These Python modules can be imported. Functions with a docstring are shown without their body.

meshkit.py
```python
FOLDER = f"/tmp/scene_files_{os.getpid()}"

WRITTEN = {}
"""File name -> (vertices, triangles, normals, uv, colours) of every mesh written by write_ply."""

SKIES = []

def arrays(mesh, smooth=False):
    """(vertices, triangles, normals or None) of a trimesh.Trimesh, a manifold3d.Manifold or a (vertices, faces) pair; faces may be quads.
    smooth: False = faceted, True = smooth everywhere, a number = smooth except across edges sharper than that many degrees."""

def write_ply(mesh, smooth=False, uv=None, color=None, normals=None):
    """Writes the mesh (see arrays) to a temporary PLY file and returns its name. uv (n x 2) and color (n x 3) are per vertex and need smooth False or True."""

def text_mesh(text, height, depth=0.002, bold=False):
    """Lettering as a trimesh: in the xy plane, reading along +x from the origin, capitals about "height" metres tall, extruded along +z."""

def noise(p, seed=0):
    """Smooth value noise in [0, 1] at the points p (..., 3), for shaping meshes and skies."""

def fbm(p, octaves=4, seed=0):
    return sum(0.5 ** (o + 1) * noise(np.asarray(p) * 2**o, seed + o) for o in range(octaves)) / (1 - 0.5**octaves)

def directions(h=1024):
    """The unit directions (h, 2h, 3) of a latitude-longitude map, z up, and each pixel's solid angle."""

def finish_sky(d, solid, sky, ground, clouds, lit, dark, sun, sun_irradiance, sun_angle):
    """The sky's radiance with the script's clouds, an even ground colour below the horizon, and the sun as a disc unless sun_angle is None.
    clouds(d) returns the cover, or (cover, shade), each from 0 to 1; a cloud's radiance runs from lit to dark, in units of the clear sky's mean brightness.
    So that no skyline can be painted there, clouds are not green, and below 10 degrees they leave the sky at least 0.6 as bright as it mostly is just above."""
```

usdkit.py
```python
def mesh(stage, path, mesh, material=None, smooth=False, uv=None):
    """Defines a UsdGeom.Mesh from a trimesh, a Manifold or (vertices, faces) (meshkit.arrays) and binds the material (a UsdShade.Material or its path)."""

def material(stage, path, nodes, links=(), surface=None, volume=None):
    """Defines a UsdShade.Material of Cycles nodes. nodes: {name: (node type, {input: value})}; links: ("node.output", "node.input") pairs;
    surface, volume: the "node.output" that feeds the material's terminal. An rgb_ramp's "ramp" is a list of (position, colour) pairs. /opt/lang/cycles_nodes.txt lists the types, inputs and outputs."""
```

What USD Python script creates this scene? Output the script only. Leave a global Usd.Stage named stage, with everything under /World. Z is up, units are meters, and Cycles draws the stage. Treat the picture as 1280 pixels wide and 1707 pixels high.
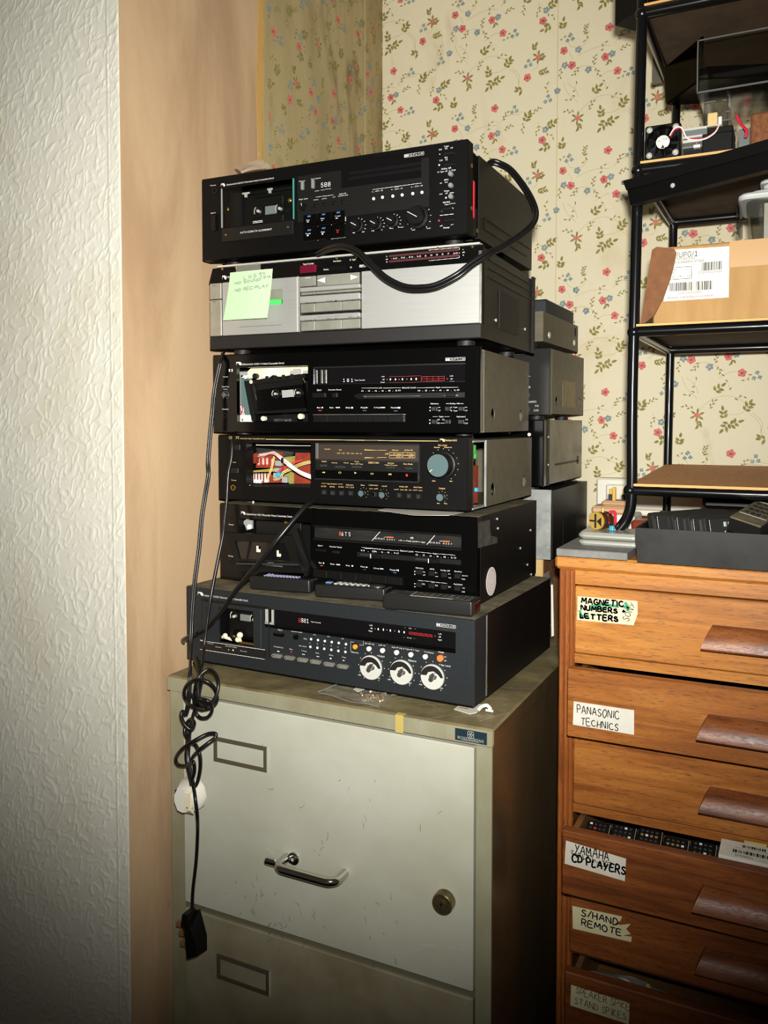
import math, random
import numpy as np, trimesh, manifold3d
from shapely.geometry import Polygon
import usdkit, meshkit
from pxr import Usd, UsdGeom, UsdLux, UsdShade, Gf, Sdf

stage = Usd.Stage.CreateInMemory()
UsdGeom.Xform.Define(stage, '/World')

# ---------------------------------------------------------------- camera, flash, exposure
EYE = (0.0, 0.0, 1.711)
YAW, PITCH, FPX = 26.15, 2.4, 1400.0
cam = UsdGeom.Camera.Define(stage, '/World/Camera')
cam.AddTranslateOp().Set(Gf.Vec3d(*EYE))
cam.AddRotateZOp().Set(YAW)
cam.AddRotateXOp().Set(90 - PITCH)
cam.CreateHorizontalApertureAttr(36.0)
cam.CreateVerticalApertureAttr(48.0)
cam.CreateFocalLengthAttr(36.0 * FPX / 1280)
cam.CreateVerticalApertureOffsetAttr(-90.6 / 1280 * 36.0)
cam.CreateClippingRangeAttr(Gf.Vec2f(0.05, 50))
cam.CreateExposureAttr(0.0)

# the flash on top of the camera: a small lamp with a soft-edged beam
FLASH = 185.0
fl = UsdLux.SphereLight.Define(stage, '/World/CameraFlash')
fl.AddTranslateOp().Set(Gf.Vec3d(0.012, 0.006, EYE[2] + 0.065))
fl.AddRotateZOp().Set(YAW)
fl.AddRotateXOp().Set(90 + 2.5)
fl.CreateRadiusAttr(0.018)
fl.CreateIntensityAttr(FLASH)
fl.CreateExposureAttr(6.0)
fl.CreateColorAttr(Gf.Vec3f(1.0, 0.975, 0.92))
sh = UsdLux.ShapingAPI.Apply(fl.GetPrim())
sh.CreateShapingConeAngleAttr(45.0)
sh.CreateShapingConeSoftnessAttr(1.0)
# the weak light of the room itself
dome = UsdLux.DomeLight.Define(stage, '/World/RoomLight')
dome.CreateIntensityAttr(0.012)
dome.CreateColorAttr(Gf.Vec3f(1.0, 0.93, 0.8))

# ---------------------------------------------------------------- materials
LOOKS = {}
def lin(c):
    return tuple(((v / 255.0) / 12.92 if v <= 10 else (((v / 255.0) + 0.055) / 1.055) ** 2.4) for v in c)
def mat(name, rgb, rough=0.5, metal=0.0, spec=0.5, rgb2=None, vscale=(8, 8, 8), vpos=(0.35, 0.65), detail=4, bump=0, bscale=200, coat=0, alpha=1, trans=0, emit=0, rvar=0, bdist=0.001, extra=None):
    """A principled material: colour rgb (sRGB 0-255), varied towards rgb2 by noise, with fine noise relief."""
    n = {'p': ('principled_bsdf', dict(base_color=lin(rgb), roughness=rough, metallic=metal, specular_ior_level=spec, coat_weight=coat, alpha=alpha, transmission_weight=trans))}
    l = []
    n['tc'] = ('texture_coordinate', {})
    if rgb2 is not None:
        n['mp'] = ('mapping', {'scale': vscale})
        n['nz'] = ('noise_texture', {'scale': 1.0, 'detail': detail, 'roughness': 0.6})
        n['rp'] = ('rgb_ramp', {'ramp': [(vpos[0], lin(rgb)), (vpos[1], lin(rgb2))]})
        l += [('tc.object', 'mp.vector'), ('mp.vector', 'nz.vector'), ('nz.fac', 'rp.fac'), ('rp.color', 'p.base_color')]
        if rvar:
            n['rr'] = ('map_range', {'from_min': 0.3, 'from_max': 0.7, 'to_min': rough - rvar, 'to_max': rough + rvar})
            l += [('nz.fac', 'rr.value'), ('rr.result', 'p.roughness')]
    if bump:
        n['bn'] = ('noise_texture', {'scale': bscale, 'detail': 3.0})
        n['bp'] = ('bump', {'strength': bump, 'distance': bdist})
        l += [('tc.object', 'bn.vector'), ('bn.fac', 'bp.height'), ('bp.normal', 'p.normal')]
    if emit:
        n['p'][1].update(emission_color=lin(rgb), emission_strength=emit)
    LOOKS[name] = usdkit.material(stage, '/World/Looks/' + name, n, l, surface='p.BSDF')
    return LOOKS[name]

mat('black_paint', (6, 6, 6), 0.45, spec=0.2, bump=0.15, bscale=900)
mat('black_gloss', (5, 5, 5), 0.18, spec=0.4)
mat('black_plastic', (11, 11, 10), 0.4, spec=0.3, bump=0.2, bscale=1200)
mat('black_strip', (18, 18, 17), 0.42, spec=0.35, bump=0.2, bscale=1200)
mat('well_black', (10, 10, 10), 0.5, spec=0.3)
mat('brown_cover', (25, 22, 16), 0.42, spec=0.4, rgb2=(19, 17, 12), vscale=(60, 60, 60), bump=0.25, bscale=1500)
mat('olive_cover', (92, 84, 64), 0.5, spec=0.5, rgb2=(78, 72, 56), vscale=(30, 60, 60), bump=0.3, bscale=1600)
mat('black_cover', (10, 9, 8), 0.45, spec=0.4, rgb2=(18, 17, 14), vscale=(14, 14, 14), vpos=(0.5, 0.8), bump=0.2, bscale=1200)
mat('maroon_cover', (13, 8, 6), 0.5, spec=0.3, rgb2=(18, 11, 8), vscale=(10, 10, 10), bump=0.2, bscale=1200)
mat('dusty_top', (70, 66, 54), 0.85, spec=0.2, rgb2=(128, 119, 94), vscale=(30, 30, 30), vpos=(0.3, 0.7), detail=8)
mat('slate_panel', (29, 33, 35), 0.5, spec=0.3, rgb2=(34, 38, 40), vscale=(300, 300, 300), bump=0.3, bscale=2500)
mat('slate_side', (24, 22, 21), 0.5, spec=0.4, bump=0.3, bscale=2500)
mat('steel', (150, 150, 142), 0.35, metal=0.9, rgb2=(110, 112, 108), vscale=(25, 25, 25))
mat('zinc', (176, 178, 172), 0.45, metal=0.55, rgb2=(140, 146, 142), vscale=(30, 30, 30), detail=6)
mat('green_steel', (86, 104, 100), 0.5, metal=0.3)
mat('silver_panel', (186, 186, 182), 0.45, metal=0.6, spec=0.6, rgb2=(178, 179, 174), vscale=(10, 10, 900), bump=0.12, bscale=2500)
mat('silver_button', (180, 179, 166), 0.45, metal=0.7, spec=0.6, rgb2=(164, 164, 150), vscale=(40, 40, 40))
mat('silver_disc', (226, 225, 216), 0.4, metal=0.35, spec=0.6)
mat('print_white', (216, 216, 211), 0.6)
mat('print_grey', (150, 150, 148), 0.6)
mat('print_gold', (226, 190, 120), 0.5)
mat('print_black', (26, 26, 24), 0.6)
mat('print_red', (190, 40, 40), 0.5)
mat('print_dark_red', (66, 18, 22), 0.5)
mat('print_orange', (226, 96, 50), 0.5)
mat('print_blue', (54, 96, 150), 0.5)
mat('brass', (186, 148, 74), 0.3, metal=0.9)
mat('chrome', (205, 203, 196), 0.12, metal=1.0)
mat('bright_metal', (235, 233, 224), 0.3, metal=0.6)
mat('smoke_window', (14, 13, 14), 0.12, spec=0.6)
mat('red_window', (92, 12, 34), 0.3)
mat('cable_black', (14, 14, 14), 0.32, spec=0.55)
mat('teal_knob', (70, 92, 94), 0.55, bump=0.2, bscale=2000)
mat('orange_plastic', (255, 122, 58), 0.4)
mat('amber_plastic', (232, 148, 44), 0.35)
mat('pcb_red', (150, 58, 36), 0.5, rgb2=(122, 44, 28), vscale=(80, 80, 80))
mat('pcb_green', (84, 110, 108), 0.5)
mat('pcb_yellow', (168, 156, 78), 0.5, rgb2=(130, 122, 58), vscale=(60, 60, 60))
mat('white_plastic', (228, 224, 212), 0.4)
mat('cream_plastic', (226, 214, 172), 0.4, rgb2=(236, 230, 204), vscale=(40, 40, 40))
mat('red_plastic', (206, 40, 56), 0.3, spec=0.6)
mat('wire_white', (232, 222, 212), 0.45)
mat('wire_yellow', (206, 188, 122), 0.45)
mat('wire_pink', (232, 150, 140), 0.45)
mat('wire_red', (205, 48, 60), 0.4)
mat('green_part', (60, 150, 60), 0.4)
mat('blue_part', (62, 160, 200), 0.35)
mat('tape_label_grey', (112, 118, 114), 0.5)
mat('rubber', (18, 18, 17), 0.6)
from shapely.ops import unary_union

# ---------------------------------------------------------------- mesh helpers
class B:
    """Collects shapes into one mesh."""
    def __init__(s): s.m = []
    def add(s, m): s.m.append(m); return s
    def box(s, x0, x1, y0, y1, z0, z1, b=0):
        x0, x1 = min(x0, x1), max(x0, x1); y0, y1 = min(y0, y1), max(y0, y1); z0, z1 = min(z0, z1), max(z0, z1)
        b = min(b, (x1 - x0) * .45, (y1 - y0) * .45, (z1 - z0) * .45)
        if b <= 0:
            m = trimesh.creation.box((x1 - x0, y1 - y0, z1 - z0)); m.apply_translation(((x0 + x1) / 2, (y0 + y1) / 2, (z0 + z1) / 2))
        else:
            p = []
            for X, sx in ((x0, 1), (x1, -1)):
                for Y, sy in ((y0, 1), (y1, -1)):
                    for Z, sz in ((z0, 1), (z1, -1)):
                        p += [(X, Y + sy * b, Z + sz * b), (X + sx * b, Y, Z + sz * b), (X + sx * b, Y + sy * b, Z)]
            m = hull(p)
        return s.add(m)
    def lathe(s, c, axis, prof, n=24):
        """prof: (radius, distance along axis) pairs from base to tip."""
        prof = np.array([(0, prof[0][1])] + list(prof) + [(0, prof[-1][1])], float)
        k = len(prof); ang = np.arange(n) * 2 * np.pi / n
        v = np.stack([prof[:, 0][:, None] * np.cos(ang), prof[:, 0][:, None] * np.sin(ang), np.repeat(prof[:, 1][:, None], n, 1)], -1).reshape(-1, 3)
        i, j = np.meshgrid(np.arange(k - 1), np.arange(n), indexing='ij')
        q = np.stack([i * n + j, i * n + (j + 1) % n, (i + 1) * n + (j + 1) % n, (i + 1) * n + j], -1).reshape(-1, 4)
        m = trimesh.Trimesh(v, np.vstack([q[:, [0, 1, 2]], q[:, [0, 2, 3]]]), process=True)
        a = np.array(axis, float); a /= np.linalg.norm(a)
        m.apply_transform(trimesh.geometry.align_vectors([0, 0, 1], a)); m.apply_translation(c)
        return s.add(m)
    def cyl(s, c, axis, r, h, n=24, b=0):
        if b: return s.lathe(c, axis, [(r, 0), (r, h - b), (r - b, h)], n)
        return s.lathe(c, axis, [(r, 0), (r, h)], n)
    def ring(s, c, axis, r0, r1, h, n=24):
        return s.lathe2(c, axis, [(r0, 0), (r1, 0), (r1, h), (r0, h), (r0, 0)], n)
    def lathe2(s, c, axis, prof, n=24):
        prof = np.array(prof, float); k = len(prof); ang = np.arange(n) * 2 * np.pi / n
        v = np.stack([prof[:, 0][:, None] * np.cos(ang), prof[:, 0][:, None] * np.sin(ang), np.repeat(prof[:, 1][:, None], n, 1)], -1).reshape(-1, 3)
        i, j = np.meshgrid(np.arange(k - 1), np.arange(n), indexing='ij')
        q = np.stack([i * n + j, i * n + (j + 1) % n, (i + 1) * n + (j + 1) % n, (i + 1) * n + j], -1).reshape(-1, 4)
        m = trimesh.Trimesh(v, np.vstack([q[:, [0, 1, 2]], q[:, [0, 2, 3]]]), process=True)
        m.fix_normals()
        a = np.array(axis, float); a /= np.linalg.norm(a)
        m.apply_transform(trimesh.geometry.align_vectors([0, 0, 1], a)); m.apply_translation(c)
        return s.add(m)
    def tube(s, pts, r, n=8, smooth=0, closed=False, flat=1.0):
        p = np.array(pts, float)
        if smooth: p = spline(p, smooth, closed)
        k = len(p)
        t = (np.roll(p, -1, 0) - np.roll(p, 1, 0)) if closed else np.gradient(p, axis=0)
        t /= np.linalg.norm(t, axis=1, keepdims=True) + 1e-12
        a = np.zeros_like(p); up = np.array([0, 0, 1.]) if abs(t[0, 2]) < .9 else np.array([0, 1., 0])
        a0 = np.cross(t[0], up); a[0] = a0 / np.linalg.norm(a0)
        for i in range(1, k):
            w = a[i - 1] - t[i] * (a[i - 1] @ t[i]); a[i] = w / (np.linalg.norm(w) + 1e-12)
        b = np.cross(t, a); ang = np.arange(n) * 2 * np.pi / n
        rr = np.broadcast_to(r, (k,))[:, None, None]
        v = (p[:, None] + rr * (np.cos(ang)[None, :, None] * a[:, None] + flat * np.sin(ang)[None, :, None] * b[:, None])).reshape(-1, 3)
        i, j = np.meshgrid(np.arange(k if closed else k - 1), np.arange(n), indexing='ij')
        i2 = (i + 1) % k
        q = np.stack([i * n + j, i * n + (j + 1) % n, i2 * n + (j + 1) % n, i2 * n + j], -1).reshape(-1, 4)
        f = [q[:, [0, 1, 2]], q[:, [0, 2, 3]]]
        if not closed:
            f += [np.array([[0, j + 1, j] for j in range(1, n - 1)]), np.array([[(k - 1) * n, (k - 1) * n + j, (k - 1) * n + j + 1] for j in range(1, n - 1)])]
        m = trimesh.Trimesh(v, np.vstack(f), process=False); m.fix_normals()
        return s.add(m)
    def prism(s, poly, t0, t1, plane='xz', holes=()):
        """Extrudes a polygon: plane 'xz' along y, 'yz' along x, 'xy' along z."""
        m = trimesh.creation.extrude_polygon(Polygon(poly, holes).buffer(0), abs(t1 - t0), engine='earcut'); lo = min(t0, t1); v = np.array(m.vertices)
        if plane == 'xz': v = np.stack([v[:, 0], v[:, 2] + lo, v[:, 1]], 1)
        elif plane == 'yz': v = np.stack([v[:, 2] + lo, v[:, 0], v[:, 1]], 1)
        else: v = v + [0, 0, lo]
        m = trimesh.Trimesh(v, m.faces, process=False); m.fix_normals()
        return s.add(m)
    def hull(s, pts): return s.add(hull(pts))
    def ball(s, c, r, sc=(1, 1, 1), sub=2):
        m = trimesh.creation.icosphere(sub, r); m.apply_scale(sc); m.apply_translation(c); return s.add(m)
    def move(s, M):
        for m in s.m: m.apply_transform(M)
        return s
    def get(s):
        return s.m[0] if len(s.m) == 1 else trimesh.util.concatenate(s.m)
def hull(pts):
    g = manifold3d.Manifold.hull_points(np.array(pts, float)).to_mesh()
    return trimesh.Trimesh(np.array(g.vert_properties[:, :3]), np.array(g.tri_verts), process=False)
def mf(m):
    return manifold3d.Manifold(manifold3d.Mesh(np.array(m.vertices, np.float32), np.array(m.faces, np.uint32)))
def cut(m, *boxes):
    """m minus boxes given as (x0,x1,y0,y1,z0,z1) or meshes."""
    a = mf(m)
    for b in boxes:
        a = a - mf(B().box(*b).get() if isinstance(b, tuple) else b)
    g = a.to_mesh()
    return trimesh.Trimesh(np.array(g.vert_properties[:, :3]), np.array(g.tri_verts), process=False)
def spline(p, k, closed=False):
    p = np.array(p, float)
    q = np.vstack([p[-1:], p, p[:2]]) if closed else np.vstack([2 * p[0] - p[1], p, 2 * p[-1] - p[-2]])
    out = []
    for i in range(1, len(q) - 2):
        for t in np.arange(k) / k:
            a, b, c, d = q[i - 1:i + 3]
            out.append(.5 * (2 * b + (c - a) * t + (2 * a - 5 * b + 4 * c - d) * t * t + (3 * b - a - 3 * c + d) * t ** 3))
    if not closed: out.append(q[-2])
    return np.array(out)
_text = {}
def tmesh(text):
    """Flat lettering, capitals 1 tall, one-sided, in the xy plane; as vertices, faces, width."""
    if text not in _text:
        m = meshkit.text_mesh(text, 1.0, 0.01)
        keep = m.face_normals[:, 2] > .9
        m.update_faces(keep); m.remove_unreferenced_vertices()
        v = np.array(m.vertices); v[:, 0] -= v[:, 0].min()
        _text[text] = (v, np.array(m.faces), v[:, 0].max())
    return _text[text]
class Print(B):
    """Flat print on a front that faces -y, or (side=True) on a side that faces +x."""
    def __init__(s, y=-.25, side=False): s.m = []; s.y = y; s.side = side
    def put(s, v, f):
        v = np.asarray(v, float)
        p = np.stack([v[:, 0], np.full(len(v), s.y), v[:, 1]], 1) if not s.side else np.stack([np.full(len(v), s.y), v[:, 0], v[:, 1]], 1)
        s.m.append(trimesh.Trimesh(p, f, process=False)); return s
    def text(s, t, cx, cz, w, h, rot=0, flip=1):
        v, f, tw = tmesh(t)
        x = (v[:, 0] / tw - .5) * w * flip; y = (v[:, 1] - .5) * h * flip
        c, n = math.cos(math.radians(rot)), math.sin(math.radians(rot))
        return s.put(np.stack([cx + x * c - y * n, cz + x * n + y * c], 1), f)
    def texts(s, rows):
        for r in rows: s.text(*r)
        return s
    def line(s, x0, z0, x1, z1, w=.5):
        d = np.array([x1 - x0, z1 - z0]); n = np.array([-d[1], d[0]]) / (np.linalg.norm(d) + 1e-9) * w / 2
        a, b = np.array([x0, z0]), np.array([x1, z1])
        return s.put([a - n, b - n, b + n, a + n], [[0, 1, 2], [0, 2, 3]])
    def rect(s, x0, x1, z0, z1):
        return s.put([(x0, z0), (x1, z0), (x1, z1), (x0, z1)], [[0, 1, 2], [0, 2, 3]])
    def frame(s, x0, x1, z0, z1, w=.5):
        s.rect(x0, x1, z0, z0 + w); s.rect(x0, x1, z1 - w, z1); s.rect(x0, x0 + w, z0, z1); return s.rect(x1 - w, x1, z0, z1)
    def dot(s, x, z, r, n=12, rz=None):
        a = np.arange(n) * 2 * np.pi / n
        return s.put(np.stack([x + r * np.cos(a), z + (rz or r) * np.sin(a)], 1), [[0, i, i + 1] for i in range(1, n - 1)])
    def poly(s, pts):
        m = trimesh.creation.triangulate_polygon(Polygon(pts).buffer(0), engine='earcut')
        return s.put(m[0], m[1])
    def ticks(s, x, z, r, n=11, a0=225, a1=-45, ln=2.2, w=.7):
        for a in np.radians(np.linspace(a0, a1, n)):
            s.line(x + r * math.cos(a), z + r * math.sin(a), x + (r + ln) * math.cos(a), z + (r + ln) * math.sin(a), w)
        return s
    def logo(s, x0, x1, z0, z1):
        """The maker's mark: a white block with a dark quarter lens bitten out and a slanting wedge."""
        w = x1 - x0; h = z1 - z0; a = np.linspace(0, np.pi / 2, 8)
        s.poly([(x0, z0), (x0, z1), (x0 + .62 * w, z1)] + [(x0 + .12 * w + .42 * w * math.sin(t), z0 + .72 * h * math.cos(t)) for t in a[::-1]])
        s.poly([(x0 + .6 * w, z0), (x0 + .6 * w, z1)] + [(x0 + .62 * w + .38 * w * math.sin(t), z0 + h * math.cos(t)) for t in a])
        return s
    def dolby(s, cx, cz, w, h, txt='DOLBY B-C NR'):
        x0, x1, z0, z1 = cx - w / 2, cx + w / 2, cz - h / 2, cz + h / 2
        s.frame(x0, x1, z0, z1, h * .09); k = x0 + h * 1.35
        s.line(k, z0, k, z1, h * .09); s.rect(x0 + h * .2, x0 + h * .42, z0 + h * .22, z1 - h * .22); s.rect(k - h * .42, k - h * .2, z0 + h * .22, z1 - h * .22)
        for sg, c in ((1, x0 + h * .45), (-1, k - h * .45)):
            a = np.linspace(-np.pi / 2, np.pi / 2, 8); s.poly([(c + sg * h * .2 * math.cos(t), cz + h * .28 * math.sin(t)) for t in a])
        return s.text(txt, (k + x1) / 2, cz, (x1 - k) * .9, h * .42)
    def arrow(s, x, z, w, h, d=1, n=1):
        for i in range(n):
            q = x + i * w * .8
            s.put([(q - d * w / 2, z - h / 2), (q + d * w / 2, z), (q - d * w / 2, z + h / 2)][::d], [[0, 1, 2]])
        return s
    def bars(s, x0, x1, z0, z1, n, seed=1):
        r = random.Random(seed); w = (x1 - x0) / n; i = 0
        while i < n:
            k = r.choice((1, 1, 2, 3)); k = min(k, n - i); s.rect(x0 + i * w, x0 + (i + k) * w, z0, z1); i += k + r.choice((1, 1, 2))
        return s

# ---------------------------------------------------------------- scene helpers
_count = {}
def numbered(parent, name):
    k = (parent, name); n = _count.get(k, 0); _count[k] = n + 1
    return name if n == 0 else '%s_%03d' % (name, n)
def meta(prim, label=None, cat=None, group=None, kind=None):
    for k, v in (('label', label), ('category', cat), ('group', group), ('kind', kind)):
        if v: prim.SetCustomDataByKey(k, v)
    return prim
def part(parent, name, shape, look, label=None, kind=None, smooth=30, scale=None):
    """One mesh under a thing (or under a part)."""
    parent = str(parent)
    m = shape.get() if isinstance(shape, B) else shape
    if isinstance(shape, Print): kind = 'stuff'
    if scale is None: scale = UNIT.get(parent, 1.0)
    m = trimesh.Trimesh(np.array(m.vertices) * scale, m.faces, process=False)
    path = parent + '/' + numbered(parent, name)
    UNIT[path] = scale
    p = usdkit.mesh(stage, path, m, LOOKS[look], smooth=smooth).GetPrim()
    meta(p, label, kind=kind)
    return path
UNIT = {}
def thing(name, label, cat, loc=(0, 0, 0), rotz=0, group=None, unit=1.0, rot=None, kind=None):
    path = '/World/' + numbered('/World', name)
    x = UsdGeom.Xform.Define(stage, path)
    x.AddTranslateOp().Set(Gf.Vec3d(*[float(v) for v in loc]))
    if rot is not None: x.AddRotateXYZOp().Set(Gf.Vec3f(*[float(v) for v in rot]))
    else: x.AddRotateXYZOp().Set(Gf.Vec3f(0, 0, float(rotz)))
    meta(x.GetPrim(), label, cat, group, kind); UNIT[path] = unit
    return path
def solo(name, label, cat, shape, look, group=None, kind=None, smooth=30, scale=1.0):
    """A thing that is one mesh."""
    p = part('/World', name, shape, look, label, kind, smooth, scale)
    meta(stage.GetPrimAtPath(p), label, cat, group, kind); return p
def copy(src, label, loc, rotz=0, rot=None, group=None):
    q = stage.GetPrimAtPath(src).GetCustomData(); base = src.split('/')[-1]
    path = '/World/' + numbered('/World', base)
    x = UsdGeom.Xform.Define(stage, path); x.GetPrim().GetReferences().AddInternalReference(src)
    x.GetPrim().GetAttribute('xformOp:translate').Set(Gf.Vec3d(*[float(v) for v in loc]))
    x.GetPrim().GetAttribute('xformOp:rotateXYZ').Set(Gf.Vec3f(*[float(v) for v in (rot or (0, 0, rotz))]))
    x.GetPrim().SetInstanceable(True)
    meta(x.GetPrim(), label, q.get('category'), group or q.get('group')); return path

# ---------------------------------------------------------------- the room
XL, YB, YC = -0.885, 1.793, 0.9385      # alcove side wall, back wall, face of the chimney breast
def custom(name, nodes, links, surface='p.BSDF'):
    LOOKS[name] = usdkit.material(stage, '/World/Looks/' + name, nodes, links, surface=surface)
def layered(name, base, stains, rough=0.7, bump=0.2, bscale=300, bdist=0.0006, spec=0.35):
    """Base colour with soft stains laid over: each stain = (colour, scale xyz, ramp from, ramp to, detail)."""
    n = {'p': ('principled_bsdf', dict(base_color=lin(base), roughness=rough, specular_ior_level=spec)), 'tc': ('texture_coordinate', {}), 'c0': ('color', {'value': lin(base)})}
    l = []; last = 'c0.color'
    for i, (c, sc, a, b, dt) in enumerate(stains):
        n['mp%d' % i] = ('mapping', {'scale': sc, 'location': (3.1 * i, 1.7 * i, .9 * i)}); n['nz%d' % i] = ('noise_texture', {'scale': 1.0, 'detail': float(dt), 'roughness': 0.62, 'distortion': 0.6})
        n['mr%d' % i] = ('map_range', {'range_type': 'smoothstep', 'from_min': a, 'from_max': b, 'to_min': 0.0, 'to_max': 1.0})
        n['mx%d' % i] = ('mix_color', {'b': lin(c)})
        l += [('tc.object', 'mp%d.vector' % i), ('mp%d.vector' % i, 'nz%d.vector' % i), ('nz%d.fac' % i, 'mr%d.value' % i), ('mr%d.result' % i, 'mx%d.fac' % i), (last, 'mx%d.a' % i)]
        last = 'mx%d.result' % i
    l.append((last, 'p.base_color'))
    if bump:
        n['bn'] = ('noise_texture', {'scale': bscale, 'detail': 4.0}); n['bp'] = ('bump', {'strength': bump, 'distance': bdist})
        l += [('tc.object', 'bn.vector'), ('bn.fac', 'bp.height'), ('bp.normal', 'p.normal')]
    custom(name, n, l)
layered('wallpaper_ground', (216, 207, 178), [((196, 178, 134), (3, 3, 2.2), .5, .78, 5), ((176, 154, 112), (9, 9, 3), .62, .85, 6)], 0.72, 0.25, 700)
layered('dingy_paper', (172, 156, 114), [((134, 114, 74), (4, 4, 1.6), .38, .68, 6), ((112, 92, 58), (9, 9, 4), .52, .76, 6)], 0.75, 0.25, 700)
layered('plaster_skim', (196, 166, 130), [((170, 138, 106), (6, 6, 1.3), .42, .72, 6), ((206, 176, 138), (7, 7, 1.6), .55, .75, 5), ((150, 110, 74), (26, 26, 16), .68, .8, 8)], 0.62, 0.3, 160, 0.0008, .4)
layered('bare_strip', (196, 156, 92), [((150, 112, 60), (30, 30, 9), .45, .7, 6), ((222, 206, 172), (40, 40, 14), .66, .76, 6)], 0.7, 0.5, 200, 0.001)
layered('blown_vinyl', (214, 212, 198), [((206, 202, 184), (5, 5, 3), .45, .7, 4)], 0.5, 0.35, 500, 0.0005, .5)
mat('floor_carpet', (92, 74, 58), 0.95, rgb2=(70, 56, 46), vscale=(60, 60, 60), bump=0.4)
mat('ceiling_paint', (215, 210, 196), 0.8)
mat('flower_red', (190, 92, 88), 0.7, rgb2=(208, 122, 112), vscale=(160, 160, 160))
mat('flower_heart', (158, 62, 68), 0.7)
mat('flower_blue', (146, 156, 152), 0.7, rgb2=(110, 126, 132), vscale=(160, 160, 160))
mat('leaf_olive', (148, 138, 74), 0.7, rgb2=(116, 106, 50), vscale=(140, 140, 140))
mat('stem_olive', (172, 160, 108), 0.7)
mat('paper_edge', (196, 178, 132), 0.7)

def struct(name, shape, look, **k):
    p = part('/World', name, shape, look, smooth=k.pop('smooth', 30)); meta(stage.GetPrimAtPath(p), kind='structure', **k); return p
struct('floor', B().box(-2.2, 1.4, -1.6, YB, -.06, 0), 'floor_carpet')
struct('ceiling', B().box(-2.2, 1.4, -1.6, YB + .1, 2.72, 2.8), 'ceiling_paint')
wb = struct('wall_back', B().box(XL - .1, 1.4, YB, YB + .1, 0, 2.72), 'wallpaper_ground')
wl = struct('wall_left', B().box(XL - .1, XL, YC + .0006, YB, 0, 2.72), 'plaster_skim')
# the face of the chimney breast under blown vinyl: its crinkled relief is modelled
def vinyl():
    xs = np.arange(-1.30, XL - .0005, .0016); zs = np.arange(.40, 2.56, .0019)
    X, Z = np.meshgrid(xs, zs); p = np.stack([X, Z, X * 0], -1)
    w = np.stack([meshkit.noise(p * 55, 5), meshkit.noise(p * 55, 9), X * 0], -1) * .012
    q = (p + w) * np.array([1, .72, 1]); q[..., 0] += q[..., 1] * -.35
    a = meshkit.noise(q * 118, 1); b = meshkit.noise(q * 250 + 7, 2); patch = meshkit.noise(p * 42 + 3, 4)
    ridge = np.clip(1 - np.abs(a - .5) / .13, 0, 1) ** .8 * np.clip((patch - .22) * 3, 0, 1)
    grain = np.clip((b - .62) * 4, 0, 1) * np.clip((.62 - patch) * 5, 0, 1)
    h = .00105 * ridge + .0007 * grain
    edge = XL - X
    h += .0011 * np.exp(-((edge - .022) / .0022) ** 2) + np.where(edge < .019, .0009, 0) * (.6 + .4 * meshkit.noise(p * 90, 8))
    h *= np.clip(edge / .003, 0, 1) * .999
    Y = YC - h; ny, nx = X.shape
    v = np.stack([X, Y, Z], -1).reshape(-1, 3)
    i, j = np.meshgrid(np.arange(ny - 1), np.arange(nx - 1), indexing='ij'); k = i * nx + j
    f = np.vstack([np.stack([k, k + 1, k + nx + 1], -1).reshape(-1, 3), np.stack([k, k + nx + 1, k + nx], -1).reshape(-1, 3)])
    return trimesh.Trimesh(v, f, process=False)
wf = struct('wall_front', B().box(-2.2, XL - .1, YC + .0005, YC + .08, 0, 2.72), 'blown_vinyl')
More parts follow.
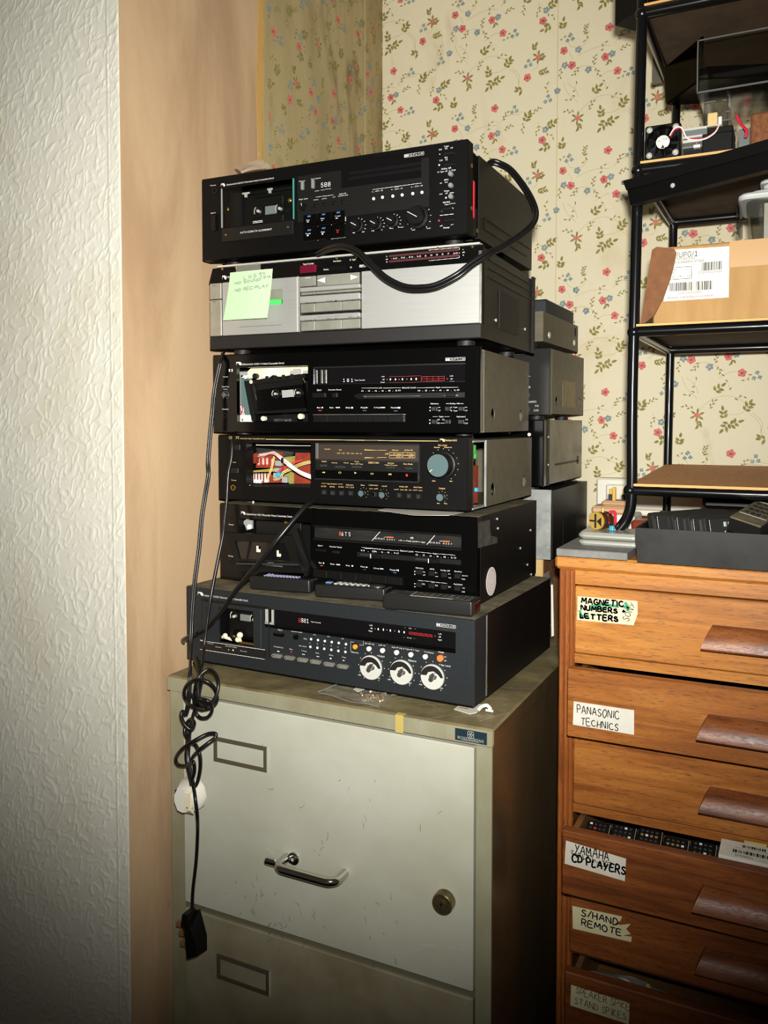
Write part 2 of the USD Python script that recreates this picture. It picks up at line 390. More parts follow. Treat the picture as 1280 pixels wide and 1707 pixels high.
part(wf, 'vinyl_relief', vinyl(), 'blown_vinyl', smooth=True)

# wallpaper on the side wall, its torn edge, and the bare strip between paper and plaster
rnd = random.Random(4)
def ragged(y0, amp, seed, n=90):
    z = np.linspace(0, 2.72, n); e = meshkit.fbm(np.stack([z * 14, z * 0 + seed, z * 0], -1), 4, seed)
    return [(y0 + amp * (float(k) - .5) + .03 * max(0, (zz - 2.15)), zz) for k, zz in zip(e, z)]
pe = ragged(1.296, .02, 3)
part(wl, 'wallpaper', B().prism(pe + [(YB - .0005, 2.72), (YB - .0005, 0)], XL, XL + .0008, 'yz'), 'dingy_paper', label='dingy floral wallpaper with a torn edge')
pb = ragged(1.279, .012, 8)
part(wl, 'bare_strip', B().prism(pb + [(y + .006, z) for y, z in pe[::-1]], XL, XL + .0005, 'yz'), 'bare_strip', label='bare ochre strip between plaster and paper')
part(wb, 'paper_seam', B().box(-.4705, -.4690, YB - .0006, YB, 0, 2.72), 'paper_edge')
part(wl, 'paper_seam', B().box(XL, XL + .0014, 1.703, 1.7045, 0, 2.72), 'paper_edge')

# the printed sprigs, one drop repeat set out over both papers
RED = [(-0.3626,1.7930,2.5261),(-0.4563,1.7930,2.4960),(-0.4392,1.7930,2.4629),(-0.3698,1.7930,2.4669),(-0.3445,1.7930,2.4345),(-0.5016,1.7930,2.5672),(-0.5355,1.7930,2.4545)]
RED_SMALL = [(-0.4263,1.7930,2.3515),(-0.5117,1.7930,2.4936)]
BLUE = [(-0.4438,1.7930,2.5197),(-0.5341,1.7930,2.4826),(-0.3183,1.7930,2.4273),(-0.4907,1.7930,2.4005),(-0.3183,1.7930,2.5153)]
BLUE_DARK = [(-0.4258,1.7930,2.4927),(-0.4542,1.7930,2.4657),(-0.4044,1.7930,2.4475),(-0.3559,1.7930,2.4711),(-0.4699,1.7930,2.4150),(-0.4951,1.7930,2.3379)]
BIG = [((-0.3865,1.7930,2.4044),40,5),((-0.3335,1.7930,2.3679),60,6),((-0.3769,1.7930,2.3546),100,5),((-0.3730,1.7930,2.3288),230,5),((-0.3559,1.7930,2.3355),20,5),((-0.5356,1.7930,2.3702),60,6),((-0.4826,1.7930,2.3482),30,6),((-0.4591,1.7930,2.5511),80,5),((-0.3095,1.7930,2.3049),180,4),((-0.4938,1.7930,2.5516),200,5)]
MID = [((-0.4224,1.7930,2.3342),270,5),((-0.5046,1.7930,2.4609),10,7),((-0.5204,1.7930,2.5156),80,5),((-0.5067,1.7930,2.4908),40,5),((-0.3618,1.7930,2.4547),250,3)]
SPRIG = [((-0.4115,1.7930,2.5306),75,7),((-0.3393,1.7930,2.5055),60,5),((-0.3320,1.7930,2.4800),20,5),((-0.3926,1.7930,2.4640),80,5),((-0.3748,1.7930,2.4893),60,3),((-0.4291,1.7930,2.4491),230,5),((-0.3851,1.7930,2.4400),290,4),((-0.4397,1.7930,2.3945),200,3),((-0.4324,1.7930,2.4152),60,2),((-0.3989,1.7930,2.3733),60,5),((-0.3685,1.7930,2.4095),100,2),((-0.4432,1.7930,2.3677),160,4),((-0.5155,1.7930,2.3812),30,5),((-0.5445,1.7930,2.3502),260,4),((-0.5113,1.7930,2.3396),240,4),((-0.4843,1.7930,2.3244),320,3),((-0.3486,1.7930,2.3864),10,3),((-0.4627,1.7930,2.4515),260,4),((-0.4928,1.7930,2.4237),90,3),((-0.3331,1.7930,2.4246),220,3),((-0.4558,1.7930,2.5232),10,3),((-0.4077,1.7930,2.5173),250,3)]
STEM = [[(-0.3498,1.7930,2.4916),(-0.3393,1.7930,2.5037),(-0.3217,1.7930,2.5055),(-0.3043,1.7930,2.5041)],[(-0.4275,1.7930,2.4796),(-0.4037,1.7930,2.4877),(-0.3784,1.7930,2.4911),(-0.3586,1.7930,2.4887)],[(-0.4245,1.7930,2.3593),(-0.4099,1.7930,2.3751),(-0.3881,1.7930,2.3877),(-0.3629,1.7930,2.3889),(-0.3414,1.7930,2.3781),(-0.3335,1.7930,2.3668)],[(-0.3733,1.7930,2.3529),(-0.3518,1.7930,2.3531),(-0.3376,1.7930,2.3590)],[(-0.3305,1.7930,2.3550),(-0.3127,1.7930,2.3379),(-0.3061,1.7930,2.3104)],[(-0.4568,1.7930,2.4303),(-0.4473,1.7930,2.4068),(-0.4266,1.7930,2.3851)],[(-0.4474,1.7930,2.4269),(-0.4306,1.7930,2.4112),(-0.4248,1.7930,2.3939)],[(-0.4114,1.7930,2.5270),(-0.4076,1.7930,2.5083),(-0.4203,1.7930,2.4981),(-0.4407,1.7930,2.5021),(-0.4483,1.7930,2.5162)],[(-0.4367,1.7930,2.4741),(-0.4443,1.7930,2.4900)],[(-0.4365,1.7930,2.4522),(-0.4144,1.7930,2.4573),(-0.3924,1.7930,2.4496),(-0.3850,1.7930,2.4375)],[(-0.3867,1.7930,2.4252),(-0.3670,1.7930,2.4361),(-0.3491,1.7930,2.4364)],[(-0.5239,1.7930,2.4681),(-0.5124,1.7930,2.4771),(-0.5165,1.7930,2.5149)],[(-0.5349,1.7930,2.3806),(-0.5625,1.7930,2.3850),(-0.5903,1.7930,2.3781)],[(-0.5114,1.7930,2.3582),(-0.5094,1.7930,2.3486),(-0.4978,1.7930,2.3394)],[(-0.5569,1.7930,2.4404),(-0.5531,1.7930,2.4622),(-0.5710,1.7930,2.4823)]]
AX, AZ, BZ = .2465, -.1252, .2505
def leaf(x, z, a, ln, wd):
    ln *= 1.18; wd *= 1.2
    c, s = math.cos(a), math.sin(a); o = [(0, 0), (.3, -.42), (.65, -.36), (1, 0), (.65, .36), (.3, .42)]
    return [(x + u * ln * c - v * wd * s, z + u * ln * s + v * wd * c) for u, v in o]
def blob(P, x, z, r, seed, n=11):
    r *= 1.2
    q = random.Random(seed); a = np.arange(n) * 2 * np.pi / n; rr = np.array([r * q.uniform(.78, 1.15) for _ in a])
    P.put(np.stack([x + rr * np.cos(a), z + rr * np.sin(a)], 1), [[0, i, i + 1] for i in range(1, n - 1)])
def motif():
    R, Hh, Bl, Lf, St = (Print(0) for _ in range(5)); q = random.Random(11)
    for i, (x, y, z) in enumerate(RED):
        for k in range(5):
            a = k * 1.257 + i; blob(R, x + .0048 * math.cos(a), z + .0048 * math.sin(a), .0036, 10 * i + k, 8)
        blob(Hh, x, z, .0022, i)
    for i, (x, y, z) in enumerate(RED_SMALL):
        for k in range(4):
            a = k * 1.57 + i; blob(R, x + .0026 * math.cos(a), z + .0026 * math.sin(a), .003, 50 * i + k, 8)
        for k in range(6):
            a = k * 1.05 + .4; o = leaf(x + .004 * math.cos(a), z + .004 * math.sin(a), a, .0095, .0045); Lf.put(o, [[0, j, j + 1] for j in range(1, 5)])
    for i, (x, y, z) in enumerate(BLUE):
        for (dx, dz) in ((-.005, -.004), (.0058, -.0025), (.001, .0066)):
            for k in range(4): a = k * 1.57 + i; blob(Bl, x + dx + .0025 * math.cos(a), z + dz + .0025 * math.sin(a), .0018, i + k, 7)
    for i, (x, y, z) in enumerate(BLUE_DARK):
        for k in range(5): a = k * 1.257 + i; blob(Bl, x + .0042 * math.cos(a), z + .0042 * math.sin(a), .0028, i + k, 8)
    for (P3, ang, n) in BIG:
        x, y, z = P3; a0 = math.radians(ang); dx, dz = math.cos(a0), math.sin(a0)
        for k in range(n):
            t = (k // 2) * .0068; sd = 1 if k % 2 else -1
            a = a0 if k == n - 1 else a0 + sd * q.uniform(.75, 1.15)
            o = leaf(x + dx * (t - .008), z + dz * (t - .008), a, q.uniform(.0085, .0115), .0058); Lf.put(o, [[0, j, j + 1] for j in range(1, 5)])
    for (P3, ang, n) in MID:
        x, y, z = P3; a0 = math.radians(ang); dx, dz = math.cos(a0), math.sin(a0)
        for k in range(n):
            t = (k // 2) * .0055; sd = 1 if k % 2 else -1
            o = leaf(x + dx * (t - .006), z + dz * (t - .006), a0 + sd * q.uniform(.5, 1.0), q.uniform(.007, .0095), .004); Lf.put(o, [[0, j, j + 1] for j in range(1, 5)])
    for (P3, ang, n) in SPRIG:
        x, y, z = P3; a0 = math.radians(ang); dx, dz = math.cos(a0), math.sin(a0)
        St.line(x - dx * .009, z - dz * .009, x + dx * .009, z + dz * .009, .0006)
        for k in range(n):
            t = k / max(1, n - 1) * .017 - .009; sd = 1 if k % 2 else -1
            o = leaf(x + dx * t, z + dz * t, a0 + sd * .7, q.uniform(.005, .007), .0026); Lf.put(o, [[0, j, j + 1] for j in range(1, 5)])
    for s in STEM:
        p = spline([(a, c, 0) for a, _, c in s], 5)
        for u, v in zip(p[:-1], p[1:]): St.line(u[0], u[1], v[0], v[1], .0007)
    def merge(P):
        g = unary_union([Polygon(np.array(m.vertices)[:, [0, 2]]).buffer(0) for m in P.m]); o = Print(0)
        for poly in getattr(g, 'geoms', [g]): m = trimesh.creation.triangulate_polygon(poly, engine='earcut'); o.put(m[0], m[1])
        return o
    return [b.get() for b in (merge(St), merge(Lf), merge(R), merge(Hh), merge(Bl))]
cell = motif()
def paper(parent, u0, u1, z0, z1, place, start):
    for m, nm, lk, k in zip(cell, ('stem_print', 'leaf_print', 'rose_print', 'rose_print', 'bluebell_print'), ('stem_olive', 'leaf_olive', 'flower_red', 'flower_heart', 'flower_blue'), (1, 2, 3, 4, 5)):
        V, F, n = [], [], 0; c = np.array(m.vertices)[:, [0, 2]]; tri = c[m.faces].mean(1)
        for i in range(-8, 9):
            for j in range(-16, 13):
                d = np.array([start + i * AX, i * AZ + j * BZ]); t = tri + d
                ok = (t[:, 0] > u0) & (t[:, 0] < u1) & (t[:, 1] > z0) & (t[:, 1] < z1)
                if not ok.any(): continue
                V.append(c + d); F.append(np.array(m.faces)[ok] + n); n += len(c)
        V = np.vstack(V); mm = trimesh.Trimesh(place(V, k * .00012), np.vstack(F), process=False); mm.remove_unreferenced_vertices()
        part(parent, nm, mm, lk, kind='stuff', smooth=False)
paper(wb, XL, .9, .9, 2.715, lambda V, o: np.stack([V[:, 0], np.full(len(V), YB - .0003 - o), V[:, 1]], 1), 0)
paper(wl, 1.318, YB, .9, 2.715, lambda V, o: np.stack([np.full(len(V), XL + .0011 + o), V[:, 0], V[:, 1]], 1), 1.559 + .6131)
def pane(name, tint, rough=0.02, fres=1.45, most=.6):
    n = {'t': ('transparent_bsdf', {'color': tint}), 'g': ('glossy_bsdf', {'color': (1, 1, 1), 'roughness': rough}), 'f': ('layer_weight', {'blend': .5}), 'w': ('math', {'math_type': 'power', 'value2': 4.0}), 'r': ('map_range', {'to_min': (fres - 1) ** 2 / (fres + 1) ** 2, 'to_max': most}), 'm': ('mix_closure', {})}
    custom(name, n, [('f.facing', 'w.value1'), ('w.value', 'r.value'), ('r.result', 'm.fac'), ('t.BSDF', 'm.closure1'), ('g.BSDF', 'm.closure2')], 'm.closure')
pane('clear_pane', (.93, .95, .95), .02, 1.2, .1); pane('clear_plastic', (.82, .82, .80), .06, 1.5); pane('smoked_plastic', (.30, .26, .21), .12, 1.3, .25)
mat('thin_film', (176, 174, 160), 0.16, alpha=.2, spec=.8)
mat('glass_edge', (70, 150, 140), 0.2)
mat('green_flag', (70, 220, 90), 0.5)
mat('tape_label_dark', (44, 46, 46), 0.35)
mat('amber_window', (58, 50, 43), 0.3)
mat('meter_glass', (26, 26, 26), 0.25, rgb2=(40, 40, 38), vscale=(20, 20, 60))
mat('dust_film', (44, 41, 35), 0.8, rgb2=(70, 66, 56), vscale=(60, 60, 60))
mat('sticker_white', (222, 214, 208), 0.6)
mat('sticker_ring', (158, 140, 138), 0.6)
mat('tape_film', (206, 190, 168), 0.25, alpha=.55)
mat('screw_mix', (196, 172, 120), 0.3, metal=.8, rgb2=(190, 186, 176), vscale=(260, 260, 260))
mat('brass_bright', (206, 168, 80), 0.3, metal=.3)
mat('pin_bronze', (150, 108, 62), 0.45, metal=.3)
mat('bakelite', (122, 48, 30), 0.2, spec=.6)
mat('acrylic_edge', (92, 94, 92), 0.2)
mat('glue_patch', (146, 132, 96), 0.7, rgb2=(124, 112, 82), vscale=(60, 60, 60))
mat('frosted_lid', (196, 200, 196), 0.3, spec=.6)
mat('slip_yellow', (214, 206, 130), 0.7)
mat('amber_key', (150, 112, 54), 0.5)
mat('bag_grey', (104, 104, 98), 0.25, spec=.6)

# ---------------------------------------------------------------- cassette decks (built in millimetres)
MM = .001
def plate_shell(x0, x1, y0, y1, z0, z1, t=1.5, front=False):
    """A sheet-metal cover open at the front."""
    b = B().box(x0, x1, y0, y1, z1 - t, z1).box(x0, x0 + t, y0, y1, z0, z1 - t).box(x1 - t, x1, y0, y1, z0, z1 - t).box(x0 + t, x1 - t, y1 - t, y1, z0, z1 - t).box(x0 + t, x1 - t, y0, y1, z0, z0 + t)
    return b
def feet(d, W, D, h):
    for x in (35, W - 35):
        for y in (40, D - 40):
            part(d, 'foot', B().cyl((x, y, -h), (0, 0, 1), 13, h, 20), 'rubber')
def screws(d, pts, look='brass', r=2.6, name='screw', axis=(0, -1, 0), y=0):
    for p in pts:
        c = (p[0], y, p[1]) if axis[1] else (y, p[0], p[1])
        part(d, name, B().lathe(c, axis, [(r, 0), (r, .8), (r * .6, 1.6)], 10), look)
def pocket(d, name, R, depth, look='well_black', y=1.0):
    x0, x1, z0, z1 = R; t = 1.2
    part(d, name, B().box(x0, x1, y + depth, y + depth + t, z0, z1).box(x0 - t, x0, y, y + depth, z0, z1).box(x1, x1 + t, y, y + depth, z0, z1).box(x0, x1, y, y + depth, z1, z1 + t).box(x0, x1, y, y + depth, z0 - t, z0), look)
def knob(d, name, c, r, h, look, skirt=None, y=0, label=None, line=None):
    k = part(d, name, B().lathe((c[0], y, c[1]), (0, -1, 0), ([(skirt, 0), (skirt, 1.5)] if skirt else []) + [(r, 1.5 if skirt else 0), (r * .97, h - 1), (r * .9, h)], 32), look, label=label)
    if line:
        a = math.radians(line); p = Print(y - h - .15); p.line(c[0] + .15 * r * math.cos(a), c[1] + .15 * r * math.sin(a), c[0] + .92 * r * math.cos(a), c[1] + .92 * r * math.sin(a), max(.8, r * .07))
        part(k, 'pointer_line', p, 'print_white')
    return k
def button(d, name, R, h, look, y=0, b=.8, label=None, y1=3):
    return part(d, name, B().box(R[0], R[1], y - h, y + y1, R[2], R[3], b), look, label=label)
def reel(d, c, r, y, glint=True, look='black_plastic'):
    k = part(d, 'reel_hub', B().ring((c[0], y, c[1]), (0, -1, 0), r * .55, r, 3, 24), look)
    part(k, 'spindle', B().cyl((c[0], y, c[1]), (0, -1, 0), r * .3, 7, 12, 1), 'bright_metal')
    if glint:
        a = np.linspace(2.2, 3.6, 8); part(k, 'rim_glint', Print(y - 3.2).poly([(c[0] + r * math.cos(t), c[1] + r * math.sin(t)) for t in a] + [(c[0] + r * .8 * math.cos(t), c[1] + r * .8 * math.sin(t)) for t in a[::-1]]), 'bright_metal')  # painted crescent of reflected light on the hub rim

# ---- deck on top: black, big dark meter window, auto azimuth
d = thing('cassette_deck', 'topmost black cassette deck, marked auto azimuth alignment, with a clear well door', 'cassette deck', (-.860, 1.0904, 1.9697), .74, unit=MM)
W, H = 450, 129
WELL = (40.5,172.0,48.1,109.0)
MW = (251.9,380.9,84.6,121.5)
fp = cut(B().box(0, W, 0, 22, 0, H, 1.5).get(), (WELL[0], WELL[1], -5, 30, WELL[2], WELL[3]), (MW[0] + 2, MW[1], -5, 4, MW[2], MW[3]))
part(d, 'front_panel', fp, 'black_paint')
pocket(d, 'cassette_well', WELL, 32)
t = part(d, 'loaded_mechanism', B().box(WELL[0] + 45, WELL[1] - 32, 20, 34, WELL[2] + 3, WELL[3] - 14, 2).box(WELL[0] + 20, WELL[1] - 10, 26, 34, WELL[2], WELL[3] - 6, 2), 'black_plastic')
for c in ((97.1,72.0), (136.7,71.7)): reel(d, c, 9, 20)
part(d, 'tape_window', B().box(*(lambda R: (R[0], R[1], 17, 20, R[2], R[3]))((108.6,131.7,65.5,78.4)), .5), 'tape_label_grey')
for c, s, a in (((75.5,99.1), 7, 20), ((120.2,100.4), 5, -70)):
    part(d, 'head_clip', B().box(c[0] - s, c[0] + s, 13, 15, c[1] + 1, c[1] + 4, .4).box(c[0] - 2, c[0] + 2, 12, 16, c[1] - 4, c[1] + 2, .4), 'bright_metal')
screws(d, [(39.8,80.7), (156.0,81.9)], 'brass', 3.4, 'door_spring', y=14)
R = (40.2,171.3,25.9,46.4)
pl = button(d, 'door_plate', R, 2.5, 'black_strip', b=.6)
screws(d, [(48.4,36.2), (162.6,37.1)], 'brass', 1.8, y=-2.5)
gl = part(d, 'well_door', B().box(WELL[0], WELL[1], -2.2, 0, WELL[2], WELL[3]), 'clear_pane')
part(gl, 'door_edge', B().box(WELL[0] - .8, WELL[0] + .4, -2.4, .2, WELL[2], WELL[3]), 'print_grey')
part(gl, 'door_edge', B().box(WELL[1] - .6, WELL[1] + .8, -2.4, .2, WELL[2], WELL[3]), 'glass_edge', label='blue-green glass edge')  # pane edge tinted in the colour of the glass
part(d, 'meter_panel', cut(B().box(*(lambda R: (R[0], R[1], -1, 2, R[2], R[3]))((178.4,392.4,42.7,111.3)), .5).get(), (MW[0] + 2, MW[1], -5, 4, MW[2], MW[3])), 'black_strip')
mw = part(d, 'meter_window', B().box(MW[0] + 2, MW[1], 1, 3, MW[2], MW[3]), 'smoke_window')
p = Print(.9)
for r_ in (.3, .5):
    z = MW[2] + (MW[3] - MW[2]) * r_
    for i in range(44): p.rect(MW[0] + 14 + i * 2.6, MW[0] + 15.6 + i * 2.6, z, z + 4)
part(mw, 'meter_segments', p, 'well_black')
R = (178.1,393.5,33.3,68.7); R = (R[0], R[1], min(R[2], R[3]), max(R[2], R[3]))
CS = ((178.1,58.2), (393.7,57.5), (393.6,69.1), (178.2,70.9))
part(d, 'control_strip', B().prism(CS, -1.6, 2), 'black_strip')
knob(d, 'pitch_knob', (189.5,64.1), 5.5, 5, 'black_plastic', line=100, y=-1.6)
for c in ((211.0,63.5), (226.2,64.2), (242.8,64.2), (256.7,64.2)): part(d, 'push_button', B().cyl((c[0], -1.6, c[1]), (0, -1, 0), 2.9, 3, 16, .6), 'black_plastic')
for c in ((307.1,63.3), (321.2,63.7), (337.5,63.5), (352.1,63.5), (368.5,63.5), (382.5,63.6)): part(d, 'trim_screw', B().cyl((c[0], -1.6, c[1]), (0, -1, 0), 2.3, 1.2, 14, .3), 'print_white', label='white bias trim screw')
for R in ((189.6,213.1,32.6,51.9), (214.2,236.6,32.9,51.9), (237.7,259.7,33.0,52.1), (189.5,213.0,12.0,32.2), (214.2,236.6,12.5,32.5), (237.6,259.7,12.9,32.8)):
    button(d, 'transport_button', R, 3, 'black_gloss')
for R in ((197.2,203.1,47.9,50.4), (222.0,227.8,48.2,50.5), (246.8,252.5,48.3,50.7), (197.3,203.2,27.4,30.0), (222.1,227.9,28.0,30.3)): part(d, 'button_lamp', B().box(R[0], R[1], -3.5, -2.5, R[2], R[3], .2), 'print_blue')
for c, r, h in (((281.9,26.7), 10, 14), ((312.7,26.0), 9, 14), ((338.7,27.5), 9, 14), ((377.2,29.1), 16.5, 18)):
    k = part(d, 'level_knob', B().lathe((c[0], 0, c[1]), (0, -1, 0), [(r, 0), (r * .98, 7), (r * .78, 7.5), (r * .76, h - 1), (r * .7, h)], 36), 'black_plastic')
    a = math.radians(150)
    part(k, 'pointer_line', Print(-h - .2).line(c[0] + r * .7 * math.cos(a), c[1] + r * .7 * math.sin(a), c[0] - r * .3 * math.cos(a), c[1] - r * .3 * math.sin(a), .9), 'print_white')
P = Print(-.3)
P.texts([("Phones", 22.9,116.7,11.1,1.88), ("Eject", 22.6,73.5,9.6,1.88), ("Nakamichi 682ZX Discrete Head Cassette Deck", 93.0,114.3,87.6,2.52), ("Output", 281.5,48.3,10.4,2.27), ("Rec Level", 327.0,48.7,15.9,2.48), ("Master", 379.9,48.2,10.3,1.88),
 ("min", 273.8,18.4,4.8,1.52), ("max", 288.9,18.4,5.3,1.51), ("min", 304.7,18.2,4.4,1.31), ("min", 335.3,18.8,4.8,1.58), ("max", 350.2,19.0,6.3,1.57), ("min", 368.9,13.2,4.9,1.56), ("max", 392.3,13.3,5.8,1.55)])
P.logo(*(38.0,46.3,112.5,117.5)); 
P.line(*(190.3,33.5,259.7,33.4), .6); P.line(*(190.2,12.7,260.4,13.1), .6); P.line(*(337.0,48.5,372.3,49.1), .6); P.line(*(316.8,43.3,337.7,43.6), .6); P.line(*(260.6,43.1,260.6,36.4), .8)
for c, r in (((281.9,26.7), 10.5), ((312.7,26.0), 9.5), ((338.7,27.5), 9.5), ((377.2,29.1), 17.2)): P.ticks(c[0], c[1], r, 11, 230, -50, 1.8, .8)
P.texts([("Tape", 418.1,122.8,7.1,2.18), ("EX", 409.6,119.6,4.3,2.02), ("SX", 418.0,119.7,4.0,2.01), ("ZX", 426.1,119.7,3.6,2.01), ("Eq", 417.8,107.6,4.1,2.18), ("120", 410.2,104.6,4.8,2.02), ("70", 418.4,104.4,3.4,2.01),
 ("Dolby NR", 418.2,92.6,14.3,2.18), ("B-Type", 410.0,89.0,9.3,2.02), ("off", 418.1,89.0,3.6,2.02), ("C-Type", 426.9,89.1,10.0,2.01), ("MPX", 418.2,77.0,6.6,2.19), ("in", 410.2,73.5,2.7,1.86), ("out", 418.3,73.8,4.4,1.85), ("Timer", 418.6,61.8,8.2,2.19), ("rec", 410.3,58.6,4.8,1.69), ("off", 418.6,58.6,3.8,1.85), ("play", 426.6,58.6,5.9,1.85), ("Monitor", 418.8,46.5,11.1,2.19), ("tape", 418.8,43.3,6.1,1.69), ("source", 427.3,43.8,9.1,1.51), ("off", 410.9,14.7,4.2,1.86), ("on", 426.9,14.9,3.9,1.52), ("Power", 418.9,11.5,9.6,2.37)])
P.line(*(408.7,29.2,429.2,29.1), .7)
for c in ((407.6,98.6), (417.8,52.5), (427.4,36.9)): P.dot(c[0], c[1], 1.3)
for c in ((411.7,34.9), (408.4,113.2)): P.dot(c[0], c[1], .8)
part(d, 'printed_lettering', P, 'print_white', smooth=False)
P = Print(-1.3)
P.texts([("Memory", 187.1,103.3,10.7,1.56), ("Tape Counter", 211.0,104.0,17.2,1.76), ("reset", 212.8,85.7,7.2,1.32), ("memory", 222.8,86.0,6.6,1.32), ("Auto Rec", 232.0,86.3,9.6,1.31), ("Pitch Cont", 189.2,76.2,15.7,1.78), ("Tone", 225.7,76.7,6.9,1.76), ("400Hz", 211.1,72.8,8.5,1.33), ("15kHz", 225.1,72.8,8.2,1.32), ("off", 241.7,73.3,4.3,1.31), ("Auto Cal", 256.2,76.5,12.2,1.74), ("Azimuth Level", 256.6,73.8,17.0,1.52), ("588", 227.7,93.1,16.3,6.58), ("Bias", 343.3,76.3,5.9,1.48), ("L-EX-R", 313.1,73.7,16.8,1.71), ("L-SX-R", 343.7,73.1,16.9,1.69), ("L-ZX-R", 374.6,73.2,17.2,1.67)])
P.line(*(210.7,76.6,221.5,76.5), .5); P.line(*(229.9,76.4,240.5,76.5), .5); P.line(*(305.4,76.6,381.4,76.8), .5); P.dolby(369.9,117.6,30.1,4.58)
part(d, 'printed_lettering', P, 'print_white', smooth=False)
P = Print(-2.75); P.text("AUTO AZIMUTH ALIGNMENT", 104.9,36.8,58.4,2.75); P.rect(*(99.3,117.6,48.9,49.8)); P.rect(*(99.4,117.6,51.1,51.9))
part(pl, 'printed_lettering', P, 'print_white', smooth=False)
P = Print(-3.3)
P.texts([("Rew", 198.2,43.7,6.3,1.75), ("Play", 223.4,43.6,6.5,1.93), ("F.Fwd", 248.8,44.3,8.8,1.91), ("Pause", 198.7,23.7,8.9,1.95), ("Stop", 223.7,23.7,6.7,1.93)])
P.arrow(*(196.8,41.1), 2.4, 1.8, -1, 2); P.arrow(*(222.7,40.8), 2.4, 1.8); P.arrow(*(246.6,41.4), 2.4, 1.8, 1, 2); P.rect(*(196.3,199.3,20.0,21.7)); P.rect(*(221.9,224.6,19.8,21.8))
part(d, 'button_lettering', P, 'print_white', smooth=False)
P = Print(-3.3); P.text("Rec", 249.1,24.0,5.9,1.91); P.dot(*(248.5,21.1), 1.2); P.dot(*(408.7,21.5), 1.5)
part(d, 'record_mark', P, 'print_red', smooth=False)
for c in ((427.2,82.2), (427.4,66.7), (427.5,51.6)): part(d, 'lever_knob', B().lathe((c[0], 0, c[1]), (0, -1, 0), [(1.5, 0), (1.5, 3), (3.4, 4), (3.4, 9), (2.6, 10)], 16), 'tape_label_grey', label='grey lever knob')
for c in ((423.0,111.6), (423.1,96.6), (419.2,36.3), (423.3,20.7)): part(d, 'switch_lever', B().box(c[0] - 9, c[0] + 9, -4, 1, c[1] - 1.8, c[1] + 1.8, 1.2), 'black_strip')
for c in ((188.5,96.5), (206.7,96.5)): part(d, 'toggle_key', B().box(c[0] - 2.4, c[0] + 2.4, -5, 1, c[1] - 7, c[1] + 6, 1), 'tape_label_grey')
for c in ((26.3,107.9),): part(d, 'phones_socket', B().ring((c[0], 0, c[1]), (0, -1, 0), 3.2, 5, 1.5), 'black_strip')
c = (24.9,59.2); part(d, 'eject_key', B().box(c[0] - 6, c[0] + 6, -4, 1, c[1] - 14, c[1] + 12, 2), 'black_gloss')
part(d, 'cover', plate_shell(2, W - 2, 52, 330, 4, H - 8), 'brown_cover')
part(d, 'side_rib', B().box(W - 2, W - .6, 78, 300, 22, 24, .5).box(W - 2, W - .6, 78, 320, 38, 40, .5).box(W - 2, W - .6, 78, 80, 24, 38, .5), 'brown_cover')
part(d, 'chassis_rail', B().box(W - 22, W - 14, 22, 60, 3, H - 10).box(10, 16, 22, 60, 3, H - 10), 'green_steel')
c = part(d, 'capacitor', B().cyl((W - 11, 36, 30), (0, 0, 1), 8, 52, 20, 1.5), 'red_plastic', label='red sleeved capacitor in the open side gap')
screws(d, [(14, 96), (14, 38), (38, 12)], 'brass', 3, 'side_screw', axis=(1, 0, 0), y=W)
part(d, 'frame_edge', B().box(12, W - 6, 22, 50, H - 10, H - 7).box(12, W - 6, 22, 50, 3, 6), 'black_paint')
feet(d, W, 330, 10)

# ---- silver deck
d = thing('cassette_deck', 'silver-fronted cassette deck second from the top, with a wide blank panel', 'cassette deck', (-.8421, 1.0856, 1.8276), 2.16, unit=MM)
W, H = 450, 132
T0 = (-0.4,103.5)[1]; B0 = (450.9,20.9)[1]; B1 = (27.3,18.9)[1]; TR = (449.7,104.8)[1]
TZ = (T0 + TR) / 2; BZ_ = (B0 + B1) / 2
part(d, 'top_strip', B().prism([(-1, TZ), (0, TZ), (14, TZ), (14, H - 3), (9, H - 3)], 0, W, 'yz'), 'black_paint')
part(d, 'bottom_strip', B().box(0, W, 0, 16, 0, BZ_, 1), 'slate_side')
part(d, 'front_chassis', B().box(1, W - 1, 4, 16, BZ_, TZ), 'well_black')
LT = (24.2,77.2)[0]; DR = (162.7,73.1)[0]; CR_ = (268.4,66.7)[0]; ZM = (10.8,78.0)[1]
button(d, 'power_button', (1, LT - 1.5, ZM + .6, TZ - .5), 1, 'silver_button', y1=5)
button(d, 'eject_button', (1, LT - 1.5, BZ_ + .5, ZM - .6), 1, 'silver_button', y1=5)
SL = (79.5,134.8,63.9,86.9)
door = part(d, 'cassette_door', cut(B().box(LT + 1, DR - 2, -1.5, 4, BZ_ + .5, TZ - .5, .6).get(), (SL[0], SL[1], -5, 8, SL[2], SL[3])), 'silver_panel')
part(d, 'door_slot', B().box(SL[0] - 1, SL[1] + 1, 5, 6.5, SL[2] - 1, SL[3] + 1), 'well_black')
part(d, 'slot_frame', B().box(SL[0], SL[1], .5, 4, SL[2] + 8, SL[3]), 'silver_button')
GT = (84.8,130.5,62.7,72.0); part(d, 'tape_flag', B().box(SL[0] + 4, GT[1], 1.5, 4.5, GT[2], GT[3], .4), 'green_flag', label='bright green tape marker behind the door slot')
part(d, 'right_panel', B().box(CR_, W - 2, -1.5, 4, BZ_ + .5, TZ - .5, .6), 'silver_panel', label='wide blank silver panel')
part(d, 'panel_edge', B().box(DR - 1, DR + .6, -2.5, 3, BZ_ + .5, TZ - .5), 'bright_metal')
for R in ((165.7,192.1,87.8,102.8), (194.7,264.7,86.9,103.0)): button(d, 'key', R, 1.5, 'silver_button', b=.5)
K0, K1 = (167.2,72.3)[0], (267.2,66.2)[0]
c0 = (192.5,70.7)[0]; c1 = (237.1,68.1)[0]
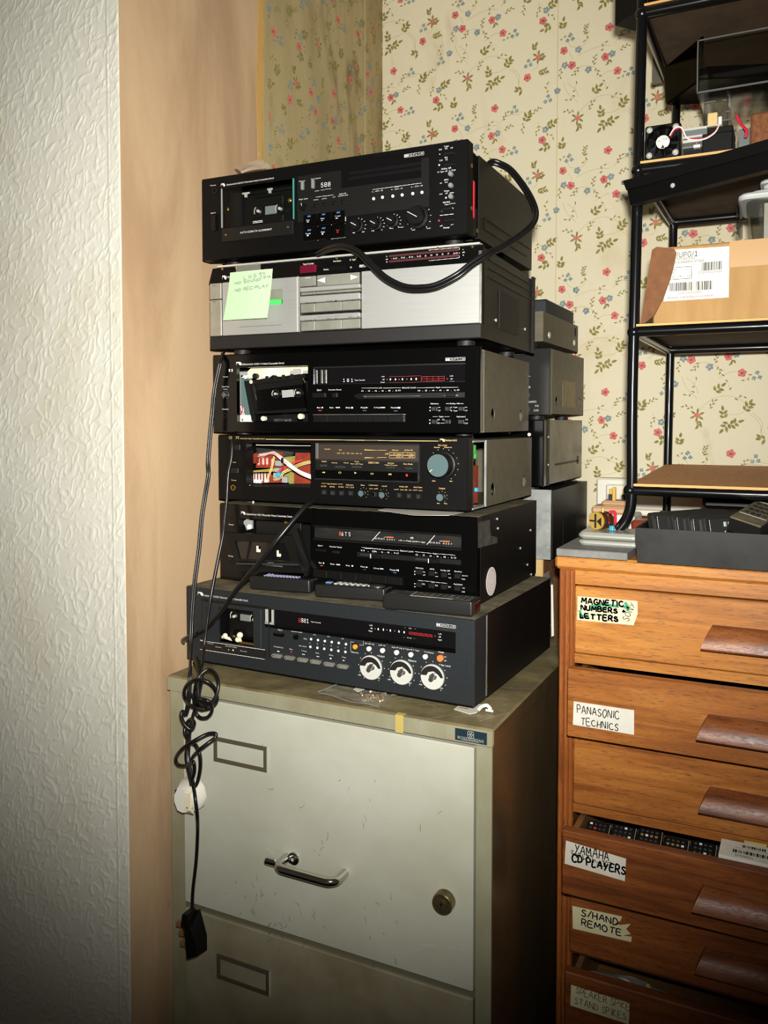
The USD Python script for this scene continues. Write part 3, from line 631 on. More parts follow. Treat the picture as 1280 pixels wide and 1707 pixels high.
def slope(x, za, zb): return za + (zb - za) * (x - K0) / (K1 - K0)
def keyrow(za, zb, name, look, xs, out):
    for a, b in zip(xs[:-1], xs[1:]):
        m = (a + b) / 2; part(d, name, B().box(a + .5, b - .5, -out, 4, za, zb, .7), look)
Z = [(218.1,86.1)[1], (218.0,79.4)[1], (218.0,75.0)[1], (218.0,72.9)[1], (218.0,62.6)[1], (218.0,57.6)[1], (217.9,48.4)[1], (217.9,44.2)[1], (217.9,36.1)[1], (217.9,31.9)[1], (217.9,21.2)[1]]
part(d, 'key_ledge', B().box(K0, K1, -5, 4, Z[1], Z[0], 1.2), 'silver_panel')
keyrow(Z[2], Z[1] - .8, 'key', 'silver_button', [K0, c0, K1], 2.5)
part(d, 'key_ledge', B().box(K0, K1, -6, 4, Z[4], Z[3], 1.2), 'silver_panel')
keyrow(Z[6], Z[4] - .8, 'key', 'silver_button', [K0, c0, c1, K1], 3.5)
part(d, 'key_ledge', B().box(K0, K1, -6, 4, Z[8], Z[7], 1.2), 'silver_panel')
keyrow(Z[10], Z[8] - .8, 'key', 'silver_button', [K0, c0, c1, K1], 3.5)
P = Print(-1.8); P.put([(194.9,95.4), (208.4,90.8), (208.4,99.2)], [[0, 1, 2]]); P.put([(250.6,100.0), (250.6,92.3), (263.5,96.0)], [[0, 1, 2]])
P.text("reset", 179.2,100.4,9.0,1.57); part(d, 'arrow_print', P, 'print_white', smooth=False)
P = Print(-6.25); P.texts([("Stop", 183.3,62.1,10.7,1.76), ("Play", 218.5,63.2,9.9,1.74), ("F.Fwd", 254.1,62.8,14.5,1.72), ("Pause", 182.3,36.5,12.4,1.77), ("Rew", 217.5,37.2,7.5,1.94), ("Rec", 253.2,37.6,7.5,1.92), ("Tape Selector Metal Chrome", 226.1,40.2,57.9,0.97)])
P.arrow(*(192.7,62.1), 3, 1.6); P.rect(*(227.0,230.7,63.4,61.7)); P.rect(*(264.5,266.8,63.6,62.6)); P.rect(*(191.9,195.3,37.6,37.0)); P.rect(*(226.9,230.8,37.7,37.0)); P.rect(*(263.9,267.1,38.1,37.3))
part(d, 'key_lettering', P, 'print_black', smooth=False)
P = Print(-1.8); P.text("Two Motor Dual Capstan Microcomputer Deck", 95.2,32.5,76.6,1.38); P.text("Power", 11.3,99.7,9.1,1.41); P.text("Eject", 10.2,74.5,7.4,1.42)
part(d, 'door_lettering', P, 'print_black', smooth=False)
P = Print(.6)
P.texts([("Tape Counter", 179.0,121.7,19.1,2.54), ("Rec Mute", 227.7,122.0,12.8,2.31), ("B-Type", 253.2,122.1,9.6,2.48), ("Down", 208.9,111.1,7.9,2.52), ("Up", 250.1,111.3,3.2,2.29), ("Nakamichi", 46.2,112.1,28.5,2.80), ("-40 . 30 . 20 . 10   5   0   3   5   7   10+", 366.5,118.6,104.9,2.10), ("L", 308.1,122.6,2.1,1.71), ("dB", 307.9,118.4,3.8,1.71), ("R", 308.1,114.5,2.1,1.71), ("L", 423.6,122.7,1.7,1.65), ("dB", 423.8,118.8,3.7,1.65), ("R", 423.7,114.9,1.7,1.65)])
P.logo(*(24.0,31.8,108.6,114.8)); P.dolby(270.9,111.8,13.8,3.79); P.line(*(372.4,125.9,417.9,126.0), .5); P.line(*(372.4,111.2,418.0,111.8), .5); P.line(*(417.9,126.0,418.0,122.7), .5); P.line(*(418.0,114.7,418.0,111.8), .5)
part(d, 'printed_lettering', P, 'print_white', smooth=False)
P = Print(.7); P.line(*(311.2,122.4,417.5,123.2), 3.2); P.line(*(311.2,114.7,417.6,115.2), 3.2); part(d, 'level_bar', P, 'print_dark_red', smooth=False)
R = (164.4,192.2,108.3,119.7); part(d, 'counter_window', B().box(R[0], R[1], -.8, 6, R[2], R[3], 1), 'red_window', label='dark red tape counter window')
R = (213.9,243.3,109.4,113.4); part(d, 'indicator_window', B().box(R[0], R[1], -.4, 6, R[2] - 1, R[3] + 1, .5), 'smoke_window')
part(d, 'chassis_lip', B().box(12, W - 4, 4, 20, H - 3, H, .4), 'bright_metal', label='bare metal chassis edge along the top')
screws(d, [(22, H - 6), (48, H - 6), (86, H - 4), (225, H - 5), (258, H - 6), (385, H - 4), (436, H - 6)], 'brass', 2.0, y=4)
part(d, 'chassis', plate_shell(4, W - 8, 16, 292, 3, H - 1, 1.2), 'black_cover')
part(d, 'side_panel', B().box(W - 4, W - 1, 10, 292, 1, H - 8, .8), 'brown_cover')
part(d, 'side_edge', B().box(W - 5, W - .5, 3, 6, 2, H - 12), 'steel')
part(d, 'side_rib', B().box(W - 1, W + .4, 40, 286, 101, 103, .4).box(W - 1, W + .4, 40, 286, 113, 115, .4).box(W - 1, W + .4, 40, 286, 88, 90, .4), 'brown_cover')
part(d, 'side_badge', B().box(W - 1, W + .2, 90, 200, 22, 78, .2), 'black_cover')
screws(d, [(74.1,32.2), (240.7,36.0)], 'bright_metal', 2.6, 'side_screw', axis=(1, 0, 0), y=W - 1)
part(d, 'rear_flange', B().box(W - 2, W + 2, 284, 296, 0, H - 4), 'black_paint')
feet(d, W, 292, 7)

# ---- deck with its door off and a cassette carrier hanging askew
d = thing('cassette_deck', 'black cassette deck third from the top, with a tilted cassette carrier in its bared well', 'cassette deck', (-.8543, 1.108, 1.6954), 3.42, unit=MM)
W, H = 450, 125
WELL = (45.4,174.8,16.6,103.7)
DW_ = (184.0,426.4,69.5,100.7)
DWR = (427.9,95.5)[0]
DW_ = (DW_[0], DWR, (194.1,74.6)[1], (194.1,98.3)[1])
fp = cut(B().box(0, W, 0, 9, 0, H, 1.2).get(), (WELL[0], WELL[1], -5, 30, WELL[2], WELL[3]), (DW_[0], DW_[1], -5, 5, DW_[2], DW_[3]))
part(d, 'front_panel', fp, 'black_gloss')
pocket(d, 'mechanism_well', (WELL[0] - 34, WELL[1] + 2, WELL[2] - 4, WELL[3] + 4), 66, 'well_black', y=9)
q = (21.9,45.7,16.7,90.9); part(d, 'circuit_board', B().box(q[0], q[1], 44, 46, WELL[2], q[3]), 'pcb_green')
q = (31.0,37.6,25.4,95.7); part(d, 'side_bracket', B().box(q[0], q[0] + .6 * (q[1] - q[0]), 22, 30, q[2] + 6, q[3]).box(q[0], q[1] + 10, 26, 28, q[3] - 3, q[3] + 3), 'print_grey')
q = (31.1,155.6,85.2,103.9); z0, z1 = q[2], q[3] + 2
part(d, 'flywheel_bracket', B().prism([(q[0], z0 + 4), (q[0] + 20, z1), (q[1] + 4, z1), (q[1] + 4, z0 + 5), (q[0] + 75, z0 + 3), (q[0] + 60, z0 + 8), (q[0] + 42, z0 - 2), (q[0] + 22, z0 + 3)], 36, 40), 'cream_plastic', label='cream mechanism bracket above the carrier')
part(d, 'bracket_plate', B().box(q[1] - 30, q[1] + 2, 30, 34, z0 + 4, z0 + 13, .5).box(q[1] - 22, q[1] - 8, 28, 31, z0 + 7, z0 + 16), 'bright_metal')
for dx in (12, 30, 47): part(d, 'bracket_stud', B().cyl((q[0] + dx, 40, z0 + 6), (0, -1, 0), 4.5, 12, 14, 1), 'white_plastic' if dx != 30 else 'black_plastic')
q = (34.2,34.6); part(d, 'wire_coil', B().tube([(q[0] + 5 * math.cos(t) * (1 - t / 40), 24 + t, q[1] + 8 * math.sin(t)) for t in np.linspace(0, 12, 50)], 1.0, 6), 'wire_white')
part(d, 'wire_coil', B().tube([(q[0] + 4 * math.cos(t + 1) * (1 - t / 40), 25 + t, q[1] + 2 + 7 * math.sin(t + 1)) for t in np.linspace(0, 9, 40)], 1.0, 6), 'wire_red')
q = (43.4,19.7); part(d, 'base_plate', cut(B().box(q[0] - 8, q[0] + 20, 18, 22, WELL[2], q[1] + 8, .5).get(), B().cyl((q[0], 10, q[1]), (0, 1, 0), 2.4, 20, 12).get()), 'white_plastic')
# carrier: tilted frame, cassette body, hubs
c0 = (62.3,83.1); c1 = (157.3,90.1); c2 = (165.7,32.7); c3 = (73.0,29.4)
part(d, 'cassette_carrier', B().prism([c0, c1, c2, c3], 12, 22).prism([(c0[0] - 9, c0[1]), c0, (c3[0] + 2, WELL[2] + 1), (c3[0] - 6, WELL[2] + 1)], 10, 24).prism([(c0[0] - 6, c0[1] - 1), (c1[0] + 8, c1[1] + 2), (c1[0] + 8, c1[1] - 5), (c0[0] - 6, c0[1] - 8)], 8, 24), 'black_plastic')
k0 = (77.7,66.8); k1 = (161.7,75.5); k2 = (165.7,38.1); k3 = (78.2,32.9)
part(d, 'cassette_shell', B().prism([k0, k1, k2, k3], 7, 12), 'black_gloss')
for c in ((114.9,60.7), (155.2,61.9)): reel(d, c, 7.5, 7)
part(d, 'tape_window', B().prism([(124.6,66.1), (145.5,67.3), (146.7,55.9), (125.8,54.5)], 5.5, 7), 'print_grey')
for u, v in (((69.9,79.3), (78.3,50.0)), ((161.7,84.7), (165.9,77.6))):
    part(d, 'guide_rod', B().tube([(u[0], 9, u[1]), (v[0], 9, v[1])], 1.3, 8), 'chrome')
for c, r in (((89.2,21.8), 4), ((156.6,25.0), 4.6), ((67.4,80.6), 3)): part(d, 'pinch_roller', B().cyl((c[0], 14, c[1]), (0, -1, 0), r, 8, 14, 1), 'cream_plastic')
q = (110.8,141.2,16.2,21.8); part(d, 'head_block', B().box(q[0], q[1], 4, 14, WELL[2], q[3], 1).box(q[0] + 8, q[1] - 8, 2, 8, WELL[2] + 1, q[3] - 2, .5), 'steel')
for i in range(4): z = (98.6,85.1); part(d, 'carrier_slot', B().box(z[0] - 4 + i * 15, z[0] + 1 + i * 15, 6.5, 8.2, z[1] - 4 + i * .8, z[1] + 4 + i * .8), 'black_strip')
# display, sliders, transport, switches
win = part(d, 'display_window', B().box(DW_[0], DW_[1], 2, 4, DW_[2], DW_[3]), 'smoke_window')
part(win, 'window_rim', B().box(DW_[0], DW_[1], -1.4, 2, DW_[3], DW_[3] + 3, .4).box(DW_[0], DW_[1], -.8, 2, DW_[2] - 1, DW_[2], .2), 'black_strip')
for x in (3, 12, 19): part(win, 'window_post', B().box(DW_[0] + x, DW_[0] + x + 2.2, -.2, 2, DW_[2] + 1, DW_[3] - 2), 'steel')
P = Print(1.7); P.texts([("1 8 1", 242.0,79.5,16.7,5.10), ("Tape Counter", 261.4,79.5,17.9,1.90), ("Left", 299.8,84.0,5.0,1.67), ("dB", 300.5,79.6,3.6,1.67), ("Right", 299.3,75.4,6.4,1.67), ("Left", 406.9,82.7,4.9,1.62), ("dB", 406.8,78.5,3.4,1.62), ("Right", 407.8,74.6,6.6,1.62)])
for c, r in (((306.4,79.7), .6), ((311.6,79.6), 1.5), ((319.7,79.4), 1.5), ((330.9,79.4), 1.5), ((344.6,79.3), 1.5), ((352.6,79.4), 1.6), ((325.5,79.3), .6), ((337.8,79.3), .6)): P.dot(c[0], c[1], r * .8, 8, r * 1.15 if r > 1 else r)
part(win, 'window_lettering', P, 'print_white', smooth=False)
P = Print(1.7); R = (360.2,396.2,75.7,82.7); P.frame(*R, .5); P.line(R[0], (R[2] + R[3]) / 2, R[1], (R[2] + R[3]) / 2, .4); P.dot(*(400.4,78.6), .9)
for i in (1, 2, 3): P.line(R[0] + i * (R[1] - R[0]) / 4, R[2], R[0] + i * (R[1] - R[0]) / 4, R[3], .4)
for zz in (-1, 1): P.line((309.8,82.9)[0], (R[2] + R[3]) / 2 + zz * 4.5, R[0], (R[2] + R[3]) / 2 + zz * 4.5, .35)
part(win, 'level_scale', P, 'print_red', smooth=False)
button(d, 'eject_button', (183.3,204.6,53.7,61.3), 3, 'black_plastic'); button(d, 'counter_button', (216.7,224.3,53.5,60.9), 3, 'black_plastic')
q = (258.2,56.9); q2 = (427.4,53.4); SZ = (q[1] + q2[1]) / 2
part(d, 'slider_slot', B().box(q[0], q2[0], -.6, 2, SZ - 4, SZ + 4, .4), 'black_strip')
for u in ((265.2,55.6), (409.5,53.6)): part(d, 'slider_cap', B().box(u[0] - 9, u[0] + 6, -7, 0, SZ - 2.6, SZ + 2.6, .8), 'black_plastic')
part(d, 'slider_rail', B().box((267.4,55.3)[0], (359.8,54.2)[0], -.9, 0, SZ - 1.5, SZ + .2).box((396.7,53.8)[0], (417.9,53.5)[0], -.9, 0, SZ - 1.5, SZ), 'steel')
q0, q1 = (185.4,27.5), (334.5,26.5); bz = (185.3,15.8)[1]
xs = np.linspace(q0[0], q1[0], 7)
for a, b in zip(xs[:-1], xs[1:]): part(d, 'transport_key', B().box(a + .3, b - .3, -5, 2, bz, q0[1] - 1, .8), 'black_plastic')
part(d, 'key_bar', B().box(q0[0], q1[0], -5.5, 2, q0[1] - 1, q0[1] + 1, .3), 'steel', label='thin steel bar above the transport keys')
for R in ((378.2,385.1,31.7,39.1), (398.4,405.7,31.6,38.9), (418.8,426.0,31.5,38.8), (378.2,385.2,12.9,20.3), (398.5,405.4,12.9,20.2), (418.5,425.7,12.9,20.2)): button(d, 'push_switch', R, 4, 'black_plastic', label=None); 
for R in ((378.8,384.5,32.5,38.2), (399.1,405.1,32.4,38.1), (419.5,425.4,32.3,38.0), (378.9,384.5,13.7,19.4), (399.1,404.7,13.7,19.4), (419.1,425.1,13.7,19.4)): part(d, 'switch_cap', B().box(R[0], R[1], -5.2, -3.5, R[2], R[3], .4), 'tape_label_dark')
P = Print(-.3)
P.logo(*(45.0,55.5,107.1,112.5))
P.texts([("Nakamichi 480Z 2 Head Cassette Deck", 94.7,108.5,76.5,2.88), ("Power", 24.7,89.3,9.4,1.81), ("Step/Tone", 24.4,73.5,13.9,1.81), ("Input", 24.1,69.4,8.0,1.59), ("Phones", 23.7,37.1,11.5,2.05), ("Eject", 193.9,65.5,8.0,2.37), ("Counter Reset", 220.8,65.5,22.2,2.14), ("Rec", 193.1,38.5,6.6,2.38), ("Rew", 215.0,38.3,6.9,2.36), ("Stop", 242.6,38.2,7.8,2.34), ("Play", 267.7,38.0,7.7,2.33), ("F.Fwd", 290.8,37.8,9.4,2.31), ("Pause", 318.1,37.6,9.9,2.29), ("Left", 296.1,67.1,5.5,1.88), ("Record Level", 341.7,66.8,21.5,2.27), ("Right", 387.0,66.3,7.3,1.83), ("0 . 2 . 4 . 6 . 8 . 10", 296.8,62.9,63.8,2.09), ("0 . 2 . 4 . 6 . 8 . 10", 387.6,62.2,63.7,2.03), ("Memory", 382.0,42.9,12.3,2.04), ("Dolby NR", 412.5,42.7,14.4,2.02), ("Tape", 391.8,24.1,7.3,2.04), ("Eq(usec)", 422.1,24.0,13.1,2.02), ("on", 389.0,37.6,3.4,1.63), ("off", 389.2,32.9,3.9,1.63), ("C-Type", 411.6,37.4,9.8,1.82), ("B-Type", 411.7,32.5,9.8,1.82), ("on", 429.4,37.5,3.4,1.61), ("off", 429.6,32.7,3.8,1.61), ("EX", 388.1,19.6,3.7,1.84), ("SX", 388.1,14.7,3.7,1.84), ("ZX", 395.3,19.6,3.9,1.83), ("70", 430.3,19.6,3.4,1.81), ("120", 429.7,14.5,4.6,1.81)])
P.dot(*(199.3,38.4), 1.4); P.arrow(*(222.8,38.3), 3, 2.4, -1, 3); P.rect(*(247.9,251.2,36.6,39.4)); P.arrow(*(274.3,37.9), 3.5, 2.6); P.arrow(*(298.4,37.8), 3, 2.4, 1, 3); P.rect(*(324.0,325.8,36.1,38.8)); P.rect(*(326.4,328.2,36.1,38.8))
for L_ in ((265.7,67.4,291.0,67.2), (265.6,67.4,292.3,67.0), (300.7,66.8,329.3,66.6), (353.7,66.4,382.0,66.2), (391.9,66.2,417.9,66.0), (399.3,42.8,404.4,42.7), (420.5,42.6,425.6,42.5), (378.9,24.1,386.4,24.1), (396.8,24.1,404.7,24.1), (390.8,14.7,397.2,14.7)): P.line(*L_, .5)
for c in ((374.9,37.5), (375.0,33.0), (374.5,19.2), (374.6,14.5)): P.dot(c[0], c[1], 1.1, 6)
P.dolby(413.1,106.4,29.6,4.83); c = (24.0,59.9); P.ticks(c[0], c[1], 5.6, 11, 235, -55, .9, .7)
P.rect(*(30.8,33.2,97.3,101.8)); P.rect(*(35.9,38.2,97.2,101.7))
part(d, 'printed_lettering', P, 'print_white', smooth=False)
P = Print(-.3); P.rect(*(192.0,198.3,33.3,34.6)); part(d, 'key_mark', P, 'print_red', smooth=False)
P = Print(-.3); P.rect(*(267.5,273.5,32.9,34.0)); P.rect(*(317.7,324.0,32.2,33.3)); part(d, 'key_mark', P, 'print_blue', smooth=False)
knob(d, 'tone_knob', (24.0,59.9), 4.3, 6, 'steel'); c = (23.5,26.7); part(d, 'phones_socket', B().ring((c[0], 0, c[1]), (0, -1, 0), 2.8, 4.2, 1.2), 'black_strip')
part(d, 'chassis_edge', B().box(W - 9, W - 1.5, 9, 20, 2, H - 4, .5), 'zinc', label='bright chassis edge behind the front')
part(d, 'cover', cut(plate_shell(2, W + 1, 18, 300, 1, H - 5, 1.5).get(), B().cyl((W - 10, 66, 27), (1, 0, 0), 10, 20, 20).get(), B().cyl((W - 10, 243, 27), (1, 0, 0), 10, 20, 20).get()), 'olive_cover', label='olive grey steel cover with dusty top')
for y in (66, 243): part(d, 'cover_screw', B().cyl((W - 6, y, 27), (1, 0, 0), 4.2, 3, 14), 'well_black')
part(d, 'clip', B().box(W - 60, W - 22, 4, 12, H - 4, H, .6), 'steel')
feet(d, W, 300, 4)

# ---- deck without its door: circuit boards and wire looms show, large teal volume knob
d = thing('cassette_deck', 'black cassette deck with exposed red circuit boards, wire looms and a big teal volume knob', 'cassette deck', (-.851, 1.1157, 1.585), 0, unit=MM)
W, H = 435, 106
WELL = (50.8,177.3,13.9,93.4)
DWx = (185.9,422.5,46.6,94.8); DWx = (DWx[0], (361.2,39.1)[0], (185.7,38.6)[1], (185.9,94.8)[1])
fp = cut(B().box(0, W, 0, 20, 0, H, 1.5).get(), (WELL[0] + 5, WELL[1], -5, 30, WELL[2] + 10, WELL[3]))
part(d, 'front_panel', fp, 'black_paint')
w0 = (max(4, WELL[0] - 40), WELL[1] + 40, WELL[2] - 2, WELL[3] + 2)
pocket(d, 'mechanism_well', w0, 90, 'well_black', y=20)
def slab(name, crop_poly, y0, y1, look, **k): return part(d, name, B().prism(crop_poly, y0, y1), look, **k)
slab('circuit_board', [(43.6,75.5), (96.6,77.4), (96.5,51.6), (43.4,50.3)], 45, 48, 'pcb_red', label='red-brown circuit board')
slab('circuit_board', [(36.4,41.3), (82.9,43.7), (110.6,29.6), (35.7,25.1)], 25, 28, 'pcb_red')
slab('circuit_board', [(111.2,76.1), (138.9,76.5), (141.1,26.2), (108.4,25.1)], 60, 63, 'pcb_red')
slab('circuit_board', [(81.6,67.6), (122.7,72.7), (135.1,25.3), (81.4,23.6)], 70, 73, 'pcb_yellow', label='yellow-green circuit board')
slab('edge_connector', [(37.4,71.4), (53.2,76.0), (53.0,58.7), (37.3,58.4)], 32, 40, 'pcb_red')
slab('shield_plate', [(23.3,83.1), (99.2,76.5), (86.2,58.7), (25.4,72.0)], 75, 77, 'steel')
slab('edge_rod', [(60.2,90.2), (164.3,89.9), (164.3,88.5), (60.2,88.5)], 21, 24, 'bright_metal')
slab('ribbon_strip', [(40.7,45.9), (97.6,52.3), (97.6,46.8), (41.2,43.8)], 21, 25, 'pcb_yellow')
slab('connector_block', [(98.5,52.8), (106.5,53.0), (106.5,46.7), (98.4,46.5)], 18, 26, 'print_grey')
for i, (x, y) in enumerate(((365, 265), (400, 262), (432, 262))):
    pass
RS = [(51.1,61.6), (60.0,62.2), (67.8,62.4), (78.1,61.1)]
for c in RS: part(d, 'resistor', B().lathe((c[0], 42, c[1] - 7), (0, 0, 1), [(.6, 0), (2.6, 2), (2.2, 4), (2.2, 9), (2.6, 11), (.6, 13)], 10), 'wire_pink')
RS = [(54.1,36.2), (59.8,36.3), (65.5,36.5), (71.1,36.7), (77.3,36.8), (83.4,36.2)]
for c in RS: part(d, 'resistor', B().lathe((c[0], 22, c[1] - 8), (0, 0, 1), [(.8, 0), (1.9, 2), (1.5, 4), (1.5, 11), (1.9, 13), (.8, 15)], 10), 'bright_metal')
RS = [(54.2,30.1), (60.9,29.9), (67.1,30.0), (79.0,31.5)]
for c in RS: part(d, 'white_socket', B().box(c[0] - 2.4, c[0] + 2.4, 20, 25, c[1] - 3, c[1] + 3, .4), 'white_plastic')
c = (105.1,42.2); part(d, 'small_capacitor', B().cyl((c[0], 26, c[1]), (0, -1, 0), 4, 10, 14, 1), 'blue_part', label='small blue capacitor')
c = (97.5,40.9); part(d, 'silver_part', B().box(c[0] - 4, c[0] + 4, 20, 28, c[1] - 5, c[1] + 4, .8), 'print_grey')
c = (115.0,35.1); part(d, 'silver_part', B().box(c[0] - 5, c[0] + 5, 20, 28, c[1] - 6, c[1] + 4, .8), 'print_grey')
c = (96.4,60.0); part(d, 'silver_part', B().box(c[0] - 6, c[0] + 6, 30, 38, c[1] - 5, c[1] + 4, .8), 'print_grey')
TIE = (117.5,66.1)
P0 = [(65.7,74.2), (91.6,77.0), (107.4,72.6), (117.5,66.1), (130.2,58.0), (146.0,47.5), (164.1,39.4)]
D0 = [36, 24, 16, 14, 14, 16, 24]
for k in range(9):
    q = random.Random(k); st = [(395 + k * 4)]
    pts = [(p[0] + q.uniform(-1.2, 1.2) * (1.2 if i != 3 else .8) + (-(8 - k) * 1.6 if i == 0 else 0), y + q.uniform(-1.5, 1.5), p[1] + (k - 4) * (.75 if i > 1 else .5) - (3 * (k % 3) if i == 0 else 0)) for i, (p, y) in enumerate(zip(P0, D0))]
    part(d, 'loom_wire', B().tube(pts, .75, 6, smooth=4), 'wire_pink' if k in (2, 6) else 'wire_white', label='pink loom wire' if k in (2, 6) else None)
part(d, 'loom_tie', B().cyl((TIE[0] - 1.8, 14, TIE[1]), (1, 0, 0), 4.2, 3, 14), 'black_plastic')
for (pts, look, n) in (([(96.7,71.9), (94.1,59.3), (89.1,44.4), (77.4,30.0)], 'wire_yellow', 2), ([(97.7,45.1), (116.1,53.3), (133.6,60.1), (149.1,64.5)], 'wire_yellow', 3), ([(104.8,47.6), (122.4,56.8), (136.1,63.3), (146.1,67.0)], 'wire_red', 2), ([(95.5,34.4), (107.6,37.1), (115.0,45.9), (121.1,50.3)], 'wire_yellow', 2)):
    for k in range(n): part(d, 'loose_wire', B().tube([(p[0] + k * 1.3, (18, 17, 16, 22)[i] + (22 if pts[0][0] > 60 and n == 3 else 0) + k, p[1] - k * 1.6) for i, p in enumerate(pts)], .8, 6, smooth=4), look)
slab('lower_lip', [(53.3,25.4), (168.9,29.2), (168.9,13.7), (53.2,12.5)], 12, 16, 'black_strip')
for c in ((55.3,21.8), (54.8,14.7), (62.2,-2.7)): part(d, 'spring_clip', B().box(c[0] - 1.2, c[0] + 1.2, 8, 12, c[1] - 3, c[1] + 3, .5), 'bright_metal')
# display block
part(d, 'display_panel', B().box(DWx[0], DWx[1], -1.5, 2, DWx[2], DWx[3], .6), 'black_strip')
zd = (230.9,68.5)[1]; zk = (230.9,53.4)[1]
win = part(d, 'display_window', B().box(DWx[0] + 2, DWx[1] - 2, -2, 1, zd + 1, DWx[3] - 2, .3), 'amber_window', label='brown tinted level display window')
part(d, 'panel_rim', B().box(DWx[0], DWx[1], -2.6, 0, DWx[3] - 1, DWx[3], .2).box(DWx[1] - 1, DWx[1], -2.6, 0, DWx[2], DWx[3], .2).box(DWx[0], DWx[1], -2.6, 0, DWx[2], DWx[2] + 1, .2).box(DWx[0], DWx[1], -2.2, 0, zd - .5, zd + .4, .2), 'tape_label_dark')
for x in (1.5, 4.5): part(d, 'panel_post', B().box(DWx[0] + x, DWx[0] + x + 1.2, -2.8, -1, zd + 2, DWx[3] - 1), 'tape_label_grey')
xs = ((186.4,43.7)[0], (214.8,44.5)[0], (242.2,45.3)[0], (271.3,46.1)[0], (299.9,47.9)[0], (327.5,47.7)[0], DWx[1] - 2)
for a, b in zip(xs[:-1], xs[1:]): part(d, 'transport_key', B().box(a + .4, b - .4, -4, 2, DWx[2] + 2, zk, .7), 'black_gloss')
for R in ((195.1,206.7,58.0,61.8), (221.7,238.8,56.7,60.3), (250.1,266.9,57.4,61.0), (308.2,322.1,58.2,60.7), (339.1,349.6,57.5,60.5)): part(d, 'slide_switch', B().box(R[0], R[1], -3.5, 0, R[2], R[3], .4), 'tape_label_dark')
P = Print(-2.2)
P.texts([("Counter", 208.0,85.4,10.2,1.81), ("Max", 230.7,84.5,5.0,1.40), ("-50 -40 -30 -20 -10 -5", 245.4,79.4,43.3,1.79), ("Memory", 322.9,85.4,10.0,1.74), ("Dolby NR", 344.1,85.7,13.0,1.72), ("B-Type", 325.8,80.1,11.7,1.54), ("C-Type", 346.5,80.4,9.2,1.53), ("Set", 327.8,75.7,7.0,1.54), ("MPX", 348.2,76.0,7.5,1.53), ("dB", 308.7,79.8,5.4,1.75)])
for R in ((312.9,333.8,78.3,82.2), (312.9,333.8,73.7,77.5), (334.7,354.4,78.6,82.5), (334.7,354.4,74.1,77.9)): P.frame(*R, .35)
P.line(*(272.4,85.1,293.3,85.0), .4); P.line(*(272.1,84.5,308.2,85.2), .4); P.line(*(272.4,73.7,293.3,73.7), .4); P.line(*(272.1,73.1,308.2,74.3), .4); P.dot(*(273.2,85.1), 1.1); P.dot(*(273.2,73.3), 1.1)
for x in (1022, 1060, 1080, 1120): pass
part(win, 'window_lettering', P, 'print_gold', smooth=False)
P = Print(-4.3)
P.text("0", 230.8,50.0,4.6,2.60); P.arrow(*(200.9,49.6), 3, 2.4, -1, 2); P.arrow(*(257.9,50.3), 4, 3); P.arrow(*(284.5,50.0), 3, 2.4, 1, 2); P.arrow(*(284.6,49.6), 3, 2.4, 1, 2); P.rect(*(312.9,314.6,48.5,50.8)); P.rect(*(315.7,317.4,48.6,50.8))
part(d, 'key_lettering', P, 'print_gold', smooth=False)
P = Print(-4.3); P.dot(*(342.3,49.1), 2); part(d, 'record_mark', P, 'print_red', smooth=False)
P = Print(-1.75); P.texts([("Reset", 201.9,66.4,8.4,2.02), ("Memory Stop", 220.2,64.7,9.9,1.60), ("Auto Repeat", 240.2,65.1,8.6,1.59), ("Timer", 258.5,67.1,7.8,1.78), ("Rec off Play", 258.5,63.7,21.2,1.58), ("DIRECTION", 286.8,66.1,17.5,2.55), ("Monitor", 315.3,66.0,10.7,1.74), ("Tape Source", 315.4,63.2,20.8,1.55), ("Rec Mute", 343.3,65.4,14.7,1.92)])
part(d, 'printed_lettering', P, 'print_gold', smooth=False)
P = Print(-.3)
P.text("CR-7E", 32.4,101.2,20.0,4.26); P.text("Discrete Head Cassette Deck", 68.5,100.1,47.7,1.89); P.line(*(93.9,99.4,293.3,99.4), .9); P.line(*(271.0,99.2,390.2,99.2), .9); P.logo(*(392.4,400.3,98.6,102.8)); P.text("Nakamichi", 409.4,100.7,18.0,2.62)
P.texts([("Power", 32.2,61.6,8.3,1.71), ("Phones", 31.5,32.3,10.2,1.71), ("Rec Level", 396.7,93.5,13.8,2.07), ("Master", 388.3,90.3,9.2,1.88), ("Balance", 405.3,90.6,11.5,1.87), ("Min", 383.2,41.8,5.3,1.71), ("Max", 409.8,42.3,4.8,1.69), ("Output", 396.1,31.5,9.7,2.08), ("Min", 390.3,9.7,4.5,1.52), ("Max", 401.9,10.0,5.5,1.51),
 ("Tape Selector", 214.7,32.2,18.5,1.81), ("EX(I)", 200.0,27.9,8.6,1.82), ("SX(II)", 215.0,27.8,8.8,1.81), ("ZX(IV)", 230.6,28.0,9.6,1.80), ("Eq(usec)", 245.6,31.6,12.6,1.79), ("70 120", 245.5,27.9,14.9,1.59), ("Bias", 267.7,31.8,6.2,1.78), ("Calibration", 285.7,32.4,15.4,1.77), ("on off", 286.1,27.3,14.7,1.57), ("Level", 304.1,31.8,8.2,1.76), ("Dolby NR", 335.2,31.9,13.4,1.74), ("off on", 328.0,27.4,16.0,1.55), ("B C", 343.0,27.3,10.5,1.54), ("MPX Filter", 358.3,31.7,14.2,1.72), ("off on", 357.9,27.5,15.0,1.53)])
c = (398.0,65.3); P.ticks(c[0], c[1], 22.5, 15, 238, -58, .9, .9)
c = (396.1,19.4); P.ticks(c[0], c[1], 7.5, 9, 235, -55, .8, .7)
for c in ((269.1,20.4), (302.8,19.3)): P.ticks(c[0], c[1], 7.4, 9, 235, -55, .8, .7)
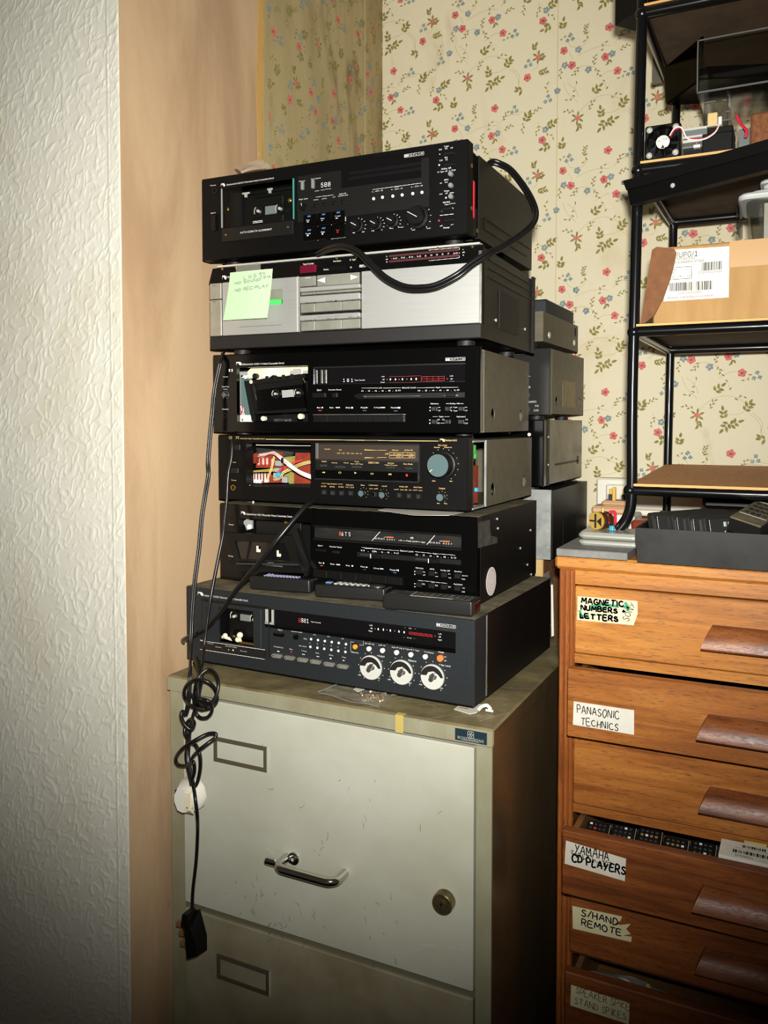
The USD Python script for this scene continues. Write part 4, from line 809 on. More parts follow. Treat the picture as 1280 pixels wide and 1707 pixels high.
P.line(*(196.2,32.3,204.3,32.3), .4); P.line(*(225.1,32.2,233.5,32.3), .4)
part(d, 'printed_lettering', P, 'print_gold', smooth=False)
P = Print(-.3); c = (397.0,64.7)
c = (398.0,65.3)
ro = part(d, 'balance_ring', B().lathe((c[0], 0, c[1]), (0, -1, 0), [(20, 0), (20, 6), (18, 7)], 40), 'black_plastic')
k = part(d, 'volume_knob', B().lathe((c[0], -7, c[1]), (0, -1, 0), [(17.5, 0), (17.5, 13), (16.5, 14.5)], 40), 'black_plastic')
part(k, 'knob_face', B().lathe((c[0], -21, c[1]), (0, -1, 0), [(16.4, 0), (15.8, 1.2)], 40), 'teal_knob', label='matt teal knob face')
P = Print(-22.5); P.line(c[0] - 12, c[1] - 9, c[0] - 8, c[1] - 6, 1.2); part(k, 'pointer_line', P, 'print_gold')
for c, r in (((396.1,19.0), 6.6), ((269.1,20.0), 5.6), ((303.8,18.9), 5.6)):
    k = part(d, 'trim_knob', B().lathe((c[0], 0, c[1]), (0, -1, 0), [(r, 0), (r, 4), (r * .85, 4.5), (r * .85, 9)], 24), 'black_plastic'); part(k, 'knob_face', B().lathe((c[0], -9, c[1]), (0, -1, 0), [(r * .83, 0), (r * .75, 1)], 24), 'teal_knob')
for c in ((200.3,18.8), (215.2,18.4), (230.8,18.6), (246.7,19.1), (286.7,19.1), (286.4,18.7), (327.9,19.1), (343.4,18.7), (358.5,18.5)):
    k = part(d, 'toggle_switch', B().box(c[0] - 4.2, c[0] + 4.2, -1, 2, c[1] - 4, c[1] + 4, .5), 'black_strip'); part(k, 'toggle_key', B().box(c[0] - .5, c[0] + 3.6, -5, -1, c[1] - 3, c[1] + 3, .6), 'tape_label_dark')
for R in ((34.0,45.6,81.2,90.6), (27.1,41.9,43.5,52.5)): button(d, 'panel_button', R, 3, 'black_strip')
c = (30.7,20.1); part(d, 'phones_socket', B().ring((c[0], 0, c[1]), (0, -1, 0), 3, 4.6, 1.6), 'brass', label='gold ringed headphone socket')
# open side gap and cover
part(d, 'side_frame', B().box(W - 10, W, 20, 24, 0, H, .5), 'brown_cover')
part(d, 'gap_board', B().box(W - 14, W - 11, 26, 74, 6, 62), 'pcb_red', label='red circuit board in the open side gap')
part(d, 'gap_transformer', B().box(W - 40, W - 16, 30, 74, 8, 96), 'well_black')
for q in ((34, 76), (40, 84), (46, 74), (56, 86), (62, 78)): part(d, 'gap_component', B().box(W - 16, W - 9, q[0] - 4, q[0] + 4, q[1] - 6, q[1] + 7, 1), 'green_part' if q[0] > 38 else 'white_plastic')
part(d, 'gap_component', B().cyl((W - 11, 62, 26), (1, 0, 0), 3.4, 4, 12), 'blue_part')
part(d, 'rail', B().box(W - 8, W + 1, 20, 76, H - 9, H - 6, .4).box(W - 8, W + 1, 20, 76, 0, 3, .4).box(W - 1.5, W + 2, 73, 77, 0, H - 6, .4), 'zinc', label='bare metal cover edge')
part(d, 'cover', cut(plate_shell(2, W + 2, 76, 312, 0, H - 6, 1.5).get(), B().cyl((W - 10, 104, 24), (1, 0, 0), 10, 20, 20).get(), B().cyl((W - 10, 268, 26), (1, 0, 0), 10, 20, 20).get()), 'olive_cover', label='olive grey steel cover set back behind the open gap')
for y, z in ((104, 24), (268, 26)): part(d, 'cover_screw', B().cyl((W - 6, y, z), (1, 0, 0), 4.8, 4, 14), 'black_strip')
feet(d, W, 300, 6.5)

# ---- deck with its tray-like door hanging open
d = thing('cassette_deck', 'black cassette deck with its door hanging open and a round white sticker on its side', 'cassette deck', (-.8494, 1.1163, 1.4536), -.87, unit=MM)
W, H = 450, 125
WELL = (39.6,176.4,18.0,102.0)
part(d, 'front_panel', cut(B().box(0, W, 0, 14, 0, H, 1.2).get(), (WELL[0], WELL[1], -5, 30, WELL[2], WELL[3])), 'black_gloss')
pocket(d, 'mechanism_well', WELL, 60, 'well_black', y=1)
part(d, 'mechanism_plate', B().box(WELL[0] + 20, WELL[1] - 30, 18, 24, WELL[3] - 28, WELL[3] - 4, 1), 'black_strip')
q = (48.5,90.5)
part(d, 'latch_arm', B().prism([(35.2,93.8), (47.1,100.3), (49.7,97.9), (56.2,98.2), (56.1,84.2), (45.6,81.5), (41.8,89.9)], 12, 16), 'print_grey')
part(d, 'latch_roller', B().cyl((q[0] + 4, 12, q[1] - 3), (0, -1, 0), 4.5, 4, 16, 1), 'white_plastic')
c = (155.6,42.1); part(d, 'brass_bush', B().lathe((c[0], 16, c[1]), (0, -1, 0), [(6, 0), (6, 2), (3, 3), (3, 8)], 16), 'brass'); part(d, 'brass_bush', B().lathe(((122.6,99.2)[0], 16, (122.6,99.2)[1]), (0, -1, 0), [(3, 0), (3, 5)], 12), 'brass')
part(d, 'label_strip', B().prism([(157.4,34.2), (166.2,34.9), (167.8,18.0), (163.0,17.6)], 8, 10), 'print_grey')
a0, a1, a2, a3 = (14.4,77.6), (144.3,80.3), (174.6,26.6), (54.2,19.9)
def door3(p, y): return (p[0], y, p[1])
dm = [door3(a0, -4), door3(a1, -4), door3(a2, -22), door3(a3, -22)]
def shrink(q, f, dy=0):
    c = np.mean(np.array(q), 0); return [tuple(c + (np.array(p) - c) * f + [0, dy, 0]) for p in q]
def frame3(o, i, t):
    """A picture-frame solid between outline o and opening i, t thick along y."""
    v = np.array(list(o) + list(i) + [(p[0], p[1] + t, p[2]) for p in o] + [(p[0], p[1] + t, p[2]) for p in i]); f = []
    for k in range(4):
        n = (k + 1) % 4
        for a, b, c, e in ((k, n, n + 4, k + 4), (k + 8, k + 12, n + 12, n + 8), (k, k + 8, n + 8, n), (k + 4, n + 4, n + 12, k + 12)): f += [[a, b, c], [a, c, e]]
    m = trimesh.Trimesh(v, f, process=False); m.fix_normals(); return m
i_ = [door3((36.9,66.4), -8), door3((133.4,68.5), -8), door3((152.9,40.6), -17), door3((54.0,36.2), -17)]
dr = part(d, 'cassette_door', B().add(frame3(dm, i_, 9)), 'black_plastic', label='open cassette door tipped outwards')
part(dr, 'door_pane', B().hull([(p[0], p[1] + dy, p[2]) for p in i_ for dy in (2, 4)]), 'smoke_window')
part(dr, 'door_ledge', B().tube([(i_[3][0] - 2, i_[3][1] - 2, i_[3][2] + 1), (i_[2][0] + 2, i_[2][1] - 2, i_[2][2] + 1)], 2.4, 8), 'black_strip')
part(dr, 'door_ledge', B().tube([(dm[3][0] - 3, dm[3][1] - 1, dm[3][2] + 12), (dm[2][0] - 6, dm[2][1] - 1, dm[2][2] + 13)], 1.8, 8), 'tape_label_dark')
for u, s in (((86.3,54.6), 4), ((125.0,50.1), 4)): part(dr, 'inner_clip', B().box(u[0] - s, u[0] + s, -13.5, -11.5, u[1] - 3, u[1] + 2, .6).box(u[0] - s, u[0] - s + 4, -13.5, -11.5, u[1], u[1] + 7, .6), 'cream_plastic')
P = Print(-21); P.text("4 Tracks 2 Channel Stereo", 118.5,34.0,38.3,1.86); P.text("Cassette", 115.4,38.1,12.4,1.65); part(dr, 'printed_lettering', P, 'print_grey', smooth=False)
part(d, 'door_hinge', B().prism([(142.9,79.7), (151.5,91.5), (174.2,34.5), (169.3,17.7), (164.5,19.4)], -2, 8), 'black_strip')
xr = (426.6,76.4)[0]
WN = ((183.4,90.1)[0], xr, (188.6,79.2)[1], (188.7,96.1)[1])
win = part(d, 'meter_window', B().box(WN[0], WN[1], -.8, 3, WN[2], WN[3], .4), 'meter_glass')
part(win, 'window_rim', B().box(WN[0] - 2, WN[1], -1.6, 2, WN[2] - 3, WN[2] - 1, .3).box(WN[0] - 2, WN[1], -1.6, 2, WN[3] + 1, WN[3] + 2.5, .3), 'black_strip')
P = Print(-1); P.text("6 T 5", 239.5,88.4,15.3,6.00); P.line(*(284.0,81.3,297.4,95.2), .9); P.line(*(373.6,81.4,385.9,95.2), .9)
P.texts([("40 20 10 5", 296.5,85.1,16.8,2.24), ("0 3 5 7", 315.5,84.7,13.8,2.00), ("dB", 349.6,89.5,5.1,2.63), ("Left", 331.0,84.8,5.4,1.77), ("Peak Level", 349.9,84.7,17.6,2.20), ("Right", 367.9,84.3,6.7,1.74), ("40 20 10 5", 385.8,84.8,16.7,2.17), ("0 3 5 7", 405.7,84.6,13.9,1.94)])
P.line(*(334.7,84.6,340.1,84.7), .4); P.line(*(359.3,84.6,363.6,84.5), .4); P.line(*(303.6,87.5,320.0,88.5), .4); P.line(*(392.9,87.7,409.2,88.5), .4)
part(win, 'meter_scale', P, 'print_white', smooth=False)
P = Print(-1.05); P.line(*(308.6,88.1,319.5,88.3), 1.6); P.line(*(397.6,87.8,408.7,87.8), 1.6); P.text("8", 229.2,88.4,3.9,6.02); part(win, 'overload_mark', P, 'print_orange', smooth=False)
q = (257.9,58.7); q2 = (426.2,58.9); SZ = ((260.2,59.3)[1] + (425.3,59.2)[1]) / 2
part(d, 'slider_slot', B().box(q[0], q2[0], -.6, 2, SZ - 4, SZ + 3.5, .4), 'black_strip')
part(d, 'slider_rail', B().box(q[0] + 6, (284.8,59.8)[0], -1, 0, SZ - 1.2, SZ + 1).box((355.1,60.5)[0], (377.7,60.4)[0], -1, 0, SZ - 1.2, SZ + 1), 'tape_label_dark')
for u in ((292.3,59.2), (386.0,59.5)): k = part(d, 'slider_cap', B().box(u[0] - 8, u[0] + 7, -8, 0, SZ - 3.6, SZ + 3.2, .8), 'black_plastic'); part(k, 'cap_line', Print(-8.2).rect(u[0] - 7.6, u[0] - 6.2, SZ - 3.4, SZ + 3), 'print_white')
button(d, 'eject_button', (185.2,203.8,58.5,62.7), 3, 'black_plastic'); button(d, 'counter_button', (215.5,227.8,57.5,61.7), 3, 'black_strip')
u0, u1 = (182.5,30.8), (335.2,31.3); ub = (182.4,18.5)[1]
xs = np.linspace(u0[0], u1[0], 7)
for a, b in zip(xs[:-1], xs[1:]): part(d, 'transport_key', B().box(a + .3, b - .3, -5, 2, ub, u0[1], 1), 'black_plastic')
for c in ((361.6,40.6), (381.5,40.0), (401.2,39.7), (421.7,39.7), (361.6,22.1), (381.6,22.1), (400.8,22.3), (421.8,22.1)): part(d, 'push_switch', B().box(c[0] - 4.5, c[0] + 4.5, -4, 2, c[1] - 3.6, c[1] + 3.6, .8), 'black_strip')
P = Print(-.3); P.logo(*(43.9,52.7,108.4,113.3)); P.text("Nakamichi 482 Discrete Head Cassette Deck", 98.3,109.7,88.3,2.94)
P.texts([("Power", 23.8,90.8,10.3,2.15), ("Phones", 22.7,39.0,10.6,2.16), ("Eject", 193.4,67.7,8.3,2.24), ("Counter Reset", 220.9,67.5,22.3,2.02), ("Rec", 193.3,41.0,5.9,2.24), ("Rew", 215.2,40.7,7.5,2.23), ("Stop", 242.2,40.6,6.9,2.20), ("Play", 267.8,40.8,7.2,2.18), ("F.Fwd", 291.1,40.0,9.1,2.25), ("Pause", 318.3,39.9,9.4,2.23), ("0 . 2", 277.0,65.4,24.5,2.37), ("4 . 6 . 8 . 10", 308.1,65.3,39.8,2.01), ("Left", 295.7,69.3,5.8,1.79), ("Record Level", 341.2,69.4,21.6,2.21), ("Right", 386.4,68.8,7.5,1.73), ("0 . 2 . 4 . 6 . 8 . 10", 387.1,65.2,63.4,2.17),
 ("Memory", 361.8,46.1,12.4,1.97), ("MPX", 381.8,46.1,7.1,1.96), ("Dolby NR", 402.1,45.8,14.4,1.94), ("Monitor", 421.9,45.9,11.4,1.93), ("on", 368.7,41.1,3.8,1.75), ("off", 368.9,36.6,4.0,1.75), ("in", 388.0,41.4,2.6,1.74), ("out", 388.9,36.3,4.2,1.74), ("in", 408.4,41.3,2.8,1.72), ("out", 409.1,36.0,4.2,1.72), ("source", 432.0,40.9,8.6,1.71), ("tape", 430.0,35.9,5.5,1.71), ("Tape", 381.9,27.8,7.3,1.96), ("EX", 368.3,23.2,4.3,1.97), ("SX", 388.7,23.0,4.2,1.96), ("ZX", 408.8,22.8,4.4,1.94), ("Eq(usec)", 422.0,27.7,13.3,1.93), ("70", 430.1,23.0,3.4,1.93), ("120", 429.8,17.6,5.0,1.93)])
P.dot(*(199.3,40.9), 1.3); P.arrow(*(222.5,40.6), 3, 2.4, -1, 3); P.rect(*(248.6,251.6,39.5,41.7)); P.arrow(*(275.0,40.5), 3.5, 2.6); P.arrow(*(298.1,40.1), 2.6, 2.4, 1, 3); P.rect(*(324.4,325.9,38.8,41.3)); P.rect(*(326.7,328.1,38.7,41.3))
for L_ in ((265.8,69.8,293.6,69.5), (272.1,68.8,291.6,69.3), (299.6,69.1,328.4,69.1), (353.9,69.6,381.2,68.9), (391.1,69.0,417.5,68.9), (358.7,27.8,377.1,27.9), (386.8,27.6,405.0,27.5)): P.line(*L_, .5)
for c in ((354.1,40.6), (354.1,36.4), (354.2,22.6), (354.2,18.2)): P.dot(c[0], c[1], 1, 6)
part(d, 'printed_lettering', P, 'print_white', smooth=False)
P = Print(-.3); P.rect(*(193.2,198.4,36.3,37.1)); part(d, 'key_mark', P, 'print_orange', smooth=False)
P = Print(-.3); P.rect(*(268.3,273.2,36.2,36.8)); P.rect(*(319.3,324.2,35.5,36.9)); part(d, 'key_mark', P, 'print_blue', smooth=False)
c = (23.9,29.6); part(d, 'phones_socket', B().ring((c[0], 0, c[1]), (0, -1, 0), 2.8, 4.2, 1.2), 'black_strip')
button(d, 'power_button', (15.3,32.5,100.5,102.9), 2, 'black_strip')
part(d, 'cover', plate_shell(1, W, 14, 284, 0, H, 1.5), 'black_cover', label='black cover with dusty top')
part(d, 'cover_top', B().box(1, W, 3, 284, H - .6, H + .2), 'dusty_top')
P = Print(W + .25, side=True); P.poly([(2.6,116.8), (51.9,116.0), (55.4,92.5), (85.1,85.6), (85.2,77.7), (3.1,80.8)]); part(d, 'dust_patch', P, 'dust_film', label='dusty glue patch on the side')
c = (59.1,24.4); st = part(d, 'sticker', B().cyl((W + .1, c[0], c[1]), (1, 0, 0), 21, .4, 40), 'sticker_white', label='round white sticker with rings')
P = Print(W + .7, side=True)
for r in (6, 10.5, 15, 18):
    for a in np.arange(0, 360, 15): P.line(c[0] + r * math.cos(math.radians(a)), c[1] + r * math.sin(math.radians(a)), c[0] + r * math.cos(math.radians(a + 15)), c[1] + r * math.sin(math.radians(a + 15)), .7)
part(st, 'ring_print', P, 'sticker_ring', smooth=False)
screws(d, [(83.2,113.9), (250.6,77.8), (196.2,54.9), (234.6,22.3), (255.8,2.7), (86.8,99.3)], 'bright_metal', 2, 'side_screw', axis=(1, 0, 0), y=W)
feet(d, W, 284, 6.5)

# ---- wide slate deck at the bottom
d = thing('cassette_deck', 'wide slate-grey cassette deck at the bottom of the stack, with three silver knob plates', 'cassette deck', (-.882, 1.0689, 1.3269), -1.78, unit=MM)
W, H = 500, 120
WELL = (69.4,136.5,38.2,93.2)
x2 = (472.8,88.2)[0]
WN = ((156.8,87.5)[0], x2, (181.5,76.2)[1], (181.7,99.9)[1])
part(d, 'front_panel', cut(B().box(0, W, 0, 45, 0, H, 1.6).get(), (WELL[0], WELL[1], -5, 40, WELL[2], WELL[3]), (WN[0], WN[1], -5, 8, WN[2], WN[3])), 'slate_panel')
pocket(d, 'cassette_well', WELL, 30, y=1)
dp = (31.7,163.5,23.1,102.3)
part(d, 'door_seam', B().box(dp[0], dp[1], -1, 2, dp[3] - 3, dp[3], .3).box(dp[1], dp[1] + 2, -1.2, 2, dp[2], dp[3], .3).box(dp[0], dp[0] + 1.2, -.6, 2, dp[2], dp[3], .2), 'black_strip')
part(d, 'door_frame', cut(B().box(dp[0] + 4, dp[1] - 12, -3, 2, WELL[2] - 2, WELL[3] + 6, 1).get(), (WELL[0], WELL[1], -9, 9, WELL[2], WELL[3])), 'slate_panel')
part(d, 'loaded_cassette', B().box(WELL[0] + 6, WELL[1] - 2, 14, 24, WELL[2] + 8, WELL[3] - 2, 1.2), 'black_plastic')
for c in ((90.5,78.3), (129.4,77.6)): reel(d, c, 9, 13)
part(d, 'tape_window', B().box(*(lambda R: (R[0], R[1], 11, 14, R[2], R[3]))((100.3,122.6,72.5,82.7)), .4), 'tape_label_grey')
c = (95.0,48.8); part(d, 'capstan_wheel', B().ring((c[0], 8, c[1]), (0, -1, 0), 4, 9.5, 4, 24), 'black_gloss'); part(d, 'capstan', B().cyl((c[0], 8, c[1]), (0, -1, 0), 2.5, 8, 14, .8), 'chrome')
for u, v in (((56.4,38.9), (72.0,44.7)), ((72.0,44.2), (88.7,41.8)), ((101.2,52.2), (105.2,39.3))):
    part(d, 'pinch_arm', B().tube([(u[0], 6, u[1]), (v[0], 6, v[1])], 2.6, 8), 'cream_plastic')
for c, r in (((74.8,46.4), 4.2), ((104.0,50.7), 5), ((99.8,43.1), 4.5), ((59.3,39.7), 3)): part(d, 'pinch_roller', B().ball((c[0], 6, c[1]), r), 'cream_plastic')
q = (103.9,133.7,39.6,41.4); part(d, 'head_strip', B().box(q[0], q[1], 2, 8, WELL[2], q[3], .6), 'brass')
DC = [(30.9,35.1), (158.3,36.2), (157.1,21.6), (30.1,20.9)]
part(d, 'door_strip', B().prism(DC, -2, 2), 'slate_side')
P = Print(-2.2); P.line(DC[0][0], DC[0][1], DC[1][0], DC[1][1], .8); P.line(DC[3][0], DC[3][1], DC[2][0], DC[2][1], .8)
P.texts([("Tape Guide", 51.3,32.9,12.2,1.36), ("Playback", 67.8,29.1,12.4,1.35), ("Azimuth Height", 92.7,32.9,22.7,1.56), ("Record", 116.6,28.9,12.8,1.33), ("Head", 33.2,36.3,5.8,1.14)]); P.dot(*(88.2,27.4), .9); P.dot(*(96.8,27.9), 1.4)
part(d, 'printed_lettering', P, 'print_white', smooth=False)
win = part(d, 'display_window', B().box(WN[0], WN[1], 2, 6, WN[2], WN[3]), 'smoke_window')
for R in ((157.2,162.8,76.9,101.0), (168.7,172.2,77.3,102.2)): part(win, 'window_post', B().box(R[0], R[1], -.6, 2, WN[2] + 1, WN[3] - 1, .3), 'bright_metal')
part(win, 'window_sill', B().box((157.0,76.7)[0], (171.7,78.4)[0], -.6, 2, WN[2], WN[2] + 3), 'bright_metal')
part(win, 'window_rim', B().box(WN[0], WN[1], -1, 2, WN[2] - 5, WN[2], .4), 'black_gloss')
P = Print(1.7); P.texts([("881", 228.4,88.4,13.0,6.35), ("Tape Counter", 247.6,88.2,18.0,1.89), ("Left", 341.1,94.3,5.1,2.00), ("dB", 341.8,90.1,3.7,2.00), ("Right", 340.3,85.9,6.2,2.00), ("Left", 448.7,94.6,4.7,1.92), ("dB", 448.5,90.5,3.9,1.92), ("Right", 448.7,86.4,5.7,1.92), ("- 0 -", 403.2,97.0,18.3,1.22), ("- 10 -", 401.9,83.4,17.8,1.22)])
for c, r in (((347.6,90.0), .6), ((352.7,90.1), 1.5), ((361.0,90.3), 1.5), ((372.1,90.4), 1.5), ((385.8,90.5), 1.5), ((394.0,90.5), 1.5), ((366.6,90.5), .6), ((379.0,90.7), .6)): P.dot(c[0], c[1], r * .8, 8, r * 1.2 if r > 1 else r)
part(win, 'window_lettering', P, 'print_white', smooth=False)
P = Print(1.7); R = (401.6,437.2,88.6,92.1); P.frame(R[0], R[1], R[2], R[3], .5); P.line(R[0], (R[2] + R[3]) / 2, R[1], (R[2] + R[3]) / 2, .4); P.dot(*(441.4,90.8), .9); P.text("8", 219.1,88.0,4.5,6.37)
for i in (1, 2, 3): P.line(R[0] + i * (R[1] - R[0]) / 4, R[2], R[0] + i * (R[1] - R[0]) / 4, R[3], .4)
part(win, 'level_scale', P, 'print_red', smooth=False)
for c, w, h in (((182.2,62.7), 10, 3.4), ((213.4,62.8), 4.4, 4.4)): part(d, 'push_button', B().box(c[0] - w, c[0] + w, -3, 2, c[1] - h, c[1] + h, 2), 'black_gloss')
for c in ((180.0,29.9), (203.1,29.9), (226.6,30.0), (249.7,30.2), (273.2,29.8), (296.2,29.6)):
    a = np.linspace(0, 2 * np.pi, 20, endpoint=False); pl = [(c[0] + (6 if math.cos(t) > 0 else -6) + 3 * math.cos(t), c[1] + 3 * math.sin(t)) for t in a]
    k = part(d, 'transport_key', B().prism(pl, -4, 2), 'silver_button'); part(k, 'key_dot', Print(-4.2).dot(c[0] - 6, c[1], .9), 'print_black')
for c in ((240.5,62.5), (252.6,62.5), (264.5,62.5), (276.4,62.5), (288.4,62.6), (300.6,62.4), (239.2,50.7), (251.5,50.8), (263.5,50.9), (275.7,51.0), (287.7,50.9), (299.6,50.9)):
    part(d, 'trim_screw', B().cyl((c[0], 0, c[1]), (0, -1, 0), 2, 1, 12, .3), 'print_white')
for c, tilt in (((317.0,62.1), 1), ((339.7,62.0), 0), ((361.7,62.4), 0), ((384.0,62.4), 0), ((406.3,62.3), 0), ((428.5,62.4), 0)):
    k = part(d, 'switch_hole', B().cyl((c[0], .5, c[1]), (0, -1, 0), 4.6, 1, 20), 'well_black'); part(k, 'switch_button', B().cyl((c[0], 0, c[1] - 1), (0, -1, 0), 3.6, 4, 18, .6), 'amber_plastic' if tilt else 'white_plastic', label='amber switch button' if tilt else None)
c = (451.1,62.2); part(d, 'power_button', B().cyl((c[0], 0, c[1]), (0, -1, 0), 4.6, 5, 20, .8), 'orange_plastic', label='orange power button')
for c, an in (((342.6,34.3), 165), ((391.4,34.4), 150), ((439.2,34.6), 150)):
    k = part(d, 'level_control', B().lathe((c[0], 0, c[1]), (0, -1, 0), [(17.5, 0), (17.5, 3), (16.8, 4)], 40), 'silver_disc', label='silver level control plate with its knob off')
    a = np.radians(np.linspace(8, 172, 20)); pl = [(c[0] + 16.8 * math.cos(t), c[1] + 16.8 * math.sin(t) - 1) for t in a] + [(c[0] - 15, c[1] + 2), (c[0] - 8, c[1] + 2.2), (c[0] - 5, c[1] + 7), (c[0] + 3, c[1] + 9), (c[0] + 10, c[1] + 5), (c[0] + 14, c[1] + 1)]
    part(k, 'cam_plate', B().prism(pl, -5.2, -4), 'slate_side')
    part(k, 'shaft', B().lathe((c[0] + 3, -4, c[1] + 2), (.1, -1, -.05), [(4.6, 0), (4.6, 2), (3.2, 2.5), (3.2, 13), (2.6, 14)], 20).box(c[0] - 2, c[0] + 2, -9, -4, c[1] + 1, c[1] + 4, .6), 'steel')
P = Print(-.3); P.logo(*(25.4,36.9,107.3,113.0)); P.text("Nakamichi 582Z Discrete Head Cassette Deck", 81.8,108.4,86.2,2.90); P.dolby(458.4,107.4,28.8,4.53)
P.texts([("Eject", 184.9,69.7,7.8,1.94), ("Counter Reset", 214.7,70.5,20.2,1.70), ("Bias", 230.3,61.7,6.0,1.70), ("Rec Level", 225.6,50.1,13.3,1.70), ("EX", 246.9,69.8,4.4,1.47), ("SX", 270.9,70.0,4.4,1.46), ("ZX", 294.9,69.8,4.3,1.45), ("L", 238.7,56.4,2.0,1.48), ("R", 251.6,56.7,2.0,1.47), ("L", 263.3,56.7,2.0,1.47), ("R", 275.4,56.8,1.9,1.46), ("L", 287.4,56.6,1.9,1.45), ("R", 299.4,56.7,1.9,1.45), ("Pause/Cue", 181.7,43.1,17.4,1.73), ("Rec", 204.8,42.8,5.9,1.71), ("F.Fwd", 227.9,43.0,8.5,1.70), ("Rew", 251.4,43.0,6.2,1.68), ("Stop", 275.1,43.0,7.3,1.67), ("Play", 297.5,42.6,6.4,1.66),
 ("Timer", 318.1,72.6,7.7,2.58), ("Tape", 340.0,72.4,7.1,2.56), ("EX SX ZX", 339.8,67.7,15.3,1.99), ("Eq", 362.1,72.6,11.8,2.26), ("120 70", 359.5,68.0,10.8,1.98), ("Tone Hz", 384.0,72.5,10.1,2.24), ("400 off 15k", 383.7,67.6,16.9,1.96), ("Dolby NR", 406.3,72.5,13.0,2.49), ("B-Type off C-Type", 406.0,67.8,24.4,1.94), ("Monitor", 428.6,72.9,10.5,2.47), ("Tape Source", 432.9,67.4,14.5,1.92), ("Power", 451.5,70.2,8.5,2.72), ("on", 457.8,64.6,2.9,1.90), ("off", 457.7,59.2,3.2,1.90), ("Memory", 315.7,52.2,11.8,2.01), ("Output", 359.0,52.4,9.8,2.54), ("Balance", 408.2,52.4,11.1,2.49), ("Rec Level", 458.5,52.5,14.2,2.44), ("min", 323.3,20.5,4.9,2.30), ("max", 354.1,20.5,5.7,2.27), ("left", 371.6,20.9,4.7,2.25), ("right", 403.6,20.6,5.8,2.23), ("min", 420.5,21.0,4.7,2.21), ("max", 451.7,20.6,5.6,2.18)])
for c in ((342.6,34.3), (391.4,34.4), (439.2,34.6)): 
    for a in np.radians(np.linspace(235, -55, 11)): P.dot(c[0] + 21 * math.cos(a), c[1] + 21 * math.sin(a), .7, 6)
P.rect(*(179.2,183.4,35.7,37.3)); P.arrow(*(226.2,37.8), 3, 1.8, 1, 2); P.arrow(*(250.7,37.9), 3, 1.8, -1, 2); P.rect(*(273.0,275.9,36.8,38.9)); P.arrow(*(297.2,37.8), 4, 2)
P.line(*(308.8,67.1,308.8,52.3), .4); P.line(*(308.8,67.1,314.2,66.9), .4); P.line(*(322.4,72.7,329.7,72.6), .4); P.line(*(329.7,72.6,329.7,64.3), .4); P.line(*(323.2,64.3,329.7,64.3), .4)
part(d, 'printed_lettering', P, 'print_white', smooth=False)
P = Print(-.3); P.dot(*(204.7,38.7), 1.4); part(d, 'record_mark', P, 'print_red', smooth=False)
part(d, 'chassis_edge', B().box(W - 6, W - .5, 45, 50, 3, H - 4, .4), 'zinc')
screws(d, [(47.5, 64), (47.5, 16)], 'brass', 1.8, 'side_screw', axis=(1, 0, 0), y=W - .5)
part(d, 'cover', plate_shell(3, W, 50, 347, 1, H - 1, 1.5), 'maroon_cover', label='dark cover')
part(d, 'cover_top', B().box(2, W - 1, 3, 347, H - 1, H + .3), 'dusty_top', label='dust-covered top')
part(d, 'lower_trim', B().box(2, W - 2, -.5, 1, 1, 2.5), 'black_gloss')
feet(d, W, 340, 6)

# ---------------------------------------------------------------- filing cabinet
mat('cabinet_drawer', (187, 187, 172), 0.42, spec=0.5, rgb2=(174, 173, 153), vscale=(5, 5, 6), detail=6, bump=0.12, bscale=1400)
mat('cabinet_lower', (150, 144, 120), 0.45, spec=0.5, rgb2=(126, 112, 82), vscale=(7, 7, 7), vpos=(.42, .7), detail=7, bump=0.12, bscale=1400)  # flash falloff painted into the lower drawers, besides their own browner dirt
mat('cabinet_paint', (148, 146, 122), 0.34, spec=0.5, rgb2=(134, 130, 104), vscale=(18, 18, 10), detail=6, bump=0.12, bscale=1400)
mat('cabinet_top', (128, 117, 84), 0.5, spec=0.4, rgb2=(82, 71, 47), vscale=(14, 14, 14), vpos=(.4, .68), detail=8, rvar=.1, bump=0.1, bscale=600)
mat('holder_paint', (82, 74, 58), 0.5)
mat('rail_grey', (104, 101, 82), 0.5)
mat('name_plate', (26, 44, 52), 0.4)
mat('plate_silver', (170, 172, 160), 0.4)
mat('gap_dark', (22, 20, 17), 0.7)
mat('yellow_tape', (184, 164, 92), 0.35)
mat('scuff', (70, 64, 52), 0.7)
mat('scratch_light', (196, 192, 172), 0.4)
mat('rust_red', (168, 96, 78), 0.7)
mat('lock_brass', (140, 126, 88), 0.32, metal=0.85, rgb2=(104, 92, 62), vscale=(60, 60, 60))
cb = thing('filing_cabinet', 'grey metal filing cabinet carrying the stack of cassette decks', 'filing cabinet', (-.8686, 1.0064, 0), unit=MM)
W, D, Z1 = 529.4, 640, 1320
LB = ((-0.8,1298.9)[1] + (527.7,1296.0)[1]) / 2
DL = (30.9,1291.7)[0]; DRt = (503.3,1250.6)[0]
lid = part(cb, 'lid', B().box(0, W, 0, D, LB, Z1, 2.5), 'cabinet_top', label='worn cabinet top with dirt and scratches')
part(lid, 'lid_lip', B().box(.6, W - .6, -1, 1.5, LB - .5, Z1 - 2.5, .6), 'cabinet_paint')
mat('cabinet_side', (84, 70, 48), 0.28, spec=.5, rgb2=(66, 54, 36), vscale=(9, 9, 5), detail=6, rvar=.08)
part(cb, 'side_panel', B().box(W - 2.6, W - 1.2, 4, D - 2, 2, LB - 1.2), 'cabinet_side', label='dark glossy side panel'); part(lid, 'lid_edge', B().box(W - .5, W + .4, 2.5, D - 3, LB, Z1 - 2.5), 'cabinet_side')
part(cb, 'carcass', B().box(3, W - 2.6, 22, D - 2, 0, LB - 1).box(3, DL - 2, 3, 22, 0, LB - 1, .5).box(DRt + 2, W - 2.5, 3, 22, 0, LB - 1, .5), 'cabinet_paint')
